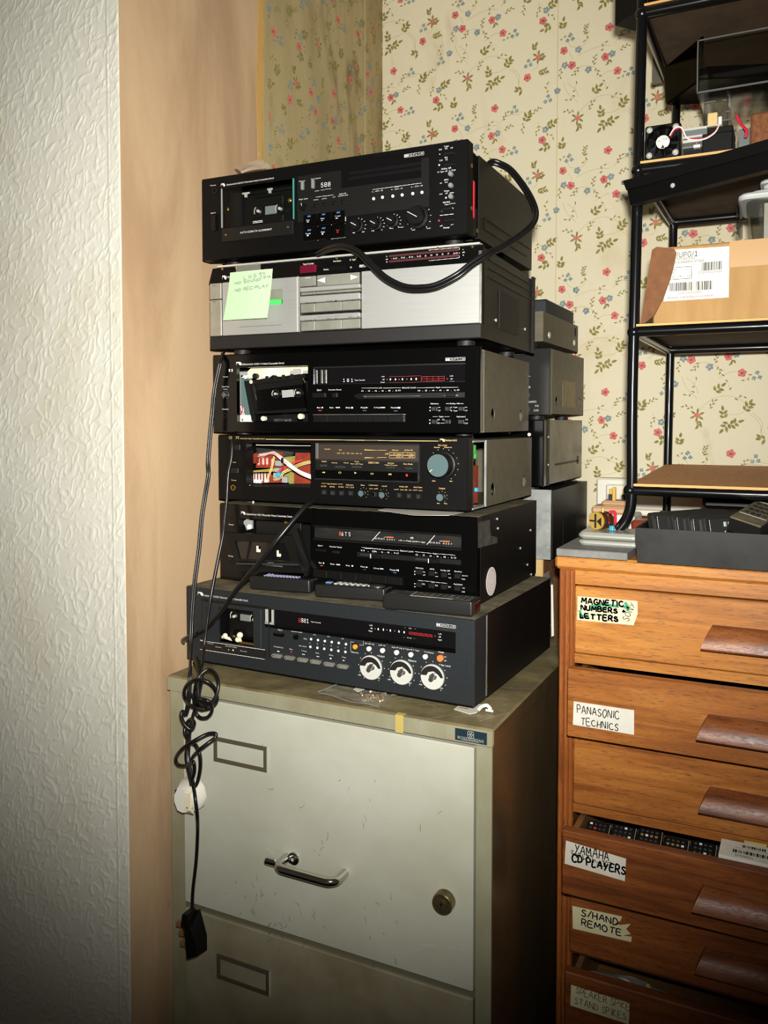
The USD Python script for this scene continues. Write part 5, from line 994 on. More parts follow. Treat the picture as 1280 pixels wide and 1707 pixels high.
dz = [((33.8,969.2)[1], LB - 5), (0, 0), (0, 0), (0, 0)]
zt = (111.6,953.7)[1]; hD = dz[0][1] - dz[0][0]; gap = max(8.0, dz[0][0] - ((502.4,958.7)[1] + (36.9,960.4)[1]) / 2)
zs = [dz[0]]
for i in range(3): zs.append((max(40, zs[-1][0] - gap - hD), zs[-1][0] - gap))
part(cb, 'drawer_rail', B().box(DL - 2, DRt + 2, 4, 22, zs[0][0] - gap, zs[0][0]), 'rail_grey')
part(cb, 'drawer_rail', B().box(DL - 2, DRt + 2, 8, 22, zs[1][0] - gap, zs[1][0]), 'holder_paint'); part(cb, 'drawer_rail', B().box(DL - 2, DRt + 2, 8, 22, zs[2][0] - gap, zs[2][0]), 'holder_paint')
dr = []
for i, (a, b) in enumerate(zs):
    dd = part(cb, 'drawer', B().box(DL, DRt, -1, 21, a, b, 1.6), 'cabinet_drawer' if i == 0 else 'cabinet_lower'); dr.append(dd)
    off = a - zs[0][0]
    if i == 0: FR = [(91.7,1239.3), (186.3,1239.1), (186.0,1201.3), (89.9,1203.0)]
    else: FR = [(x, z + off) for x, z in F0]
    if i == 1: FR = [(93.4,905.3), (188.6,904.0), (187.2,867.1), (93.0,868.0)]
    if i == 0: F0 = FR
    x0 = (FR[0][0] + FR[3][0]) / 2; x1 = (FR[1][0] + FR[2][0]) / 2; zA = (FR[0][1] + FR[1][1]) / 2; zB = (FR[2][1] + FR[3][1]) / 2; t = 5.5
    part(dd, 'label_holder', B().prism([(x0, zB), (x1, zB), (x1, zA), (x0, zA)], -3.6, -1, holes=[[(x0 + t, zB + t), (x1 - t, zB + t), (x1 - t, zA - t), (x0 + t, zA - t)]]), 'holder_paint', label='dark label holder frame')
    part(dd, 'holder_back', B().box(x0 + t, x1 - t, -1.7, -.8, zB + t, zA - t), 'cabinet_drawer' if i == 0 else 'cabinet_lower')
    part(dd, 'holder_edge', B().box(x1 - .4, x1 + 1.6, -3.4, -1, zB - .5, zA), 'cabinet_drawer')
    # handle, thumb catch, lock
    hl = (219.2,1084.8); hr = (314.4,1081.4); hz = (hl[1] + hr[1]) / 2 + off
    part(dd, 'handle', B().tube(spline([(hl[0], 0, hz), (hl[0], -16, hz), (hl[0] + 1.5, -25, hz), (hl[0] + 9, -31, hz), (hl[0] + 20, -32, hz), ((hl[0] + hr[0]) / 2, -32, hz), (hr[0] - 20, -32, hz), (hr[0] - 9, -31, hz), (hr[0] - 1.5, -25, hz), (hr[0], -16, hz), (hr[0], 0, hz)], 6), 6.4, 16), 'chrome', smooth=60)
    ct = (231.3,1084.7); part(dd, 'catch_rosette', B().lathe((ct[0], -1, ct[1] + off), (0, -1, 0), [(9, 0), (9, 3), (7, 4), (4, 4.2), (3.5, 10), (2.5, 11)], 24), 'chrome')
    tb = (201.3,1081.7); part(dd, 'thumb_catch', B().box(tb[0] - 8, tb[0] + 12, -25, -15, tb[1] + off - 5, tb[1] + off + 5, 3), 'chrome')
    if i == 0:
        lk = (464.9,1083.0); k = part(dd, 'lock', B().lathe((lk[0], -1, lk[1]), (0, -1, 0), [(14.5, 0), (14.5, 9), (13.8, 12), (12.8, 13), (11, 13)], 32), 'lock_brass')
        part(k, 'lock_core', B().lathe((lk[0], -14, lk[1]), (0, -1, 0), [(7, 0), (6.6, 1.2)], 24), 'lock_brass'); part(k, 'keyhole', Print(-15.4).dot(lk[0], lk[1] + 2, 2.2).rect(lk[0] - 1, lk[0] + 1, lk[1] - 5, lk[1] + 2), 'gap_dark', kind='stuff')
q = random.Random(3); P = Print(-1.2)
for c, n, sx, sz in (((165.7,1015.5), 8, 7, 16), ((197.2,984.2), 14, 16, 34), ((127.0,993.1), 6, 18, 14), ((242.2,986.5), 8, 22, 26), ((387.8,1014.5), 9, 26, 24), ((278.0,1105.6), 5, 8, 9), ((174.0,1227.8), 2, 2, 10), ((299.7,1194.8), 6, 90, 40), ((383.5,1178.2), 5, 60, 40)):
    for _ in range(n):
        x, z, a, l = c[0] + q.gauss(0, sx), c[1] + q.gauss(0, sz), q.gauss(1.45, .35), q.uniform(2, 13); pts = [(x, z)]
        for s in range(3): a += q.gauss(0, .35); pts.append((pts[-1][0] + l / 3 * math.cos(a), pts[-1][1] + l / 3 * math.sin(a)))
        for u, v in zip(pts[:-1], pts[1:]): P.line(u[0], u[1], v[0], v[1], q.uniform(.25, .7))
part(dr[0], 'scuff_marks', P, 'scuff', kind='stuff', smooth=False)
P = Print(-1.2); P.line(*(428.1,1013.2,449.5,1016.3), 1.3); P.line(*(449.5,1016.3,490.1,1022.4), .5); P.line(*(455.4,986.2,492.4,1009.2), .4); P.line(*(443.6,978.3,455.4,986.2), .3); P.line(*(182.1,1089.0,197.8,1082.8), 2.2)
part(dr[0], 'scratch_marks', P, 'scratch_light', kind='stuff', smooth=False)
P = Print(-1.3)
for _ in range(26): x, z = (243.3,1311.5); x += q.gauss(0, 11); z += q.gauss(0, 3); P.dot(x, z, q.uniform(.3, .8), 6)
for _ in range(60): P.dot(q.uniform(20, 480), LB + q.uniform(0, 1.6), q.uniform(.3, .9), 6)
part(lid, 'rust_specks', P, 'rust_red', kind='stuff', smooth=False)
m = []
for _ in range(34):
    a = q.uniform(-.5, 1.2); l = q.uniform(8, 60); x, y = q.uniform(330, 520), q.uniform(5, 180); c, s = math.cos(a) * l / 2, math.sin(a) * l / 2; n = (-s / l * .5, c / l * .5)
    m.append(trimesh.Trimesh([(x - c - n[0], y - s - n[1], Z1 + .2), (x + c - n[0], y + s - n[1], Z1 + .2), (x + c + n[0], y + s + n[1], Z1 + .2), (x - c + n[0], y - s + n[1], Z1 + .2)], [[0, 1, 2], [0, 2, 3]], process=False))
part(lid, 'scratch_marks', trimesh.util.concatenate(m), 'scratch_light', kind='stuff', smooth=False)
R = (478.0,521.4,1297.2,1315.1); R = (R[0], R[1], (478.1,1299.6)[1], (478.0,1315.1)[1])
pl = part(cb, 'name_plate', B().box(R[0], R[1], -2.2, -.8, R[2], R[3], .4), 'name_plate', label='dark blue maker plate')
P = Print(-2.4); cx, cz = (R[0] + R[1]) / 2, R[2] + (R[3] - R[2]) * .66; s = 4.4
P.frame(cx - s, cx + s, cz - s, cz + s, .7); P.dot(cx, cz, 1.1)
for k in range(6): a = k * math.pi / 3; P.dot(cx + 2.5 * math.cos(a), cz + 2.5 * math.sin(a), .8, 8)
P.text("ROSENGRENS", cx, R[2] + (R[3] - R[2]) * .27, (R[1] - R[0]) * .82, 3.6); P.line(cx - 12, R[2] + 1.8, cx + 12, R[2] + 1.8, .4)
part(pl, 'plate_lettering', P, 'plate_silver', smooth=False)
R = (392.2,403.9,1296.8,1319.9); part(cb, 'tape_strip', B().box(R[0], R[1], -1.5, -.8, (397.3,1295.2)[1], Z1 - .5).box(R[0] + 1, R[1] + 1, -1.2, 6, Z1, Z1 + .4), 'yellow_tape', label='strip of yellowed tape over the lip')

# ---------------------------------------------------------------- handwriting: a small stroke alphabet
STK = {c: [[tuple(map(float, p.split(','))) for p in s.split()] for s in v.split('|')] for c, v in dict(
 A='0,0 .35,1 .7,0|.14,.38 .58,.38', B='0,0 0,1 .45,.95 .5,.7 .4,.55 0,.5|.4,.55 .6,.3 .45,.05 0,0', C='.65,.85 .4,1 .1,.8 0,.45 .15,.1 .45,0 .68,.15', D='0,0 0,1 .4,.9 .6,.5 .4,.1 0,0', E='.6,1 0,1 0,0 .6,0|0,.52 .45,.52', G='.65,.85 .35,1 .05,.7 .05,.3 .35,0 .65,.15 .65,.45 .4,.45', H='0,0 0,1|.6,0 .6,1|0,.5 .6,.5', I='.1,0 .1,1', K='0,0 0,1|.55,1 0,.45 .6,0', L='0,1 0,0 .5,0', M='0,0 .1,1 .4,.35 .7,1 .8,0', N='0,0 0,1 .6,0 .6,1', O='.35,1 .05,.75 .02,.3 .3,0 .6,.2 .66,.7 .35,1', P='0,0 0,1 .5,.95 .55,.65 .4,.5 0,.48', R='0,0 0,1 .48,.95 .5,.65 .35,.52 0,.5|.25,.5 .6,0', S='.55,.85 .3,1 .05,.8 .2,.58 .5,.42 .52,.15 .25,0 0,.15', T='0,1 .7,1|.35,1 .35,0', U='0,1 .02,.2 .25,0 .5,.15 .55,1', X='0,0 .6,1|0,1 .6,0', Y='0,1 .32,.5|.65,1 .15,0').items()}
STK.update({'+': [[(0, .5), (.5, .5)], [(.25, .2), (.25, .8)]], '/': [[(0, 0), (.4, 1)]], '5': [[(.5, 1), (.1, 1), (.08, .55), (.4, .6), (.5, .3), (.3, 0), (0, .1)]], '7': [[(0, 1), (.5, 1), (.2, 0)]], '1': [[(.1, 0), (.1, 1)]], '6': [[(.45, 1), (.1, .5), (.1, .1), (.35, 0), (.5, .25), (.3, .45), (.1, .3)]], '?': [[(0, .8), (.25, 1), (.5, .75), (.25, .45), (.25, .3)], [(.25, .05), (.25, 0)]], ' ': []})
def hand(P, text, cx, cz, w, h, lw=.8, rot=0, seed=1, slope=0):
    lw *= 1.5
    q = random.Random(seed); adv = [0]; 
    for ch in text: adv.append(adv[-1] + (.5 if ch == ' ' else max([p[0] for s in STK[ch] for p in s] + [.1]) + .28))
    sc = w / (adv[-1] - .28); c, n = math.cos(math.radians(rot)), math.sin(math.radians(rot))
    for i, ch in enumerate(text):
        dy = q.uniform(-.06, .06); k = q.uniform(.88, 1.1); tl = q.uniform(-.08, .1)
        for s in STK[ch]:
            pts = []
            for (x, y) in s:
                X = (adv[i] + x + tl * y) * sc - w / 2 + q.uniform(-.02, .02) * h; Y = ((y - .5) * k + dy + q.uniform(-.02, .02)) * h + slope * X
                pts.append((cx + X * c - Y * n, cz + X * n + Y * c))
            pp = spline([(a, b, 0) for a, b in pts], 3)
            for u, v in zip(pp[:-1], pp[1:]): P.line(u[0], u[1], v[0], v[1], lw); P.dot(v[0], v[1], lw / 2, 6)
    return P

# ---------------------------------------------------------------- wooden chest of drawers
def wood(name, a, b, c, sx=1.0, rough=.38, axis='x'):
    """Varnished oak: long grain along one axis, figure and pores."""
    st = (3.5 * sx, 62, 62) if axis == 'x' else (62, 62, 3.5); lo = (2.0 * sx, 9, 9) if axis == 'x' else (9, 9, 2.0)
    fi = (60 * sx, 620, 620) if axis == 'x' else (620, 620, 60)
    n = {'tc': ('texture_coordinate', {}), 'm1': ('mapping', {'scale': st}), 'n1': ('noise_texture', {'scale': 1.0, 'detail': 6.0, 'roughness': 0.62, 'distortion': 1.1}),
         'r1': ('rgb_ramp', {'ramp': [(.36, lin(a)), (.5, lin(b)), (.66, lin(c))]}), 'm2': ('mapping', {'scale': fi}), 'n2': ('noise_texture', {'scale': 1.0, 'detail': 4.0, 'roughness': .6}),
         'r2': ('map_range', {'from_min': .54, 'from_max': .68, 'to_min': 0.0, 'to_max': .6}), 'mx': ('mix_color', {'b': lin(tuple(int(v * .5) for v in a))}), 'm0': ('mapping', {'scale': lo}), 'n0': ('noise_texture', {'scale': 1.0, 'detail': 3.0, 'distortion': 1.4}), 'ad': ('mix_float', {'fac': .42}),
         'bp': ('bump', {'strength': .22, 'distance': .0006}), 'rr': ('map_range', {'from_min': .3, 'from_max': .75, 'to_min': rough - .06, 'to_max': rough + .14}), 'p': ('principled_bsdf', {'specular_ior_level': .5})}
    l = [('tc.object', 'm1.vector'), ('m1.vector', 'n1.vector'), ('tc.object', 'm0.vector'), ('m0.vector', 'n0.vector'), ('n1.fac', 'ad.a'), ('n0.fac', 'ad.b'), ('ad.result', 'r1.fac'), ('tc.object', 'm2.vector'), ('m2.vector', 'n2.vector'), ('n2.fac', 'r2.value'), ('r2.result', 'mx.fac'), ('r1.color', 'mx.a'), ('mx.result', 'p.base_color'), ('n2.fac', 'bp.height'), ('bp.normal', 'p.normal'), ('n2.fac', 'rr.value'), ('rr.result', 'p.roughness')]
    custom(name, n, l)
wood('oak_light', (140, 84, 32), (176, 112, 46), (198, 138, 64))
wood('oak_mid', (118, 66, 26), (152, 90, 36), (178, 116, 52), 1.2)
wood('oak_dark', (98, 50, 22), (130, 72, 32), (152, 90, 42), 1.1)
wood('oak_upright', (104, 52, 22), (150, 84, 36), (176, 106, 50), axis='z')
wood('oak_handle', (78, 38, 16), (124, 68, 32), (152, 96, 52), 2.2, .4)
wood('drawer_wood', (104, 72, 40), (128, 92, 54), (140, 104, 64))
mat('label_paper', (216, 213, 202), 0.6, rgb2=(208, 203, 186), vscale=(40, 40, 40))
mat('label_aged', (214, 204, 160), 0.6, rgb2=(222, 214, 176), vscale=(40, 40, 40))
mat('marker_green', (58, 150, 104), 0.6)
mat('torn_paper', (206, 172, 118), 0.8)
ch = thing('chest_of_drawers', 'oak chest of drawers with labelled drawers, standing beside the filing cabinet', 'chest of drawers', (-.3125, 1.2, 0), unit=MM)
W, D = 620, 588
part(ch, 'top', B().box(0, W, 0, D, 1498.5, 1518, 4), 'oak_light')
for s in (0, 1):
    x0 = 6.5 if not s else W - 28.8
    part(ch, 'side_panel', B().box(6.5 if not s else W - 24, 24 if not s else W - 6.5, 8, D - 4, 0, 1498), 'oak_dark')
    for k in range(3): part(ch, 'stile_reed', B().box(x0 + k * 7.5, x0 + k * 7.5 + 6.6, 2 + .8 * (k == 1), 22, 0, 1498.4, 2), 'oak_upright')
    part(ch, 'stile_back', B().box(x0, x0 + 22.3, 6, 24, 0, 1498.2), 'oak_dark')
part(ch, 'back_panel', B().box(24, W - 24, D - 8, D, 0, 1498), 'oak_dark')
part(ch, 'top_rail', B().box(28.8, W - 28.8, 3, 24, 1477.5, 1498.3, .8), 'oak_light')
DZ = [(1378, 1475.7, 1), (1269.5, 1365.5, -40), (1156.5, 1253, 1), (1054, 1144.5, -62), (944, 1031, -14), (838, 929, -40), (730, 822, 1), (622, 714, 1), (514, 606, 1), (406, 498, 1), (298, 390, 1), (190, 282, 1)]
look = ['oak_light', 'oak_mid', 'oak_mid', 'oak_dark', 'oak_dark', 'oak_dark'] + ['oak_dark'] * 6  # flash falloff put into the wood colour: drawers darker lower down
drawers = []
for i, (a, b, y) in enumerate(DZ):
    nxt = DZ[i + 1][1] if i + 1 < len(DZ) else 170
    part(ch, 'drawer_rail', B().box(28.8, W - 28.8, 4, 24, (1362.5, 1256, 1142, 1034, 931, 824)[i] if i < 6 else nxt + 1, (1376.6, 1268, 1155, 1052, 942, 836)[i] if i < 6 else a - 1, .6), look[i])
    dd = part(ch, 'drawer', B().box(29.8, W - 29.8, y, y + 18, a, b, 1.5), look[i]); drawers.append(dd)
    part(dd, 'drawer_box', B().box(38, 46, y + 18, y + 520, a + 4, b - 8).box(W - 46, W - 38, y + 18, y + 520, a + 4, b - 8).box(46, W - 46, y + 512, y + 520, a + 4, b - 8).box(46, W - 46, y + 18, y + 512, a + 6, a + 11), 'drawer_wood')
    pr = [(0, 31), (-6, 30.5), (-14, 27), (-21, 19), (-25, 9), (-26, 3), (-23, 0), (-17, 0), (-14, 4), (-9, 14), (0, 22)]
    hm = B().prism([(y + u, a + 30 + v) for u, v in pr], 203, W - 203, 'yz').get(); v = np.array(hm.vertices)
    v[:, 0] += np.where(v[:, 0] < W / 2, 1, -1) * np.clip((v[:, 2] - a - 30) / 31, 0, 1) ** 1.4 * 13
    part(dd, 'handle', trimesh.Trimesh(v, hm.faces, process=False), 'oak_handle', smooth=45, label='rounded wooden pull')
def sticker(i, pts, look): 
    y = DZ[i][2]; return part(drawers[i], 'paper_label', B().prism(pts, y - .5, y), look)
def writing(i, P, look='print_black'): return part(drawers[i], 'handwriting', P, look, smooth=False)
sticker(0, [(33.8,1460.9), (117.2,1461.7), (117.9,1444.2), (112.6,1427.0), (33.6,1426.4)], 'label_aged')
P = Print(.6 - 1); P.y = -.1
for L_ in ((52.8,1447.7,70.4,1452.6), (70.4,1452.6,92.1,1451.5), (50.9,1443.7,75.3,1448.6), (37.2,1441.1,39.9,1428.8), (39.8,1432.6,51.0,1432.5), (96.9,1453.2,106.5,1449.2), (100.4,1458.4,106.0,1450.4)): P.line(*L_, 4.2)
writing(0, P, 'marker_green')
P = Print(.4); P.y = .2 - .6
hand(P, 'MAGNETIC', 68.9,1455.5,58.9,7.45, 1.5, 0, 5); hand(P, 'NUMBERS +', 70.1,1445.1,61.6,6.46, 1.5, 0, 6); hand(P, 'LETTERS', 64.5,1433.8,52.8,6.98, 1.6, 0, 7)
c = (106.5,1445.5); hand(P, 'SONY', c[0], c[1], 26, 8, .55, 66, 8)
writing(0, P)
sticker(1, [(39.2,1320.7), (121.4,1320.5), (121.8,1286.6), (38.3,1287.3)], 'label_paper')
P = Print(-40.7); hand(P, 'PANASONIC', 73.0,1310.6,57.0,11.18, .75, -1, 9); hand(P, 'TECHNICS', 75.2,1293.7,50.5,9.24, .75, -1, 10); writing(1, P)
sticker(3, [(35.4,1130.8), (117.1,1124.0), (115.8,1092.7), (33.7,1097.7)], 'label_paper')
P = Print(-62.7); hand(P, 'YAMAHA', 71.0,1122.2,46.4,12.11, .9, -1, 11); hand(P, 'CD PLAYERS', 80.1,1107.6,71.9,10.63, 1.5, -2, 12)
q = random.Random(5); c = (71.5,1112.2); pts = [(c[0] - 30 + i * 1.5 + q.uniform(-2.5, 2.5), c[1] + q.uniform(-5, 5) - (i - 20) * .12, 0) for i in range(40)]
for u, v in zip(*(lambda s: (s[:-1], s[1:]))(spline(pts, 4))): P.line(u[0], u[1], v[0], v[1], .9)
writing(3, P)
sticker(4, [(33.9,1012.0), (104.5,1015.0), (101.8,1007.5), (93.9,1001.7), (102.3,1002.2), (116.1,1007.6), (110.0,998.5), (116.2,992.7), (104.9,987.8), (117.9,989.4), (117.3,981.7), (35.0,978.8)], 'label_aged')
P = Print(-14.7); hand(P, 'S/HAND', 72.8,1005.6,50.6,9.10, 1.1, -1, 13); hand(P, 'REMOTE', 75.4,991.9,55.4,9.10, 1.1, -1, 14); writing(4, P)
sticker(5, [(39.3,912.3), (120.3,910.8), (119.7,880.5), (38.4,882.0)], 'label_aged')
P = Print(-40.7); hand(P, 'SPEAKER SPIKE', 83.5,906.0,73.6,9.45, .5, -1, 15); hand(P, 'STAND SPIKES', 80.4,891.0,70.7,8.97, .5, -1, 16); writing(5, P)

# ---------------------------------------------------------------- tube shelf standing on the chest
mat('tube_black', (12, 13, 14), 0.2, spec=0.6)
mat('tube_foot', (150, 96, 62), 0.5, rgb2=(190, 150, 120), vscale=(80, 80, 80))
mat('hardboard', (222, 158, 92), 0.7, rgb2=(196, 134, 76), vscale=(120, 120, 120), detail=6)
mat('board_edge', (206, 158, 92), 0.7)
mat('upper_board', (78, 58, 36), 0.8, rgb2=(60, 45, 28), vscale=(30, 30, 30))  # darker than the lowest shelf, over the whole board
mat('cardboard', (172, 134, 82), 0.8, rgb2=(160, 122, 72), vscale=(40, 40, 8), bump=0.2, bscale=300)
mat('cardboard_dark', (122, 78, 42), 0.8, rgb2=(106, 66, 36), vscale=(60, 60, 60))
mat('carton_tape', (176, 134, 78), 0.4)
sf = thing('tube_shelf', 'black tubular steel shelf rack with hardboard shelves standing on the oak chest', 'shelf')
XF, XR, YF, YK = -.2138, .42, 1.29, 1.655
def px_(z): return -.2138 - (2.307 - z) * .0125
TZt, TZ2, TZm, TZl = 2.307, (-0.2093,1.2900,2.0818)[2], 1.845, 1.609
p1, p2, p3 = (-0.2199,1.2900,1.6115), (-0.2247,1.2900,1.5725), (-0.2395,1.2900,1.5482)
part(sf, 'post', B().tube(spline([(px_(2.62), YF, 2.62), (px_(2.3), YF, 2.3), (px_(2.0), YF, 2.0), (px_(1.75), YF, 1.75), p1, p2, p3], 6), .0078, 14), 'tube_black', smooth=60)
part(sf, 'bare_foot', B().tube([p3, (p3[0] - .018, YF, p3[2] - .014), (p3[0] - .034, YF, 1.525)], .0078, 14), 'tube_foot', smooth=60, label='bare rusty foot of the front post')
part(sf, 'post', B().tube([(px_(2.62) + .002, YK, 2.62), (px_(1.525) + .006, YK, 1.525)], .0075, 14), 'tube_black', smooth=60)
for y in (YF, YK): part(sf, 'post', B().tube([(XR, y, 2.62), (XR, y, 1.525)], .0078, 14), 'tube_black', smooth=60)
for n, (z, zk) in enumerate(((TZt, TZt + .0002), (TZ2, TZ2 + .0002), (TZm, TZm + .0002), (TZl, TZl + .012))):
    x = px_(z)
    for (a, b) in (((x, YF, z), (XR, YF, z)), ((x, YK, zk), (XR, YK, zk)), ((x, YF, z), (x + .002, YK, zk)), ((XR, YF, z), (XR, YK, zk))): part(sf, 'rail', B().tube([a, b], .0072, 12), 'tube_black', smooth=60)
    sl = (zk - z) / (YK - YF); bz = .0072
    pts = [(xx, yy, z + (yy - YF) * sl + bz + t) for xx in (x + .002, XR - .002) for yy in (YF - .006, YK + .006) for t in (0, .004)]
    s = part(sf, 'shelf_board', B().hull(pts), 'hardboard' if n == 3 else 'upper_board')
    pts = [(xx, yy, z + bz + t) for xx in (x + .004, XR - .004) for yy in (YF - .0068, YF - .0058) for t in (.0003, .0037)]
    part(s, 'board_edge', B().hull(pts), 'board_edge')
    part(sf, 'joint', B().ball((x, YF, z), .0098), 'tube_black', smooth=60)

# carton with a printed label, on the middle shelf
bx0 = (-0.1946,1.3020,1.8563)[0]; bt = (-0.1664,1.3020,1.9684)[2]; bz0 = TZm + .0115
ct = thing('cardboard_box', 'brown cardboard carton with a white barcode label and an open end flap', 'cardboard box')
bX1 = .24
part(ct, 'carton', B().box(bx0, bX1, 1.302, 1.52, bz0, bt, .002), 'cardboard')
part(ct, 'packing_tape', B().box((-0.0907,1.3020,1.9341)[0], bX1 - .003, 1.3012, 1.303, (-0.0747,1.3020,1.9317)[2], bt + .0004), 'carton_tape')
fl_ = [(-0.1948,1.2900,1.9634), (-0.1884,1.2900,1.9671), (-0.1643,1.2900,1.9625), (-0.1608,1.2900,1.9571), (-0.1633,1.2900,1.9415), (-0.1688,1.2900,1.9187), (-0.1775,1.2900,1.8935), (-0.1908,1.2900,1.8673), (-0.2037,1.2900,1.8578), (-0.2104,1.2900,1.8577)]
fm = B().prism([(p[0], p[2]) for p in fl_], 1.288, 1.2912).get(); v = np.array(fm.vertices); u = np.clip((fl_[3][0] - v[:, 0]) / .06, 0, 1); v[:, 1] += -.002 - .004 * np.sin(u * 3.1) + .008 * u
part(ct, 'flap', trimesh.Trimesh(v, fm.faces, process=False), 'cardboard_dark', label='darker brown curved end flap')
sr = ((-0.1794,1.3015,1.8893), (-0.0906,1.3015,1.8894), (-0.0904,1.3015,1.9619), (-0.1759,1.3015,1.9638))
lb = part(ct, 'address_label', B().prism([(p[0], p[2]) for p in sr], 1.3012, 1.3022), 'label_paper', label='white printed shipping label')
P = Print(1.3009)
def lt(t, a, b, h, dz=0): P.text(t, (a[0] + b[0]) / 2, (a[2] + b[2]) / 2, b[0] - a[0], h, math.degrees(math.atan2(b[2] - a[2], b[0] - a[0])))
lt('/UPG/1', (-0.1627,1.3015,1.9556), (-0.1333,1.3015,1.9554), .0075); lt('UPGRADE KIT', (-0.1610,1.3015,1.9496), (-0.1343,1.3015,1.9490), .003); lt('G & INNER PLATTER', (-0.1643,1.3015,1.9447), (-0.1248,1.3015,1.9445), .0034)
lt('No', (-0.1669,1.3015,1.9348), (-0.1624,1.3015,1.9347), .003); lt('53', (-0.1682,1.3015,1.9298), (-0.1641,1.3015,1.9297), .003); lt('Wt.  1.8        kg', (-0.1690,1.3015,1.9244), (-0.1430,1.3015,1.9241), .003)
lt('5 020305 137060', (-0.1311,1.3015,1.9278), (-0.0998,1.3015,1.9274), .003); lt('020101801510353', (-0.1587,1.3015,1.9002), (-0.1270,1.3015,1.8997), .003); lt('Must be installed by a Linn retailer', (-0.1738,1.3015,1.8939), (-0.1109,1.3015,1.8940), .003)
for a, b in (((-0.1669,1.3015,1.9377), (-0.1410,1.3015,1.9374)), ((-0.1410,1.3015,1.9374), (-0.1412,1.3015,1.9202)), ((-0.1708,1.3015,1.9206), (-0.1412,1.3015,1.9202))): P.line(a[0], a[2], b[0], b[2], .0006)
def code(a, b, c, n, seed):
    r = random.Random(seed); w = (b[0] - a[0]) / n; i = 0; s = (b[2] - a[2]) / (b[0] - a[0]); h = a[2] - c[2]
    while i < n:
        k = min(r.choice((1, 1, 2, 3)), n - i); x = a[0] + i * w; z = a[2] + (x - a[0]) * s; P.put([(x, z - h), (x + k * w, z - h), (x + k * w, z), (x, z)], [[0, 1, 2], [0, 2, 3]]); i += k + r.choice((1, 1, 2))
code((-0.1274,1.3015,1.9417), (-0.0996,1.3015,1.9419), (-0.1272,1.3015,1.9298), 60, 1); code((-0.1725,1.3015,1.9155), (-0.1393,1.3015,1.9150), (-0.1723,1.3015,1.9035), 60, 2); code((-0.1349,1.3015,1.9151), (-0.1121,1.3015,1.9150), (-0.1347,1.3015,1.9025), 42, 3)
part(lb, 'label_print', P, 'print_black', smooth=False, kind='stuff')

# ---------------------------------------------------------------- the second stack behind, in the corner
mat('dark_blue_box', (20, 26, 34), 0.6)
mat('hazed_metal', (120, 118, 104), 0.35, metal=.6, rgb2=(84, 80, 66), vscale=(14, 14, 14), detail=6)
mat('brushed_black', (52, 51, 48), 0.28, metal=.5)
mat('worn_wood_pale', (206, 180, 122), 0.7, rgb2=(188, 156, 98), vscale=(30, 30, 30))
mat('foil_grey', (150, 148, 140), 0.3, metal=.4)
def rear_unit(label, x1, y0, z0, z1, dep, w=.44, front='black_paint', side='olive_cover', y1=None):
    d = thing('hifi_unit', label, 'hi-fi unit', (x1 - w, y0, z0), 0, unit=MM, group=None)
    H = (z1 - z0) * 1000; W = w * 1000
    return d, W, H, dep * 1000
X1 = -.400
yA = (-0.4000,1.4927,1.8233)[1]
# unit with labelled front, just below the top one
d, W, H, D = rear_unit('black tuner-like unit with brushed front edge and a peeled patch on its olive side', X1, yA, 1.7245, 1.8450, 1.755 - yA)
part(d, 'front_panel', B().box(0, W, -1, 12, 0, H, 1), 'brushed_black')
part(d, 'cover', cut(plate_shell(1, W + .5, 12, D, 2, H - 1, 1.5).get(), B().cyl((W - 10, 46, 26), (1, 0, 0), 9, 20, 16).get(), B().cyl((W - 10, 228, 28), (1, 0, 0), 9, 20, 16).get()), 'olive_cover')
for y, z in ((46, 26), (228, 28)): part(d, 'cover_screw', B().cyl((W - 6, y, z), (1, 0, 0), 4, 3, 12), 'well_black')
part(d, 'label_patch', B().box(W + .4, W + .8, 88, 190, 16, 66), 'glue_patch', label='rectangle of old label glue')
P = Print(-1.3); P.dolby(W - 70, H - 7, 50, 6); P.texts([("Dolby NR", W - 48, H - 70, 24, 4), ("C-Type", W - 50, H - 78, 16, 3.4), ("B-Type", W - 50, H - 86, 16, 3.4), ("Eq(usec)", W - 36, H - 96, 22, 4), ("70", W - 24, H - 104, 7, 3.4), ("120", W - 25, H - 112, 9, 3.4)]); P.line(W - 70, H - 50, W - 36, H - 50, .6)
part(d, 'printed_lettering', P, 'print_white', smooth=False)
for z in (H - 84, H - 110): part(d, 'push_switch', B().box(W - 44, W - 38, -4, 0, z - 4, z + 4, .5), 'black_plastic')
feet(d, W, D, 8)
# top unit: bare olive chassis
d, W, H, D = rear_unit('olive bare steel chassis at the top of the rear stack', -.402, 1.452, 1.8535, 1.906, .26)
part(d, 'front_plate', B().box(0, W, 0, 1.5, 0, H), 'olive_cover'); part(d, 'cover', plate_shell(0, W, 1.5, D, 0, H, 1.5), 'olive_cover')
for y, z in ((38, 14), (225, 16)): part(d, 'screw_head', B().lathe((W, y, z), (1, 0, 0), [(6, 0), (5, 2), (2, 2.6)], 16), 'bright_metal')
part(d, 'latch_plate', B().box(W, W + 1.5, 236, 252, H - 22, H - 6, .5), 'black_plastic')
feet(d, W, D, 8)
solo('black_box', 'small dark blue-black box on top of the rear stack', 'box', B().box(-.70, -.408, 1.50, 1.70, 1.9065, 1.934, .003), 'dark_blue_box')
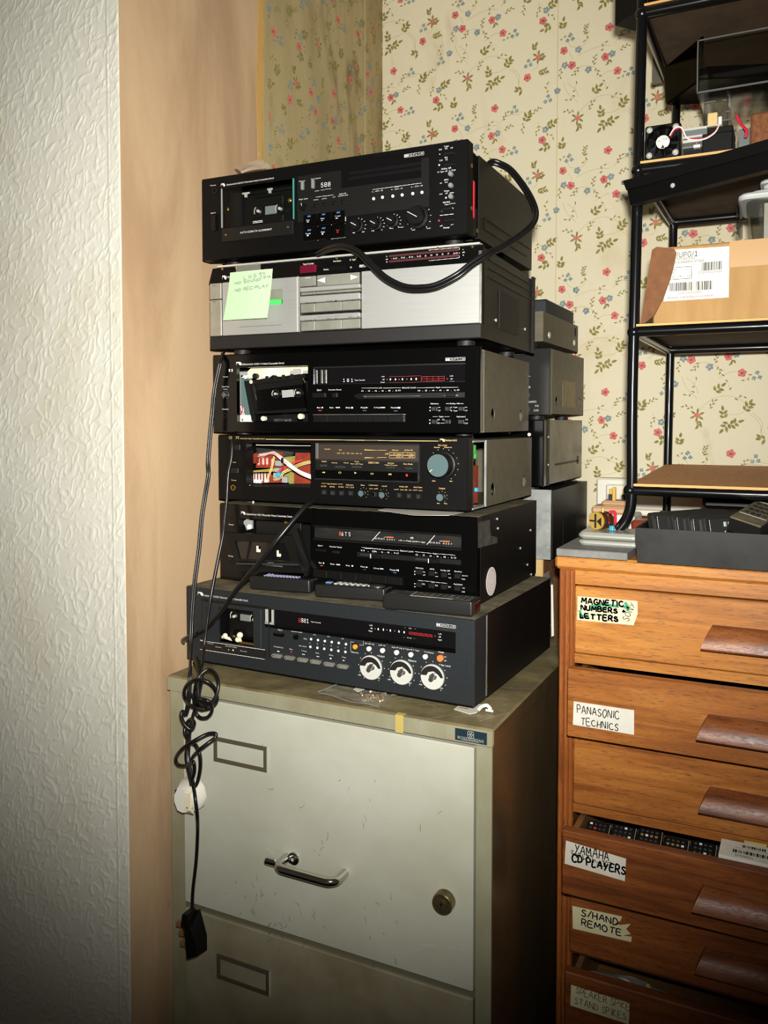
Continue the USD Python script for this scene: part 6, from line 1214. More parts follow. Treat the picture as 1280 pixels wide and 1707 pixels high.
# third unit: hazed side with a long slot and a row of white knobs on its front edge
d, W, H, D = rear_unit('black unit with hazed metal side, long slot and a row of white studs', -.4, 1.462, 1.597, 1.7155, .285)
part(d, 'front_panel', B().box(0, W, -8, 12, 0, H, 1.5), 'black_gloss'); part(d, 'cover', plate_shell(1, W, 30, D, 2, H, 1.5), 'hazed_metal', label='hazed metal cover')
part(d, 'side_rail', B().box(W - 6, W + .5, 12, 30, 0, H, .5), 'black_paint')
part(d, 'vent_slot', B().box(W - .2, W + .3, 70, 252, 34, 38).box(W - .2, W + .3, 242, 258, 30, 46), 'well_black')
for k in range(6): c = H - 26 - k * 11; part(d, 'white_stud', B().cyl((W - 26, -8, c), (0, -1, 0), 3.2, 3, 12, .8), 'white_plastic', label='small white stud')
screws(d, [(20, 88), (20, 38)], 'bright_metal', 2, 'side_screw', axis=(1, 0, 0), y=W + .4)
feet(d, W, D, 8)
# lowest: zinc front plate
d, W, H, D = rear_unit('dark unit with a bright zinc front plate at the bottom of the rear stack', -.396, 1.492, 1.462, 1.589, .29)
part(d, 'front_plate', B().box(0, W, -1, 1, 0, H), 'zinc', label='bright zinc front plate'); part(d, 'front_edge', B().box(W - 2, W - .5, 1, 6, 0, H), 'steel')
part(d, 'inner_frame', B().box(1, W - 3, 1.5, 12, 4, H - 4), 'green_steel')
part(d, 'cover', plate_shell(1, W, 12, D, 1, H - 2, 1.5), 'black_cover'); part(d, 'side_recess', B().box(W, W + .5, 90, 190, 14, 66), 'well_black')
screws(d, [(W - 6, 84), (W - 7, 52), (W - 6, 22)], 'bright_metal', 1.6, y=-1)
# cartons that carry it
cb2 = thing('cardboard_box', 'pale worn carton under the rear stack behind the filing cabinet top', 'cardboard box')
part(cb2, 'carton', B().box(-.83, -.413, 1.50, 1.70, 1.3205, 1.461, .003), 'worn_wood_pale'); part(cb2, 'side_flap', B().box(-.413, -.4115, 1.503, 1.66, 1.33, 1.46), 'cardboard_dark')
bc = [(-0.4176,1.5600,1.4317), (-0.4045,1.5400,1.4381), (-0.3816,1.5000,1.3292), (-0.3857,1.4800,1.3294)]
solo('cardboard_sheet', 'brown cardboard sheet standing edgeways between filing cabinet and oak chest', 'cardboard', B().hull([(p[0] + dx, p[1] + dy, p[2] if i < 2 else 1.321) for i, p in enumerate(bc) for dx, dy in ((0, 0), (.004, .02))]), 'cardboard_dark')
wp = [(-0.4108,1.5000,1.4339), (-0.4035,1.5100,1.4393), (-0.3947,1.5000,1.4267), (-0.3908,1.4900,1.4181), (-0.3922,1.4800,1.4190), (-0.3942,1.4800,1.4308), (-0.4039,1.4800,1.4321)]
solo('plastic_wrap', 'crumpled grey and white plastic wrap tucked behind the slate deck', 'plastic bag', B().hull([(p[0], p[1], p[2]) for p in wp[:2] + wp[5:]] + [(p[0], p[1] + .008, p[2] - .006) for p in wp]), 'foil_grey')
wq = [(-0.3869,1.4600,1.4229), (-0.3832,1.4600,1.4233), (-0.3753,1.4400,1.3373), (-0.3797,1.4400,1.3347)]
solo('paper_strip', 'white crumpled paper strip standing beside the brown cardboard sheet', 'paper', B().hull([(p[0], p[1] + dy, max(p[2], 1.321)) for p in wq for dy in (0, .003)]), 'label_paper')

# ---------------------------------------------------------------- on the decks
mat('post_it_green', (178, 214, 168), 0.7)
mat('pencil_grey', (128, 142, 126), 0.8)
mat('remote_black', (26, 26, 25), 0.34, spec=.5)
mat('remote_dusty', (34, 32, 28), 0.7, rgb2=(84, 78, 64), vscale=(70, 70, 70), vpos=(.45, .75), detail=6)
mat('key_violet', (150, 150, 178), 0.6)
mat('key_grey', (176, 174, 164), 0.6)
mat('key_blue', (104, 138, 176), 0.6)
mat('ir_window', (70, 26, 22), 0.15, spec=.6)
mat('remote_olive', (120, 112, 84), 0.5, rgb2=(92, 86, 66), vscale=(60, 60, 60))
note = [(-0.7946,1.0790,1.9436), (-0.7159,1.0790,1.9435), (-0.7203,1.0790,1.8686), (-0.8022,1.0790,1.8692)]
def patch(c, n, m, f, t=.0003):
    """A thin curved sheet over four corners (top left, top right, bottom right, bottom left); f(u, v) pushes it along -y."""
    c = np.array(c, float); V = []
    for k in (0, 1):
        for j in range(m + 1):
            for i in range(n + 1):
                u, w = i / n, j / m; p = (c[0] * (1 - u) + c[1] * u) * (1 - w) + (c[3] * (1 - u) + c[2] * u) * w
                V.append(p + [0, -f(u, w) + k * t, 0])
    s = (n + 1) * (m + 1); F = []
    for j in range(m):
        for i in range(n):
            a = j * (n + 1) + i; F += [[a, a + n + 1, a + n + 2], [a, a + n + 2, a + 1], [s + a, s + a + n + 2, s + a + n + 1], [s + a, s + a + 1, s + a + n + 2]]
    return trimesh.Trimesh(np.array(V), F, process=False)
nt = thing('sticky_note', 'pale green sticky note taped to the silver cassette deck', 'sticky note')
bulge = lambda u, v: .003 + .009 * v ** 1.6 + .0015 * math.sin(u * 3)
part(nt, 'paper', patch(note, 8, 12, bulge), 'post_it_green', smooth=True)
tp = [(-0.7826,1.0790,1.9551), (-0.7363,1.0790,1.9545), (-0.7364,1.0790,1.9432), (-0.7821,1.0790,1.9431)]
part(nt, 'tape', patch(tp, 4, 4, lambda u, v: .0052, .0002), 'thin_film', label='clear tape holding the note')
P = Print(0)
for t, x0, x1, y, h in (('LX5', 348, 425, 162, 22), ('EX', 448, 478, 140, 14), ('7516', 448, 512, 162, 14), ('NO SOUND', 292, 450, 192, 16), ('NO REC/PLAY', 296, 500, 234, 18)):
    a, b = (-0.8709,1.0790,1.9828), (-0.8412,1.0790,1.9801); c0 = (-0.8712,1.0790,1.9591)
    sx = (b[0] - a[0]) / 100; sz = (c0[2] - a[2]) / 100; sl = (b[2] - a[2]) / 100
    cx, cz = a[0] + sx * (x0 + x1) / 2, a[2] + sz * y + sl * (x0 + x1) / 2
    hand(P, t, cx, cz, sx * (x1 - x0), -sz * h, .0007, 3, 20 + len(t))
pm = P.get(); v = np.array(pm.vertices); zt_, zb_ = note[0][2], note[3][2]
v[:, 1] = 1.079 - .0004 - np.array([bulge(np.clip((x - note[0][0]) / (note[1][0] - note[0][0]), 0, 1), np.clip((zt_ - z) / (zt_ - zb_), 0, 1)) for x, z in v[:, [0, 2]]])
part(nt, 'handwriting', trimesh.Trimesh(v, pm.faces, process=False), 'pencil_grey', smooth=False)

def remote(name, label, a, b, wid, thk, top='remote_black', rows=5, cols=3, keylook='key_grey', z=None, extra=None, group=None):
    """A handset lying along the line a-b, its near long edge on that line."""
    a, b = np.array(a), np.array(b); L = np.linalg.norm((b - a)[:2]) * 1000; yaw = math.degrees(math.atan2(b[1] - a[1], b[0] - a[0]))
    r = thing(name, label, 'remote control', a, yaw, group=group, unit=MM); W = wid * 1000; T = thk * 1000
    pts = []
    for (x, y, rr) in ((6, 6, 6), (L - 6, 6, 6), (L - 6, W - 6, 6), (6, W - 6, 6)):
        for t in np.arange(0, 2 * math.pi, math.pi / 5):
            pts += [(x + rr * math.cos(t), y + rr * math.sin(t), 3), (x + rr * math.cos(t), y + rr * math.sin(t), T - 2.5), (x + (rr - 2) * math.cos(t), y + (rr - 2) * math.sin(t), T), (x + (rr - 3) * math.cos(t), y + (rr - 3) * math.sin(t), 0)]
    part(r, 'shell', B().hull(pts), 'remote_black', smooth=40)
    part(r, 'face_plate', B().box(5, L - 5, 5, W - 5, T - .2, T + .5, .3), top)
    if extra: extra(r, L, W, T)
    return r
def keys1(r, L, W, T):
    for i in range(11):
        for j in range(3): part(r, 'key', B().box(22 + i * 5.6, 26 + i * 5.6, W - 28 + j * 8, W - 23 + j * 8, T, T + 1.8, .6), 'key_violet')
remote('remote_control', 'black remote control with violet-white keys, leftmost of three on the slate deck', (-0.7715,1.0867,1.4475), (-0.6664,1.0995,1.4475), .036, .021, extra=keys1)
def keys2(r, L, W, T):
    part(r, 'key', B().box(12, 22, W - 22, W - 12, T, T + 2, .8), 'key_blue', label='blue key')
    for i in range(7): part(r, 'key', B().prism([(28 + i * 9, 12), (32.5 + i * 9, 12), (35.5 + i * 9, W - 10), (31 + i * 9, W - 10)], T, T + 2.2, 'xy'), 'key_grey')
    part(r, 'jog_dial', B().lathe((L - 18, W / 2, T), (0, 0, 1), [(13, 0), (13, 2), (10, 3.4), (4, 3.8)], 28), 'steel', label='metal jog dial')
remote('remote_control', 'black remote control with slanting grey keys and a metal dial, on the slate deck', (-0.6488,1.0813,1.4475), (-0.5365,1.0976,1.4475), .038, .019, extra=keys2)
def keys3(r, L, W, T):
    part(r, 'ir_window', B().box(L - 4, L + .5, 6, W - 6, 3, T - 3, 1), 'ir_window', label='dark red infrared window')
    for i in range(9):
        for j in range(3): part(r, 'key', B().box(46 + i * 9.5, 52 + i * 9.5, 7 + j * 10, 13 + j * 10, T, T + 1.4, .5), 'remote_dusty')
    part(r, 'key_panel', Print(0).frame(40, 78, 0, 1) if False else B().box(40, 41, 6, W - 6, T + .4, T + .8).box(40, L - 30, 6, 7, T + .4, T + .8), 'key_grey', kind='stuff')
remote('remote_control', 'long dusty black remote control at the right end of the slate deck', (-0.5211,1.0539,1.4475), (-0.3878,1.0623,1.4475), .042, .021, top='remote_dusty', extra=keys3)
# paper between two decks, tape ball on top, odd scraps
pa = [(-0.5598,1.1198,1.5812), (-0.4814,1.0763,1.5812), (-0.4374,1.0979,1.5812), (-0.4334,1.1442,1.5812)]
solo('paper_sheet', 'white sheet of paper trapped between two black decks, under the teal-knob deck', 'paper', B().hull([(pa[0][0], pa[0][1], 1.5798), (pa[1][0], pa[1][1], 1.5798), (pa[2][0], pa[2][1], 1.5798), (pa[3][0], pa[3][1], 1.5798), (pa[0][0], pa[0][1] + .12, 1.5798), (pa[3][0], pa[3][1] + .12, 1.5798)] + [(pa[0][0], pa[0][1], 1.5804), (pa[2][0], pa[2][1], 1.5804), (pa[3][0], pa[3][1] + .12, 1.5804)]), 'label_paper')
tq = [(-0.8171,1.1200,2.1212), (-0.7811,1.1400,2.1337), (-0.7642,1.1300,2.1240), (-0.7905,1.1000,2.1040)]; tr = [(-0.7905,1.1000,2.1040), (-0.7642,1.1300,2.1240), (-0.7491,1.1200,2.1118), (-0.7891,1.1000,2.1017)]
tb = thing('packing_tape', 'crumpled piece of clear packing tape on the topmost deck', 'tape')
part(tb, 'tape_fold', patch(tq, 6, 4, lambda u, v: .004 * math.sin(u * 7) * v, .0004), 'tape_film'); part(tb, 'tape_tail', patch(tr, 6, 3, lambda u, v: .003 * math.sin(u * 5), .0004), 'tape_film')
sc = [(-0.4119,1.0549,1.3212), (-0.3861,1.0465,1.3212), (-0.3792,1.0553,1.3212), (-0.3813,1.0884,1.3212), (-0.3944,1.0902,1.3212), (-0.4110,1.0714,1.3212)]
ps = thing('paper_scrap', 'white card scrap under the right corner of the slate deck', 'paper')
part(ps, 'card', B().hull([(p[0], p[1], 1.3204 + k) for p in sc for k in (0, .0008)]), 'label_paper')
c = (-0.4001,1.0634,1.3216); part(ps, 'printed_mark', B().box(c[0] - .008, c[0] + .006, c[1] - .002, c[1] + .002, 1.3211, 1.3214), 'pcb_yellow')
cl = (-0.3711,1.0623,1.3300); k = thing('cable_clip', 'small white plastic clip beside the slate deck corner', 'clip', (cl[0], cl[1], 1.3205), 25)
part(k, 'clip_body', B().tube([(-.008, 0, .003), (-.003, 0, .008), (.004, .001, .009), (.009, 0, .004)], .0026, 8, smooth=4), 'white_plastic', smooth=60); part(k, 'clip_tail', B().tube([(.002, 0, .003), (.012, -.003, .0025)], .0018, 8), 'white_plastic', smooth=60)
# bag of screws
bg = [(-0.6095,1.0287,1.3235), (-0.6025,1.0734,1.3235), (-0.5030,1.0706,1.3235), (-0.5038,1.0121,1.3235)]
def flat(c, n, m, f, t=.0003):
    c = np.array(c, float); V = []
    for k in (0, 1):
        for j in range(m + 1):
            for i in range(n + 1):
                u, w = i / n, j / m; p = (c[0] * (1 - u) + c[3] * u) * (1 - w) + (c[1] * (1 - u) + c[2] * u) * w
                V.append((p[0], p[1], f(u, w) + (0 if k else t)))
    s = (n + 1) * (m + 1); F = []
    for j in range(m):
        for i in range(n):
            a = j * (n + 1) + i; F += [[a, a + 1, a + n + 2], [a, a + n + 2, a + n + 1], [s + a, s + a + n + 2, s + a + 1], [s + a, s + a + n + 1, s + a + n + 2]]
    return trimesh.Trimesh(np.array(V), F, process=False)
bag = thing('plastic_bag', 'clear plastic bag of small screws on the filing cabinet top', 'plastic bag')
bf = lambda u, w: 1.3215 + .0035 * float(meshkit.fbm(np.array([u * 6, w * 4, 2.0]), 3, 2)) + .004 * max(0, u - .5) * math.sin(w * 3)
part(bag, 'film', flat(bg, 26, 14, bf), 'thin_film', smooth=True)
part(bag, 'seal_edge', B().tube([(bg[0][0] * (1 - t) + bg[1][0] * t, bg[0][1] * (1 - t) + bg[1][1] * t, 1.3245) for t in np.linspace(0, 1, 6)], .0022, 8, flat=.5), 'foil_grey', label='folded seal of the bag')
ee = []; 
for t in np.linspace(0, 1, 14): ee.append((bg[0][0] * (1 - t) + bg[3][0] * t, bg[0][1] * (1 - t) + bg[3][1] * t, 1.3222 + .0012 * math.sin(t * 9)))
part(bag, 'film_edge', B().tube(ee, .0007, 6), 'foil_grey')
def bagpt(u, w): p = (np.array(bg[0]) * (1 - u) + np.array(bg[3]) * u) * (1 - w) + (np.array(bg[1]) * (1 - u) + np.array(bg[2]) * u) * w; return p
q = random.Random(9); sm = B()
for i in range(34):
    p = bagpt(q.uniform(.62, .97), q.uniform(.12, .95)); a = q.uniform(0, 6.28); e = q.uniform(-.1, .9)
    dv = (math.cos(a) * math.cos(e), math.sin(a) * math.cos(e), math.sin(e)); c = (p[0], p[1], 1.3225 + q.uniform(0, .003))
    sm.lathe(c, dv, [(.0011, 0), (.0011, .006), (.0024, .0062), (.0024, .0072), (.0012, .0082)], 7)
solo('screw_heap', 'loose brass and steel screws lying in the clear bag', 'screws', sm, 'screw_mix', kind='stuff')
wp_ = [(-0.5664,1.0526,1.3262), (-0.5668,1.0619,1.3262), (-0.5623,1.0661,1.3262), (-0.5517,1.0617,1.3262), (-0.5536,1.0544,1.3262), (-0.5545,1.0450,1.3262)]
solo('paper_tag', 'tiny white paper tag in the clear bag', 'paper', B().hull([(p[0], p[1], 1.3264 + k) for p in wp_ for k in (0, .0006)]), 'label_paper')

# ---------------------------------------------------------------- cables
def cord(parent, name, pts, r, twin=0, look='cable_black', n=10, k=8, label=None):
    p = spline(pts, k)
    if not twin: return part(parent, name, B().tube(p, r, n), look, smooth=60, label=label)
    t = np.gradient(p, axis=0); t /= np.linalg.norm(t, axis=1, keepdims=True); s = np.cross(t, [0, 1, .2]); s /= np.linalg.norm(s, axis=1, keepdims=True) + 1e-9
    b = B().tube(p + s * twin, r, n).tube(p - s * twin, r, n)
    return part(parent, name, b, look, smooth=60, label=label, kind=None)
pc = thing('power_cable', 'black power cable looping from the topmost deck across the silver deck', 'cable')
cord(pc, 'cable', [(-.50, 1.38, 2.097), (-.455, 1.30, 2.097), (-.430, 1.235, 2.0985), (-0.4162,1.2140,2.0997), (-0.4037,1.2160,2.0955), (-0.3882,1.2140,2.0850), (-0.3712,1.2100,2.0643), (-0.3536,1.2000,2.0381), (-0.3425,1.1900,2.0140), (-0.3393,1.1700,1.9941), (-0.3480,1.1500,1.9758), (-0.3661,1.1100,1.9501), (-0.3755,1.0900,1.9401), (-0.3957,1.0750,1.9240), (-0.4137,1.0660,1.9087), (-0.4416,1.0620,1.8965), (-0.4656,1.0600,1.8943), (-0.4909,1.0600,1.8981), (-0.5186,1.0600,1.9125), (-0.5431,1.0620,1.9339), (-0.5652,1.0660,1.9533), (-0.5919,1.0720,1.9645), (-0.6215,1.0820,1.9656), (-0.6515,1.0980,1.9632), (-0.7016,1.1400,1.9704)], .0028, .0024)
dc = thing('power_cable', 'black power cable running diagonally across the door of the open-door deck', 'cable')
cord(dc, 'cable', [(-0.6698,1.1300,1.5950), (-0.6767,1.1020,1.5803), (-0.6999,1.0700,1.5392), (-0.7316,1.0600,1.4981), (-0.7738,1.0530,1.4494), (-0.7958,1.0500,1.4189), (-0.8211,1.0480,1.3922), (-0.8596,1.0500,1.3703), (-0.8823,1.0620,1.3590), (-0.8902,1.0700,1.3493), (-0.8897,1.0760,1.3450)], .0042)
# two mains leads hanging down the front
ca = thing('mains_lead', 'black twin mains lead hanging at the left of the decks, ending in the white plug', 'mains lead')
cord(ca, 'cable', [(-0.8362,1.1120,1.8239), (-0.8320,1.1000,1.8094), (-0.8327,1.0970,1.7996), (-0.8401,1.0940,1.7632), (-0.8419,1.0900,1.7256), (-0.8447,1.0870,1.6872), (-0.8456,1.0830,1.6478), (-0.8429,1.0800,1.6278), (-0.8467,1.0760,1.5943), (-0.8488,1.0700,1.5611), (-0.8493,1.0630,1.5120), (-0.8502,1.0530,1.4617), (-0.8498,1.0460,1.4201), (-0.8466,1.0380,1.3783), (-0.8371,1.0250,1.3542), (-0.8116,0.9920,1.3372), (-0.8070,0.9840,1.3119), (-0.8086,0.9820,1.2868), (-0.8116,0.9800,1.2743)], .0019, .0019)
D1 = [(-0.8116,0.9800,1.2743), (-0.8122,0.9740,1.2815), (-0.8112,0.9700,1.2757), (-0.8030,0.9680,1.2650), (-0.7941,0.9720,1.2580), (-0.7965,0.9820,1.2633), (-0.8097,0.9900,1.2650), (-0.8173,0.9880,1.2562), (-0.8164,0.9840,1.2448), (-0.8042,0.9800,1.2355), (-0.7882,0.9740,1.2349), (-0.7790,0.9720,1.2228), (-0.7797,0.9740,1.2022), (-0.7887,0.9780,1.1773), (-0.7991,0.9810,1.1651), (-0.8087,0.9860,1.1722), (-0.8141,0.9900,1.1881), (-0.8060,0.9860,1.2057), (-0.7774,0.9660,1.2306), (-0.7640,0.9700,1.2422), (-0.7576,0.9800,1.2488), (-0.7580,0.9820,1.2543), (-0.7702,0.9780,1.2527), (-0.7861,0.9660,1.2434), (-0.8090,0.9680,1.2271), (-0.8290,0.9780,1.2063), (-0.8279,0.9820,1.1949), (-0.8075,0.9780,1.1992), (-0.7897,0.9700,1.2109), (-0.7892,0.9720,1.1967), (-0.7955,0.9740,1.1812)]
cord(ca, 'knot', D1, .0027)
cord(ca, 'knot', [(-0.8194,0.9920,1.2582), (-0.8146,0.9900,1.2358), (-0.8123,0.9840,1.2090), (-0.8037,0.9800,1.1865), (-0.7961,0.9760,1.1713)], .0042, label='doubled strand of the knot')
# white plug
wpl = [(155, 742), (92, 880), (93, 985), (148, 1108), (235, 1128), (305, 1105), (392, 1035), (425, 920), (395, 800), (345, 742)]
W0 = (-0.8139,0.9850,1.1495); sx = .00083 / 6.4; 
c_ = (255, 935)
def plugpts(f, y): return [(W0[0] + .0065 + (u - c_[0]) * sx * 1.12 * f, y, W0[2] - .0005 - (v - c_[1]) * sx * 1.0 * f) for u, v in wpl]
pg = part(ca, 'plug', B().hull(plugpts(1, .992) + plugpts(.97, .982) + plugpts(.72, .968)), 'white_plastic', smooth=50, label='white mains plug')
part(pg, 'plug_ridge', B().hull([(W0[0] + dx, y, W0[2] + dz) for dx in (.010, .021) for y, dz in ((.9665, .014), (.9665, -.012), (.974, .02), (.974, -.02))]), 'cream_plastic', smooth=40)
part(pg, 'plug_screw', Print(.966).dot(W0[0] + .015, W0[2] - .008, .0013), 'gap_dark'); part(pg, 'plug_pin', B().box(W0[0] - .026, W0[0] - .012, .988, .994, W0[2] - .002, W0[2] + .002), 'gap_dark')
cc = thing('mains_lead', 'black mains lead tied in loose rings over the cabinet corner, ending in the black plug', 'mains lead')
cord(cc, 'cable', [(-0.8195,1.1200,1.6937), (-0.8126,1.1040,1.6814), (-0.8110,1.0980,1.6537), (-0.8145,1.0940,1.6278), (-0.8134,1.0880,1.5860), (-0.8124,1.0800,1.5533), (-0.8110,1.0740,1.5321), (-0.8131,1.0600,1.4845), (-0.8136,1.0460,1.4406), (-0.8162,1.0400,1.4029), (-0.8154,1.0300,1.3621), (-0.7953,1.0000,1.3491), (-0.7872,0.9840,1.3399)], .0026)
R1 = [(-0.7872,0.9840,1.3399), (-0.7827,0.9740,1.3227), (-0.7748,0.9680,1.3069), (-0.7592,0.9660,1.3027), (-0.7492,0.9700,1.3118), (-0.7472,0.9760,1.3289), (-0.7560,0.9820,1.3419), (-0.7695,0.9840,1.3476), (-0.7769,0.9780,1.3438), (-0.7816,0.9700,1.3320), (-0.7895,0.9740,1.3083), (-0.7951,0.9820,1.2834), (-0.7879,0.9840,1.2731), (-0.7715,0.9800,1.2769), (-0.7580,0.9740,1.2898), (-0.7527,0.9660,1.3046), (-0.7624,0.9620,1.3105), (-0.7922,0.9800,1.3007), (-0.8033,0.9880,1.2858), (-0.8124,0.9840,1.2938), (-0.8123,0.9780,1.3083), (-0.8010,0.9720,1.3243), (-0.7806,0.9660,1.3359), (-0.7630,0.9700,1.3345), (-0.7553,0.9780,1.3227), (-0.7557,0.9840,1.3049), (-0.7615,0.9800,1.2946), (-0.7727,0.9720,1.2918), (-0.7871,0.9680,1.2944), (-0.8047,0.9760,1.2965), (-0.8076,0.9880,1.3034), (-0.8020,0.9920,1.2875), (-0.8063,0.9900,1.2683), (-0.8090,0.9860,1.2427), (-0.8108,0.9850,1.2125), (-0.8004,0.9760,1.1886), (-0.7858,0.9660,1.1736), (-0.7762,0.9580,1.1600), (-0.7764,0.9620,1.1360), (-0.7907,0.9800,1.0997), (-0.7972,0.9840,1.0533), (-0.8040,0.9840,1.0055), (-0.8053,0.9840,0.9783)]
cord(cc, 'knotted_cable', R1, .0026)
cord(cc, 'knotted_cable', [(-0.8077,1.0000,1.3548), (-0.7941,0.9900,1.3464), (-0.7834,0.9820,1.3338), (-0.7914,0.9860,1.3090), (-0.7970,0.9900,1.2916), (-0.7797,0.9780,1.2897), (-0.7633,0.9740,1.2970)], .004, label='doubled strand of the knot')
bp = (-0.8009,0.9800,0.9483); sx = 1 / 1130.
def bpt(u, v, y): return (bp[0] + (u - 192) / 3.657 * sx * 1.12, y, bp[2] - (v - 622) / 3.657 * sx)
pg = part(cc, 'plug', B().hull([bpt(*p) for p in ((150, 520, .985), (228, 492, .985), (272, 640, .985), (272, 735, .985), (200, 770, .978), (160, 610, .970), (185, 560, .962), (225, 560, .962), (262, 650, .962), (266, 725, .962), (205, 758, .96))]), 'black_plastic', smooth=30, label='black mains plug')
part(pg, 'cord_grip', B().hull([bpt(u, v, y) for u, v in ((165, 560), (232, 555), (230, 585), (162, 605)) for y in (.966, .976)]), 'black_strip'); part(pg, 'cable_sleeve', B().hull([bpt(u, v, y) for u, v in ((172, 488), (205, 485), (215, 560), (160, 565)) for y in (.962, .982)]), 'black_plastic')
for (u, v) in ((112, 592), (130, 645), (138, 708)):
    k = part(pg, 'pin_sleeve', B().hull([bpt(a, b, y) for a, b in ((u + 18, v - 14), (u + 45, v - 20), (u + 48, v + 10), (u + 20, v + 16)) for y in (.972, .979)]), 'black_plastic'); part(pg, 'plug_pin', B().hull([bpt(a, b, y) for a, b in ((u - 16, v - 8), (u + 18, v - 16), (u + 20, v + 14), (u - 14, v + 18)) for y in (.972, .979)]), 'pin_bronze')

# ---------------------------------------------------------------- on the chest
mat('slab_grey', (122, 122, 118), 0.6, rgb2=(108, 107, 102), vscale=(80, 80, 80), bump=.3, bscale=900)
mat('case_grey', (178, 180, 170), 0.3, metal=.35)
mat('adapter_tan', (186, 148, 110), 0.5, bump=.1)
mat('trunking_white', (226, 222, 206), 0.45)
mat('tray_black', (20, 19, 17), 0.5, spec=.4, rgb2=(42, 40, 34), vscale=(16, 16, 16), vpos=(.45, .8), detail=6, rvar=.12)
mat('tray_remote', (38, 37, 34), 0.3, spec=.6)
mat('copper', (186, 110, 70), 0.3, metal=.9)
s0, s1, s2 = (-0.2959,1.1899,1.5186), (-0.2080,1.1973,1.5186), (-0.2143,1.2831,1.5186)
sb = solo('slab', 'flat grey slab at the left corner of the oak chest top', 'slab', B().box(-.3085, s1[0], s0[1] + .002, 1.36, 1.5183, 1.5295, .0012), 'slab_grey')
c0, c1 = (-0.2896,1.2344,1.5297), (-0.2102,1.2556,1.5297)
gc = thing('metal_case', 'rounded silver-grey case lying on the grey slab', 'case', (c0[0], c0[1] + .004, 1.5297)); L = c1[0] - c0[0] + .012
def rbox(x0, x1, y0, y1, z0, z1, r, e):
    pts = []
    for cx, cy in ((x0 + r, y0 + r), (x1 - r, y0 + r), (x0 + r, y1 - r), (x1 - r, y1 - r)):
        for t in np.arange(0, 2 * math.pi, math.pi / 6):
            for z, k in ((z0, r - e), (z0 + e, r), (z1 - e, r), (z1, r - e)): pts.append((cx + k * math.cos(t), cy + k * math.sin(t), z))
    return pts
part(gc, 'base', B().hull(rbox(0, L, 0, .075, 0, .0085, .012, .003)), 'case_grey', smooth=40); part(gc, 'lid', B().hull(rbox(0, L, 0, .075, .009, .0195, .012, .004)), 'case_grey', smooth=40); part(gc, 'seam', B().hull(rbox(.001, L - .001, .001, .074, .008, .0095, .011, .001)), 'holder_paint')
zt = 1.5297 + .0197
mb = (-0.2691,1.2664,1.5495); mo = thing('electric_motor', 'small brass and copper motor lying on the silver-grey case', 'motor', (mb[0], mb[1] + .004, zt), -28, unit=MM)
part(mo, 'end_cap', B().lathe((0, 0, 13.5), (0, 1, 0), [(13, 0), (13.5, 1), (13.5, 4)], 28), 'brass_bright'); part(mo, 'can', B().cyl((0, 4, 13.5), (0, 1, 0), 13, 22, 28), 'copper'); part(mo, 'band', B().cyl((0, 9, 13.5), (0, 1, 0), 13.4, 4, 28).cyl((0, 19, 13.5), (0, 1, 0), 13.4, 3, 28), 'gap_dark')
part(mo, 'cap_slot', B().box(-1.6, 1.6, -1, .5, 3, 24, .3).box(-11, -2, -1, .5, 12, 14.5, .3).hull([(3 + a, -1 + b, 13.5 + c) for a, c in ((0, 0), (8, 6), (8, -7)) for b in (0, 1)]), 'gap_dark'); part(mo, 'terminal', B().box(5, 9, 6, 9, 26, 34, 1), 'brass_bright'); part(mo, 'shaft', B().cyl((0, 26, 13.5), (0, 1, 0), 2, 9, 12), 'steel')
part(mo, 'lead_wire', B().tube([(8, 22, 26), (16, 24, 27), (19, 22, 18), (21, 20, 10)], 2.2, 8, smooth=4), 'red_plastic')
c = (-0.2366,1.2413,1.5550); part(mo, 'terminal_block', B().box(20, 27, 6, 12, .3, 8, 1), 'blue_part', label='tiny blue block')
sk = struct('trim_1', B().box((-0.3692,1.7930,1.5729)[0], .9, YB - .045, YB, 1.522, (-0.3575,1.7480,1.5962)[2], .003), 'trunking_white')
sw = struct('trim_2', B().box((-0.3579,1.7400,1.5442)[0] + .01, .9, YB - .058, YB - .045, 1.535, 1.585, .003), 'trunking_white')
ax0, ax1 = (-0.3149,1.4600,1.5541), (-0.2540,1.4600,1.5553)
sx0, sx1 = (-0.2779,1.4500,1.5534), (-0.2546,1.4500,1.5405)
wbx = solo('white_socket_box', 'white plastic box under the tan plug adapter on the oak chest', 'socket box', B().box(sx0[0] - .03, sx1[0] + .012, 1.452, 1.53, 1.5183, ax0[2] - .0004, .003), 'white_plastic')
ad = thing('plug_adapter', 'tan plug adapter with brass pins pointing up, behind the motor', 'plug adapter', (ax0[0], 1.448, ax0[2]), 0)
L = ax1[0] - ax0[0]; h1 = (-0.2760,1.4480,1.5677)[2] - ax0[2]; h2 = (-0.2774,1.4550,1.5772)[2] - ax0[2]
part(ad, 'body', B().box(0, L, 0, .05, 0, h1, .004), 'adapter_tan'); part(ad, 'pin_base', B().box((-0.2995,1.4550,1.5731)[0] - ax0[0], L + .004, .006, .046, h1, h2, .004), 'adapter_tan')
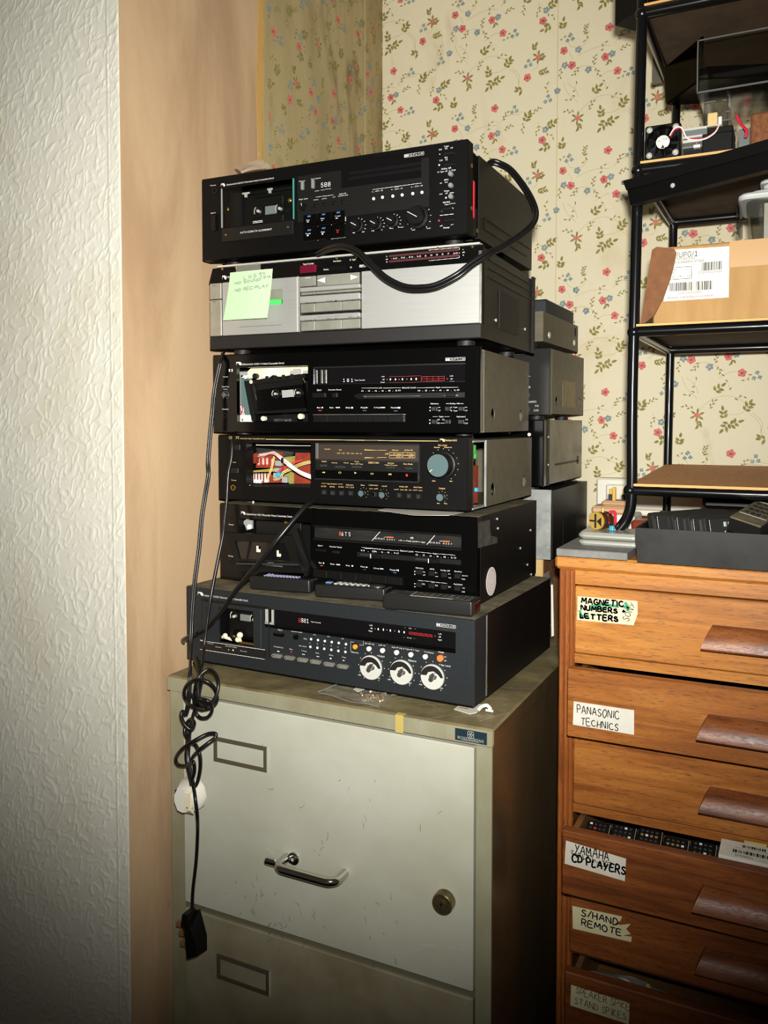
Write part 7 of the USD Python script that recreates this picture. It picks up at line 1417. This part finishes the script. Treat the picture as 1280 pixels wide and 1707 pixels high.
for (u, v0, v1, y) in ((555, 480, 290, .026), (618, 510, 260, .010), (808, 485, 300, .026)):
    b_ = (-0.3334,1.4600,1.6216); x = {555: (-0.2868,1.4740,1.5792)[0], 618: (-0.2782,1.4580,1.5782)[0], 808: (-0.2647,1.4740,1.5796)[0]}[u] - ax0[0]
    hp = {555: (-0.2870,1.4740,1.5962)[2], 618: (-0.2784,1.4580,1.6003)[2], 808: (-0.2649,1.4740,1.5961)[2]}[u] - ax0[2]
    if u != 618: part(ad, 'pin_sleeve', B().box(x - .0032, x + .0032, y, y + .005, h2, h2 + (hp - h2) * .5), 'black_plastic')
    part(ad, 'brass_pin', B().box(x - .003, x + .003, y + .0002, y + .0048, h2 if u == 618 else h2 + (hp - h2) * .5, hp, .0006), 'brass_bright')

# black tray with handsets
ty0 = 1.188; tx0 = (-0.1941,1.1880,1.5160)[0]; tz1 = (-0.1974,1.1900,1.5663)[2]
tr = thing('tray', 'black plastic tray of remote controls on the front of the oak chest', 'tray')
tb_ = 1.5183
def trayshell():
    o = B().hull([(x, y, z) for z, k in ((tb_, 0), (tz1, .003)) for x in (tx0 - k, .17 + k) for y in (ty0 - k, 1.43 + k)]).get()
    i = B().hull([(x, y, z) for z, k in ((tb_ + .003, -.003), (tz1 + .01, 0)) for x in (tx0 - k, .17 + k) for y in (ty0 - k, 1.43 + k)]).get()
    i = B().hull([(x, y, z) for z, k in ((tb_ + .003, .0028), (tz1 + .01, .0)) for x in (tx0 + k, .17 - k) for y in (ty0 + k, 1.43 - k)]).get()
    return cut(o, i)
part(tr, 'shell', trayshell(), 'tray_black')
REM = [((-0.1754,1.2220,1.5825), 34), ((-0.1488,1.2220,1.5823), 34), ((-0.1279,1.2220,1.5811), 36), ((-0.1073,1.2220,1.5808), 38)]
labs = ['leftmost black remote control standing on edge in the tray', 'second black remote control standing on edge in the tray, from the left', 'third black remote control standing on edge in the tray, from the left', 'rightmost of the black remote controls standing on edge in the tray']
for n, ((p, yw), lb_) in enumerate(zip(REM, labs)):
    a = math.radians(yw); hgt = p[2] - 1.5216 - .001
    r = thing('remote_control', lb_, 'remote control', (p[0], p[1], 1.5232), unit=MM, rot=(-11, 0, 90 - yw))
    Hh = hgt * 1000 + 1.5; L = 120; T = 11
    pts = [(6 + 6 * math.cos(t) if e == 0 else L - 6 + 6 * math.cos(t), y, (6 if b == 0 else Hh - 6) + 6 * math.sin(t)) for e in (0, 1) for b in (0, 1) for t in np.arange(0, 6.28, .6) for y in (-T / 2, T / 2)]
    pts = [(x, y * (.8 if (x < 1 or x > L - 1) else 1), z) for x, y, z in pts]
    part(r, 'shell', B().hull(pts), 'tray_remote', smooth=40)
    part(r, 'face_plate', B().box(8, L - 8, -T / 2 - .6, -T / 2 + .3, 6, Hh - 6, .3), 'tape_label_dark')
    for i in range(9):
        for j in range(2): part(r, 'key', B().box(34 + i * 8, 38.5 + i * 8, -T / 2 - 2, -T / 2, Hh - 17 - j * 12, Hh - 10 - j * 12, .6), 'key_grey' if (i + j + n) % 3 == 0 else 'tape_label_dark')
big = [(-0.0790,1.2220,1.5843), (-0.0398,1.1960,1.5754), (-0.0489,1.3600,1.5935)]
A_, B_, C_ = map(np.array, big); C_ = C_ + (0, 0, .004); D_ = B_ + (C_ - A_); nn = np.cross(B_ - A_, C_ - A_); nn /= np.linalg.norm(nn); nn *= np.sign(nn[2])
r = thing('remote_control', 'large remote control with a worn olive face lying tilted at the right of the tray', 'remote control')
E_ = B_ + (D_ - A_) * .0
quad_ = [A_, B_, D_, C_]
part(r, 'shell', B().hull([tuple(p - nn * k) for p in quad_ for k in (.002, .02)]), 'remote_black')
ins = lambda f: [tuple(np.mean(quad_, 0) + (p - np.mean(quad_, 0)) * f) for p in quad_]
part(r, 'face_plate', B().hull([tuple(np.array(p) + nn * k) for p in ins(.985) for k in (-.002, .0)]), 'remote_olive')
def facequad(u0, u1, v0, v1, h): return B().hull([tuple(A_ + (B_ - A_) * u + (C_ - A_) * v + nn * k) for u in (u0, u1) for v in (v0, v1) for k in (0, h)])
for i in range(4):
    for j in range(4): part(r, 'key', facequad(.16 + .19 * i, .29 + .19 * i, .30 + .15 * j, .38 + .15 * j, .0012), 'remote_dusty')
part(r, 'face_line', facequad(.06, .94, .26, .268, .0006), 'key_grey'); part(r, 'face_line', facequad(.06, .94, .9, .907, .0006), 'key_grey')
wpz = [(-0.0464,1.2000,1.5603), (-0.0311,1.2000,1.5701)]
solo('paper_card', 'white card lying under the tilted remote control in the tray', 'paper', B().hull([(wpz[0][0], 1.20, 1.549), (wpz[0][0] + .05, 1.20, 1.556), (wpz[0][0] + .1, 1.24, 1.572), (wpz[0][0] + .02, 1.24, 1.556), (wpz[0][0] + .05, 1.20, 1.5552), (wpz[0][0] + .1, 1.24, 1.571)]), 'label_paper')
db = [(-0.1674,1.5000,1.5678), (-0.1416,1.5200,1.5813)]
solo('black_case', 'black flat case under the lowest shelf, behind the tray of remotes', 'case', B().box((-0.1369,1.4600,1.5797)[0], .18, 1.46, 1.58, 1.570, 1.600, .006), 'black_plastic')
solo('black_riser', 'dark block supporting the black case behind the tray', 'block', B().box(-.06, .14, 1.48, 1.57, 1.5185, 1.5655, .004), 'cardboard_dark')
rb = (-0.2238,1.4200,1.5503); solo('red_bakelite_piece', 'small red-brown bakelite piece behind the tray by the rack foot', 'plastic piece', B().hull(rbox(rb[0] - .022, rb[0] + .03, 1.435, 1.475, 1.5184, 1.5184 + .03, .006, .004)), 'bakelite', smooth=40)

# ---------------------------------------------------------------- on the upper shelves
mat('matt_black', (6, 6, 6), 0.55, spec=.2)
mat('dark_card', (92, 86, 72), 0.8)
mat('chipboard', (128, 78, 40), 0.85, rgb2=(96, 56, 28), vscale=(160, 160, 160), bump=.5, bscale=500)
mat('alu_grey', (128, 134, 132), 0.35, metal=.6)
mat('wire_red_glossy', (206, 44, 62), 0.25)
ZB2 = TZ2 + .0112
cq = [np.array((-0.2532,1.3160,2.3185)), np.array((-0.2166,1.2853,2.3185)), np.array((-0.2242,1.3537,2.3185))]; cq.append(cq[1] + cq[2] - cq[0]); cq = [p + np.array([-.008, .02, 0]) for p in cq]
bx = thing('equipment_case', 'black equipment case overhanging the left end of the top shelf', 'case')
part(bx, 'body', B().hull([(p[0], p[1], p[2] + h) for p in cq for h in (.0005, .12)]), 'matt_black'); part(bx, 'lid_rim', B().hull([(p[0] + d, p[1] + d, p[2] + h) for p in cq for h in (.121, .131) for d in (-.002, .002)]), 'black_strip')
# steel channel hung in front of the shelf
cn = thing('steel_channel', 'long black folded steel channel lying askew along the front of the second shelf', 'channel', (-.2325, 1.2585, 2.0235), -28.5)
LC = .43
part(cn, 'upper_lip', B().hull([(x, y, z) for z, x in ((.037, 0), (.0225, .006)) for y in (0, .003)] + [(LC, y, z) for z in (.037, .0225) for y in (0, .003)]), 'matt_black')
part(cn, 'lower_face', B().hull([(x, y, z) for z, x in ((.0222, .0065), (0, .012)) for y in (.002, .005)] + [(LC, y, z) for z in (.0222, 0) for y in (.002, .005)]), 'black_paint')
part(cn, 'end_cheek', B().hull([(.002, .003, .036), (.002, .016, .036), (.0135, .005, .001), (.0135, .016, .001), (.004, .003, .036), (.0155, .016, .001)]), 'matt_black')
part(cn, 'floor_flange', B().box(.012, LC, .005, .017, 0, .002), 'matt_black')
part(cn, 'end_tab', B().box(-.006, .004, .004, .02, .034, .039), 'alu_grey', label='small grey tab at the left end')
part(cn, 'screw', B().lathe((.083, .002, .012), (0, -1, 0), [(.0035, 0), (.003, .0012), (.001, .0018)], 12), 'bright_metal')
# cooling fan with its bracket
fx0, fx1 = (-0.2068,1.2880,2.1307)[0], (-0.1575,1.2880,2.1233)[0]; fw = fx1 - fx0; fz = ZB2 + .0003
fan = thing('cooling_fan', 'small black cooling fan with a round white hub label on the second shelf', 'fan', (fx0, 1.286, fz)); s = fw
def fanframe():
    m = B().box(0, s, 0, .018, 0, s, .002).get(); return cut(m, B().cyl((s / 2, -.01, s / 2), (0, 1, 0), s * .455, .05, 40).get())
part(fan, 'frame', fanframe(), 'black_plastic'); part(fan, 'back_plate', B().cyl((s / 2, .0165, s / 2), (0, 1, 0), s * .46, .001, 32), 'matt_black'); part(fan, 'hub', B().cyl((s / 2, .004, s / 2), (0, 1, 0), s * .2, .012, 32), 'matt_black')
for k in range(9):
    a = k * 2 * math.pi / 9; c, n = math.cos(a), math.sin(a); b2, n2 = math.cos(a + .55), math.sin(a + .55)
    part(fan, 'blade', B().hull([(s / 2 + r * u, y, s / 2 + r * v) for r, (u, v), y in ((s * .19, (c, n), .006), (s * .19, (b2, n2), .014), (s * .44, (c, n), .006), (s * .44, (b2, n2), .014), (s * .44, (c, n), .007), (s * .19, (b2, n2), .015))]), 'matt_black')
for k in range(4): a = k * math.pi / 2 + .4; part(fan, 'strut', B().tube([(s / 2 + s * .19 * math.cos(a), .003, s / 2 + s * .19 * math.sin(a)), (s / 2 + s * .47 * math.cos(a + .25), .003, s / 2 + s * .47 * math.sin(a + .25))], .0016, 6), 'black_plastic')
lbf = part(fan, 'hub_label', B().cyl((s / 2, .0042, s / 2), (0, -1, 0), s * .195, .0006, 32), 'label_paper', label='round white hub label')
P = Print(.0034); P.put([(s / 2 - .0028, s / 2 - .009), (s / 2 + .0028, s / 2 - .009), (s / 2, s / 2 - .0035)], [[0, 1, 2]]); P.text('CE', s / 2 + .0035, s / 2 + .004, .006, .003); P.text('UL', s / 2 - .005, s / 2 + .002, .005, .0026); part(lbf, 'label_print', P, 'print_black', smooth=False, kind='stuff')
for x, z in ((.13, .87), (.87, .87), (.13, .13), (.87, .13)): part(fan, 'screw', B().lathe((x * s, 0, z * s), (0, -1, 0), [(.0044, 0), (.0044, .001), (.002, .003)], 14), 'bright_metal')
part(fan, 'fan_lead', B().tube([(s * .72, .001, s * .62), (s * .85, -.002, s * .78), (s * 1.02, .002, s * .8), (s * 1.12, .012, s * .62), (s * 1.35, .01, s * .50), (s * 1.65, .01, s * .48), (s * 1.9, .012, s * .62), (s * 2.0, .02, s * .85)], .0011, 8, smooth=5), 'wire_red_glossy'); part(fan, 'fan_lead', B().tube([(s * .70, .001, s * .64), (s * .84, -.003, s * .80), (s * 1.02, .0, s * .82), (s * 1.15, .008, s * .56), (s * 1.35, .008, s * .46), (s * 1.66, .008, s * .45), (s * 1.92, .01, s * .60), (s * 2.02, .018, s * .85)], .0011, 8, smooth=5), 'wire_white')
hs = thing('heat_sink', 'black heat sink module with bare aluminium edges beside the cooling fan', 'heat sink', (fx1 + .002, 1.292, fz))
a = (-0.1525,1.3000,2.1290); h1 = (-0.1392,1.3000,2.1333)[2] - fz; h2 = (-0.1390,1.3000,2.1242)[2] - fz
xb = (-0.1309,1.3000,2.1161)[0] - fx1; xe = (-0.0910,1.3000,2.1171)[0] - fx1
part(hs, 'block', B().box(xb, xe, .006, .07, 0, h2 - .001, .001), 'matt_black'); part(hs, 'top_plate', B().box(0, xb + .006, .012, .07, h2, h1 + .002, .001), 'alu_grey'); part(hs, 'top_block', B().box(xb + .0065, xe, .012, .07, h2, h1, .001), 'matt_black')
part(hs, 'edge_strip', B().box(0, xe * .75, .010, .012, h1 + .001, h1 + .003), 'bright_metal'); part(hs, 'edge_strip', B().box(0, xb, .004, .02, h2 - .004, h2 - .001), 'bright_metal')
z3 = (-0.1416,1.3000,2.1148)[2] - fz; part(hs, 'edge_strip', B().box(0, xb, .004, .02, z3 - .001, z3 + .003), 'bright_metal'); part(hs, 'edge_strip', B().box(0, xb, .004, .02, z3 - .009, z3 - .006), 'alu_grey')
part(hs, 'back_wall', B().box(0, xb, .03, .07, 0, h2 - .002), 'matt_black')
q_ = (-0.1405,1.2980,2.1043), (-0.1310,1.2980,2.1085); lbh = part(hs, 'part_label', B().box(q_[0][0] - fx1 - .002, q_[1][0] - fx1 - .002, -.0005, .0072, q_[0][2] - fz, q_[1][2] - fz, .0005), 'label_paper'); 
part(lbh, 'label_print', Print(-.0008).bars(q_[0][0] - fx1 + .002, q_[1][0] - fx1 - .006, q_[0][2] - fz + .003, q_[0][2] - fz + .007, 24, 4), 'print_grey', kind='stuff')
cbk = (-0.1189,1.3100,2.1417); part(hs, 'connector', B().box((-0.1249,1.3100,2.1419)[0] - fx1, (-0.1116,1.3100,2.1413)[0] - fx1, .01, .03, h1 + .002, cbk[2] - fz + .012, .001), 'worn_wood_pale'); part(hs, 'white_plug', B().box((-0.1107,1.3100,2.1425)[0] - fx1, (-0.1057,1.3100,2.1418)[0] - fx1, .01, .026, h1 + .002, (-0.1084,1.3100,2.1470)[2] - fz, .001), 'white_plastic', label='small white plug')
# clear acrylic box and smoked lid
ca0, cb0 = (-0.1406,1.3300,2.2709), (-0.1353,1.3300,2.1966); zcl = (-0.1263,1.3300,2.1432)[2]
ab = thing('clear_box', 'clear acrylic box standing on the heat sink module on the second shelf', 'box')
xl, xr2 = ca0[0], .13; zt_, zb_ = ca0[2], cb0[2]; t = .0022; y0, y1 = 1.33, 1.47
for n_, b_ in (('front_pane', (xl, xr2, y0, y0 + t, zb_, zt_)), ('back_pane', (xl, xr2, y1 - t, y1, zb_, zt_)), ('side_pane', (xl, xl + t, y0 + t, y1 - t, zb_, zt_)), ('side_pane', (xr2 - t, xr2, y0 + t, y1 - t, zb_, zt_)), ('bottom_pane', (xl, xr2, y0, y1, zb_ - t, zb_))): part(ab, n_, B().box(*b_), 'clear_plastic')
for b_ in ((xl - .0006, xl + .0012, y0 - .0008, y0 + .001, zb_, zt_), (xl, xr2, y0 - .0008, y0 + .001, zt_ - .0018, zt_), (xl, xr2, y0 - .0012, y0 + .0012, zb_ - .003, zb_ - .0006)): part(ab, 'bright_edge', B().box(*b_), 'acrylic_edge')
xl2, xl3 = (-0.1338,1.3400,2.1928)[0], (-0.0979,1.3400,2.1609)[0]
for n_, b_ in (('neck_pane', (xl2 + .002, xl3, 1.34, 1.34 + t, zcl, zb_ - t)), ('neck_side', (xl2 + .002, xl2 + .002 + t, 1.34, 1.40, zcl, zb_ - t)), ('neck_side', (xl3 - t, xl3, 1.34, 1.40, zcl, zb_ - t))): part(ab, n_, B().box(*b_), 'clear_plastic')
for (u, v) in ((735, 60), (860, 40), (870, 155), (850, 245)): e = (-0.1219,1.3380,2.1816); p = {735: (-0.1233,1.3380,2.1818), 860: (-0.1031,1.3380,2.1813), 870: (-0.0980,1.3380,2.1642), 850: (-0.1020,1.3380,2.1521)}[u]; part(ab, 'bright_edge', B().box(p[0] - (.008 if u in (735, 850) else .003), p[0] + (.008 if u in (735, 850) else .003), 1.338, 1.3402, p[2] - .001, p[2] + .001), 'acrylic_edge')
sm_ = thing('smoked_lid', 'smoked plastic dust cover lying askew behind the clear acrylic box', 'dust cover')
A0, A1, B1_, B0_ = map(np.array, ((-0.2022,1.4750,2.2379), (-0.2068,1.4750,2.2962), (-0.1471,1.4000,2.2993), (-0.1479,1.4000,2.2376)))
dx = (B0_ - A0); A2_ = A0 - dx * .0; B0e = A0 + dx * 1.15; B1e = A1 + (B1_ - A1) * 1.15; pv = np.array([.17, .06, 0])
def wall3(ps, th): ps = [np.array(p) for p in ps]; n_ = np.cross(ps[1] - ps[0], ps[2] - ps[0]); n_ /= np.linalg.norm(n_); return B().hull([tuple(p + n_ * k) for p in ps for k in (0, th)])
part(sm_, 'long_side', wall3([A0, B0e, B1e, A1], .0025), 'smoked_plastic'); part(sm_, 'end_wall', wall3([A0, A1, A1 + pv, A0 + pv], .0025), 'smoked_plastic'); part(sm_, 'bottom_wall', wall3([A0, A0 + pv, B0e + pv, B0e], .0025), 'smoked_plastic'); part(sm_, 'long_side', wall3([A0 + pv, B0e + pv, B1e + pv, A1 + pv], .0025), 'smoked_plastic')
gp = (-0.2557,1.6720,2.3460), (-0.2340,1.6720,2.4229); solo('dark_card', 'dark grey card hanging behind the rear rail of the rack near the top', 'card', B().box(gp[0][0], gp[1][0] + .02, 1.666, 1.670, gp[0][2], gp[1][2] + .02), 'dark_card')
wb_ = (-0.0656,1.3000,2.1269), (-0.0651,1.3000,2.1398); solo('chipboard_block', 'rough brown chipboard block on the second shelf at the right', 'wood block', B().box(wb_[0][0], .08, 1.288, 1.34, fz, wb_[1][2], .003), 'chipboard')
gpl = (-0.0843,1.3600,2.1314), (-0.0668,1.3600,2.1430); solo('grey_plate', 'pale grey plate behind the red wire on the second shelf', 'plate', B().box(gpl[0][0], gpl[1][0] + .02, 1.36, 1.364, fz, gpl[1][2]), 'alu_grey')
solo('red_wire', 'loose thick red wire bending down on the second shelf beside the chipboard block', 'wire', B().tube([(-0.0869,1.3400,2.1568), (-0.0805,1.3350,2.1422), (-0.0742,1.3300,2.1327), (-0.0720,1.3280,2.1269), (-0.0738,1.3280,2.1202)], .0023, 8, smooth=6), 'wire_red_glossy', smooth=60)
# plastic tub on the carton
ZT = bt + .0006; tl = (-0.0721,1.3350,2.0270); th = .062
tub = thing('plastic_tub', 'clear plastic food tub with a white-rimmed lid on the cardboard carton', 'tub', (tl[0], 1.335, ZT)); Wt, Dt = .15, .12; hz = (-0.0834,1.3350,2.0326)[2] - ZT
def tubshell(k): return B().hull(rbox(k + .008, Wt - k - .008, k + .008, Dt - k - .008, k * 1.0, k + .002, .012, .0015) + rbox(k, Wt - k, k, Dt - k, hz - .004, hz + (0 if k == 0 else .01), .014, .0015)).get()
part(tub, 'tub_wall', cut(tubshell(0), tubshell(.0014)), 'clear_plastic', smooth=50)
part(tub, 'lid', B().hull(rbox(-.011, Wt + .011, -.008, Dt + .008, hz, hz + .009, .016, .003)), 'frosted_lid', smooth=40); part(tub, 'lid_step', B().hull(rbox(.004, Wt - .004, .006, Dt - .006, hz + .009, hz + .014, .014, .002)), 'frosted_lid', smooth=40)
part(tub, 'lid_clip', B().hull(rbox(-.0135, -.009, .018, Dt - .018, hz - .036, hz + .006, .002, .001)), 'clear_plastic')
part(tub, 'glare_sheet', B().box(.024, Wt - .02, .014, .0155, .004, hz - .004), 'label_paper', label='added white sheet in place of the flash glare on the tub')  # added sheet standing in for the flash reflected off the plastic
l2 = thing('food_container', 'spare flat container lid stacked on top of the clear food tub', 'container lid', (tl[0] + .022, 1.335, ZT + hz + .0145)); part(l2, 'rim', B().hull(rbox(0, Wt - .02, 0, Dt - .01, 0, .006, .012, .002)), 'frosted_lid'); part(l2, 'panel', B().hull(rbox(-.004, Wt - .016, -.003, Dt - .008, .007, .0125, .014, .002)), 'frosted_lid')

# ---------------------------------------------------------------- in the open drawers
DX, DY = -.3125, 1.2
def din(x, y, z): return (DX + x / 1000, DY + y / 1000, z / 1000)
labs = ['leftmost handset standing in the open drawer, with one red key', 'second handset from the left in the open drawer', 'third handset from the left in the open drawer, with amber keys', 'fourth handset from the left in the open drawer', 'fifth handset from the left in the open drawer', 'handset beside the white barcode carton in the open drawer']
for k in range(6):
    x0 = 50 + k * 35.5
    r = thing('remote_control', labs[k], 'remote control', din(x0, -38, 1110), 0, unit=MM, rot=(-64, 0, 0)); hgt = 54 + (k % 3) * 3
    part(r, 'shell', B().box(0, 33.5, 0, 14, 0, hgt, 3), 'remote_black'); part(r, 'face_plate', B().box(2, 31.5, -.6, .4, 8, hgt - 3, .3), 'black_strip')
    for i in range(4):
        for j in range(4): part(r, 'key', B().box(4.5 + i * 6.4, 8.5 + i * 6.4, -2, 0, hgt - 9 - j * 7, hgt - 6 - j * 7, .5), ('print_red' if (k == 0 and i == 1 and j == 1) else 'print_white' if (i * 3 + j * 2 + k) % 7 == 0 else 'amber_key' if k in (2, 3) and j == 1 else 'tape_label_dark'), label='red key' if (k == 0 and i == 1 and j == 1) else None)
    part(r, 'edge_line', B().box(32.6, 33.2, -.9, 0, 10, hgt - 4), 'key_grey')
f0, f1 = np.array((-0.0817,1.1580,1.1416)), np.array((-0.0225,1.1580,1.1414)); g0 = np.array((-0.0815,1.1580,1.1475)); h0 = np.array((-0.0802,1.1900,1.1539))
f1 = f0 + (f1 - f0) * 1.25; up_ = h0 - g0; g1 = g0 + (f1 - f0); h1_ = h0 + (f1 - f0); f0b = f0 + up_ * .6 - (0, 0, .02); f1b = f1 + up_ * .6 - (0, 0, .02)
wc = thing('barcode_carton', 'small white carton with barcodes lying in the open drawer labelled in black marker', 'carton')
part(wc, 'box', B().hull([tuple(p) for p in (f0, f1, g0, g1, h0, h1_, f0b, f1b)]), 'label_paper')
def onface(u, v): 
    e = (f1 - f0) / np.linalg.norm(f1 - f0); return g0 + e * u + up_ * v + np.array([0, -.00035, .0003])
def faceprint(pr, lk, nm):
    m_ = pr.get(); v = np.array(m_.vertices); L_ = np.linalg.norm(up_); P3 = np.array([onface(a, b / L_) for a, b in v[:, [0, 2]]]); return part(wc, nm, trimesh.Trimesh(P3, m_.faces, process=False), lk, smooth=False)
Lf = np.linalg.norm(up_); P = Print(0); P.text('YAMAHA', .030, Lf * .16, .022, Lf * .12, 180); P.bars(.016, .066, Lf * .30, Lf * .50, 60, 7); P.line(.018, Lf * .62, .07, Lf * .62, .0005); P.bars(.026, .056, Lf * .70, Lf * .86, 44, 8); P.text('CRX-040', .040, Lf * .57, .016, Lf * .07, 180) if False else None
faceprint(P, 'print_black', 'label_print')
ys = [np.array((-0.0529,1.1960,1.1544)), np.array((-0.0248,1.1960,1.1550)), np.array((-0.0256,1.1900,1.1530)), np.array((-0.0521,1.1900,1.1539))]
solo('yellow_slip', 'pale yellow slip of paper behind the white barcode carton', 'paper', B().hull([tuple(p + (0, k, 0)) for p in ys for k in (0, .0006)]), 'slip_yellow')
# second drawer: a strip of white bits, sixth: a bag and a splinter
bits = thing('connector_strip', 'dark connector strip with pale dots inside the slightly open second drawer', 'connector strip', din(96, -14, 1335), 4, unit=MM)
part(bits, 'strip', B().box(0, 60, 0, 10, 0, 22, 1), 'black_plastic')
for k in range(7): part(bits, 'contact', B().box(3 + k * 8, 7.5 + k * 8, 2, 7, 22, 24, .5), ('print_white', 'wire_pink', 'print_white')[k % 3])
for k, dx in enumerate((60, 240, 400)): solo('circuit_module', ('black plastic module at the left of the slightly open second drawer', 'black plastic module in the middle of the slightly open second drawer', 'black plastic module at the right of the slightly open second drawer')[k], 'module', B().box(*[v for a in zip(din(dx, -2, 1281), din(dx + 120, 120, 1318)) for v in a], .002), 'remote_black')
rq = random.Random(21)
def crumple(c, sx_, sy_, sz_, seed): 
    m_ = trimesh.creation.icosphere(3, 1.0); v = np.array(m_.vertices); v *= (.7 + .6 * meshkit.fbm(v * 2.3 + 5, 3, seed))[:, None]; v = v * (sx_, sy_, sz_) + c; return trimesh.Trimesh(v, m_.faces, process=False)
solo('plastic_bag', 'crumpled clear grey plastic bag in the drawer labelled speaker spikes', 'plastic bag', crumple(din(118, -9, 905), .07, .008, .021, 3), 'bag_grey', smooth=False)
solo('plastic_bag', 'second crumpled plastic bag further right in the lowest open drawer', 'plastic bag', crumple(din(265, -9, 895), .055, .008, .02, 6), 'bag_grey', smooth=False)
solo('wood_splinter', 'pale wooden splinter sticking up in the lowest open drawer', 'wood piece', B().hull([din(150, -19, 890), din(156, -19, 890), din(138, -16, 928), din(142, -16, 930), din(153, -14, 890)]), 'worn_wood_pale')
nl = (-0.2362,1.7900,2.0967); solo('wall_nail', 'small rusty nail in the wallpaper behind the tube rack', 'nail', B().cyl((nl[0], YB - .012, nl[2]), (0, 1, 0), .0015, .02, 8).box(nl[0] - .0012, nl[0] + .0012, YB - .012, YB - .009, nl[2] - .016, nl[2] + .004), 'gap_dark')
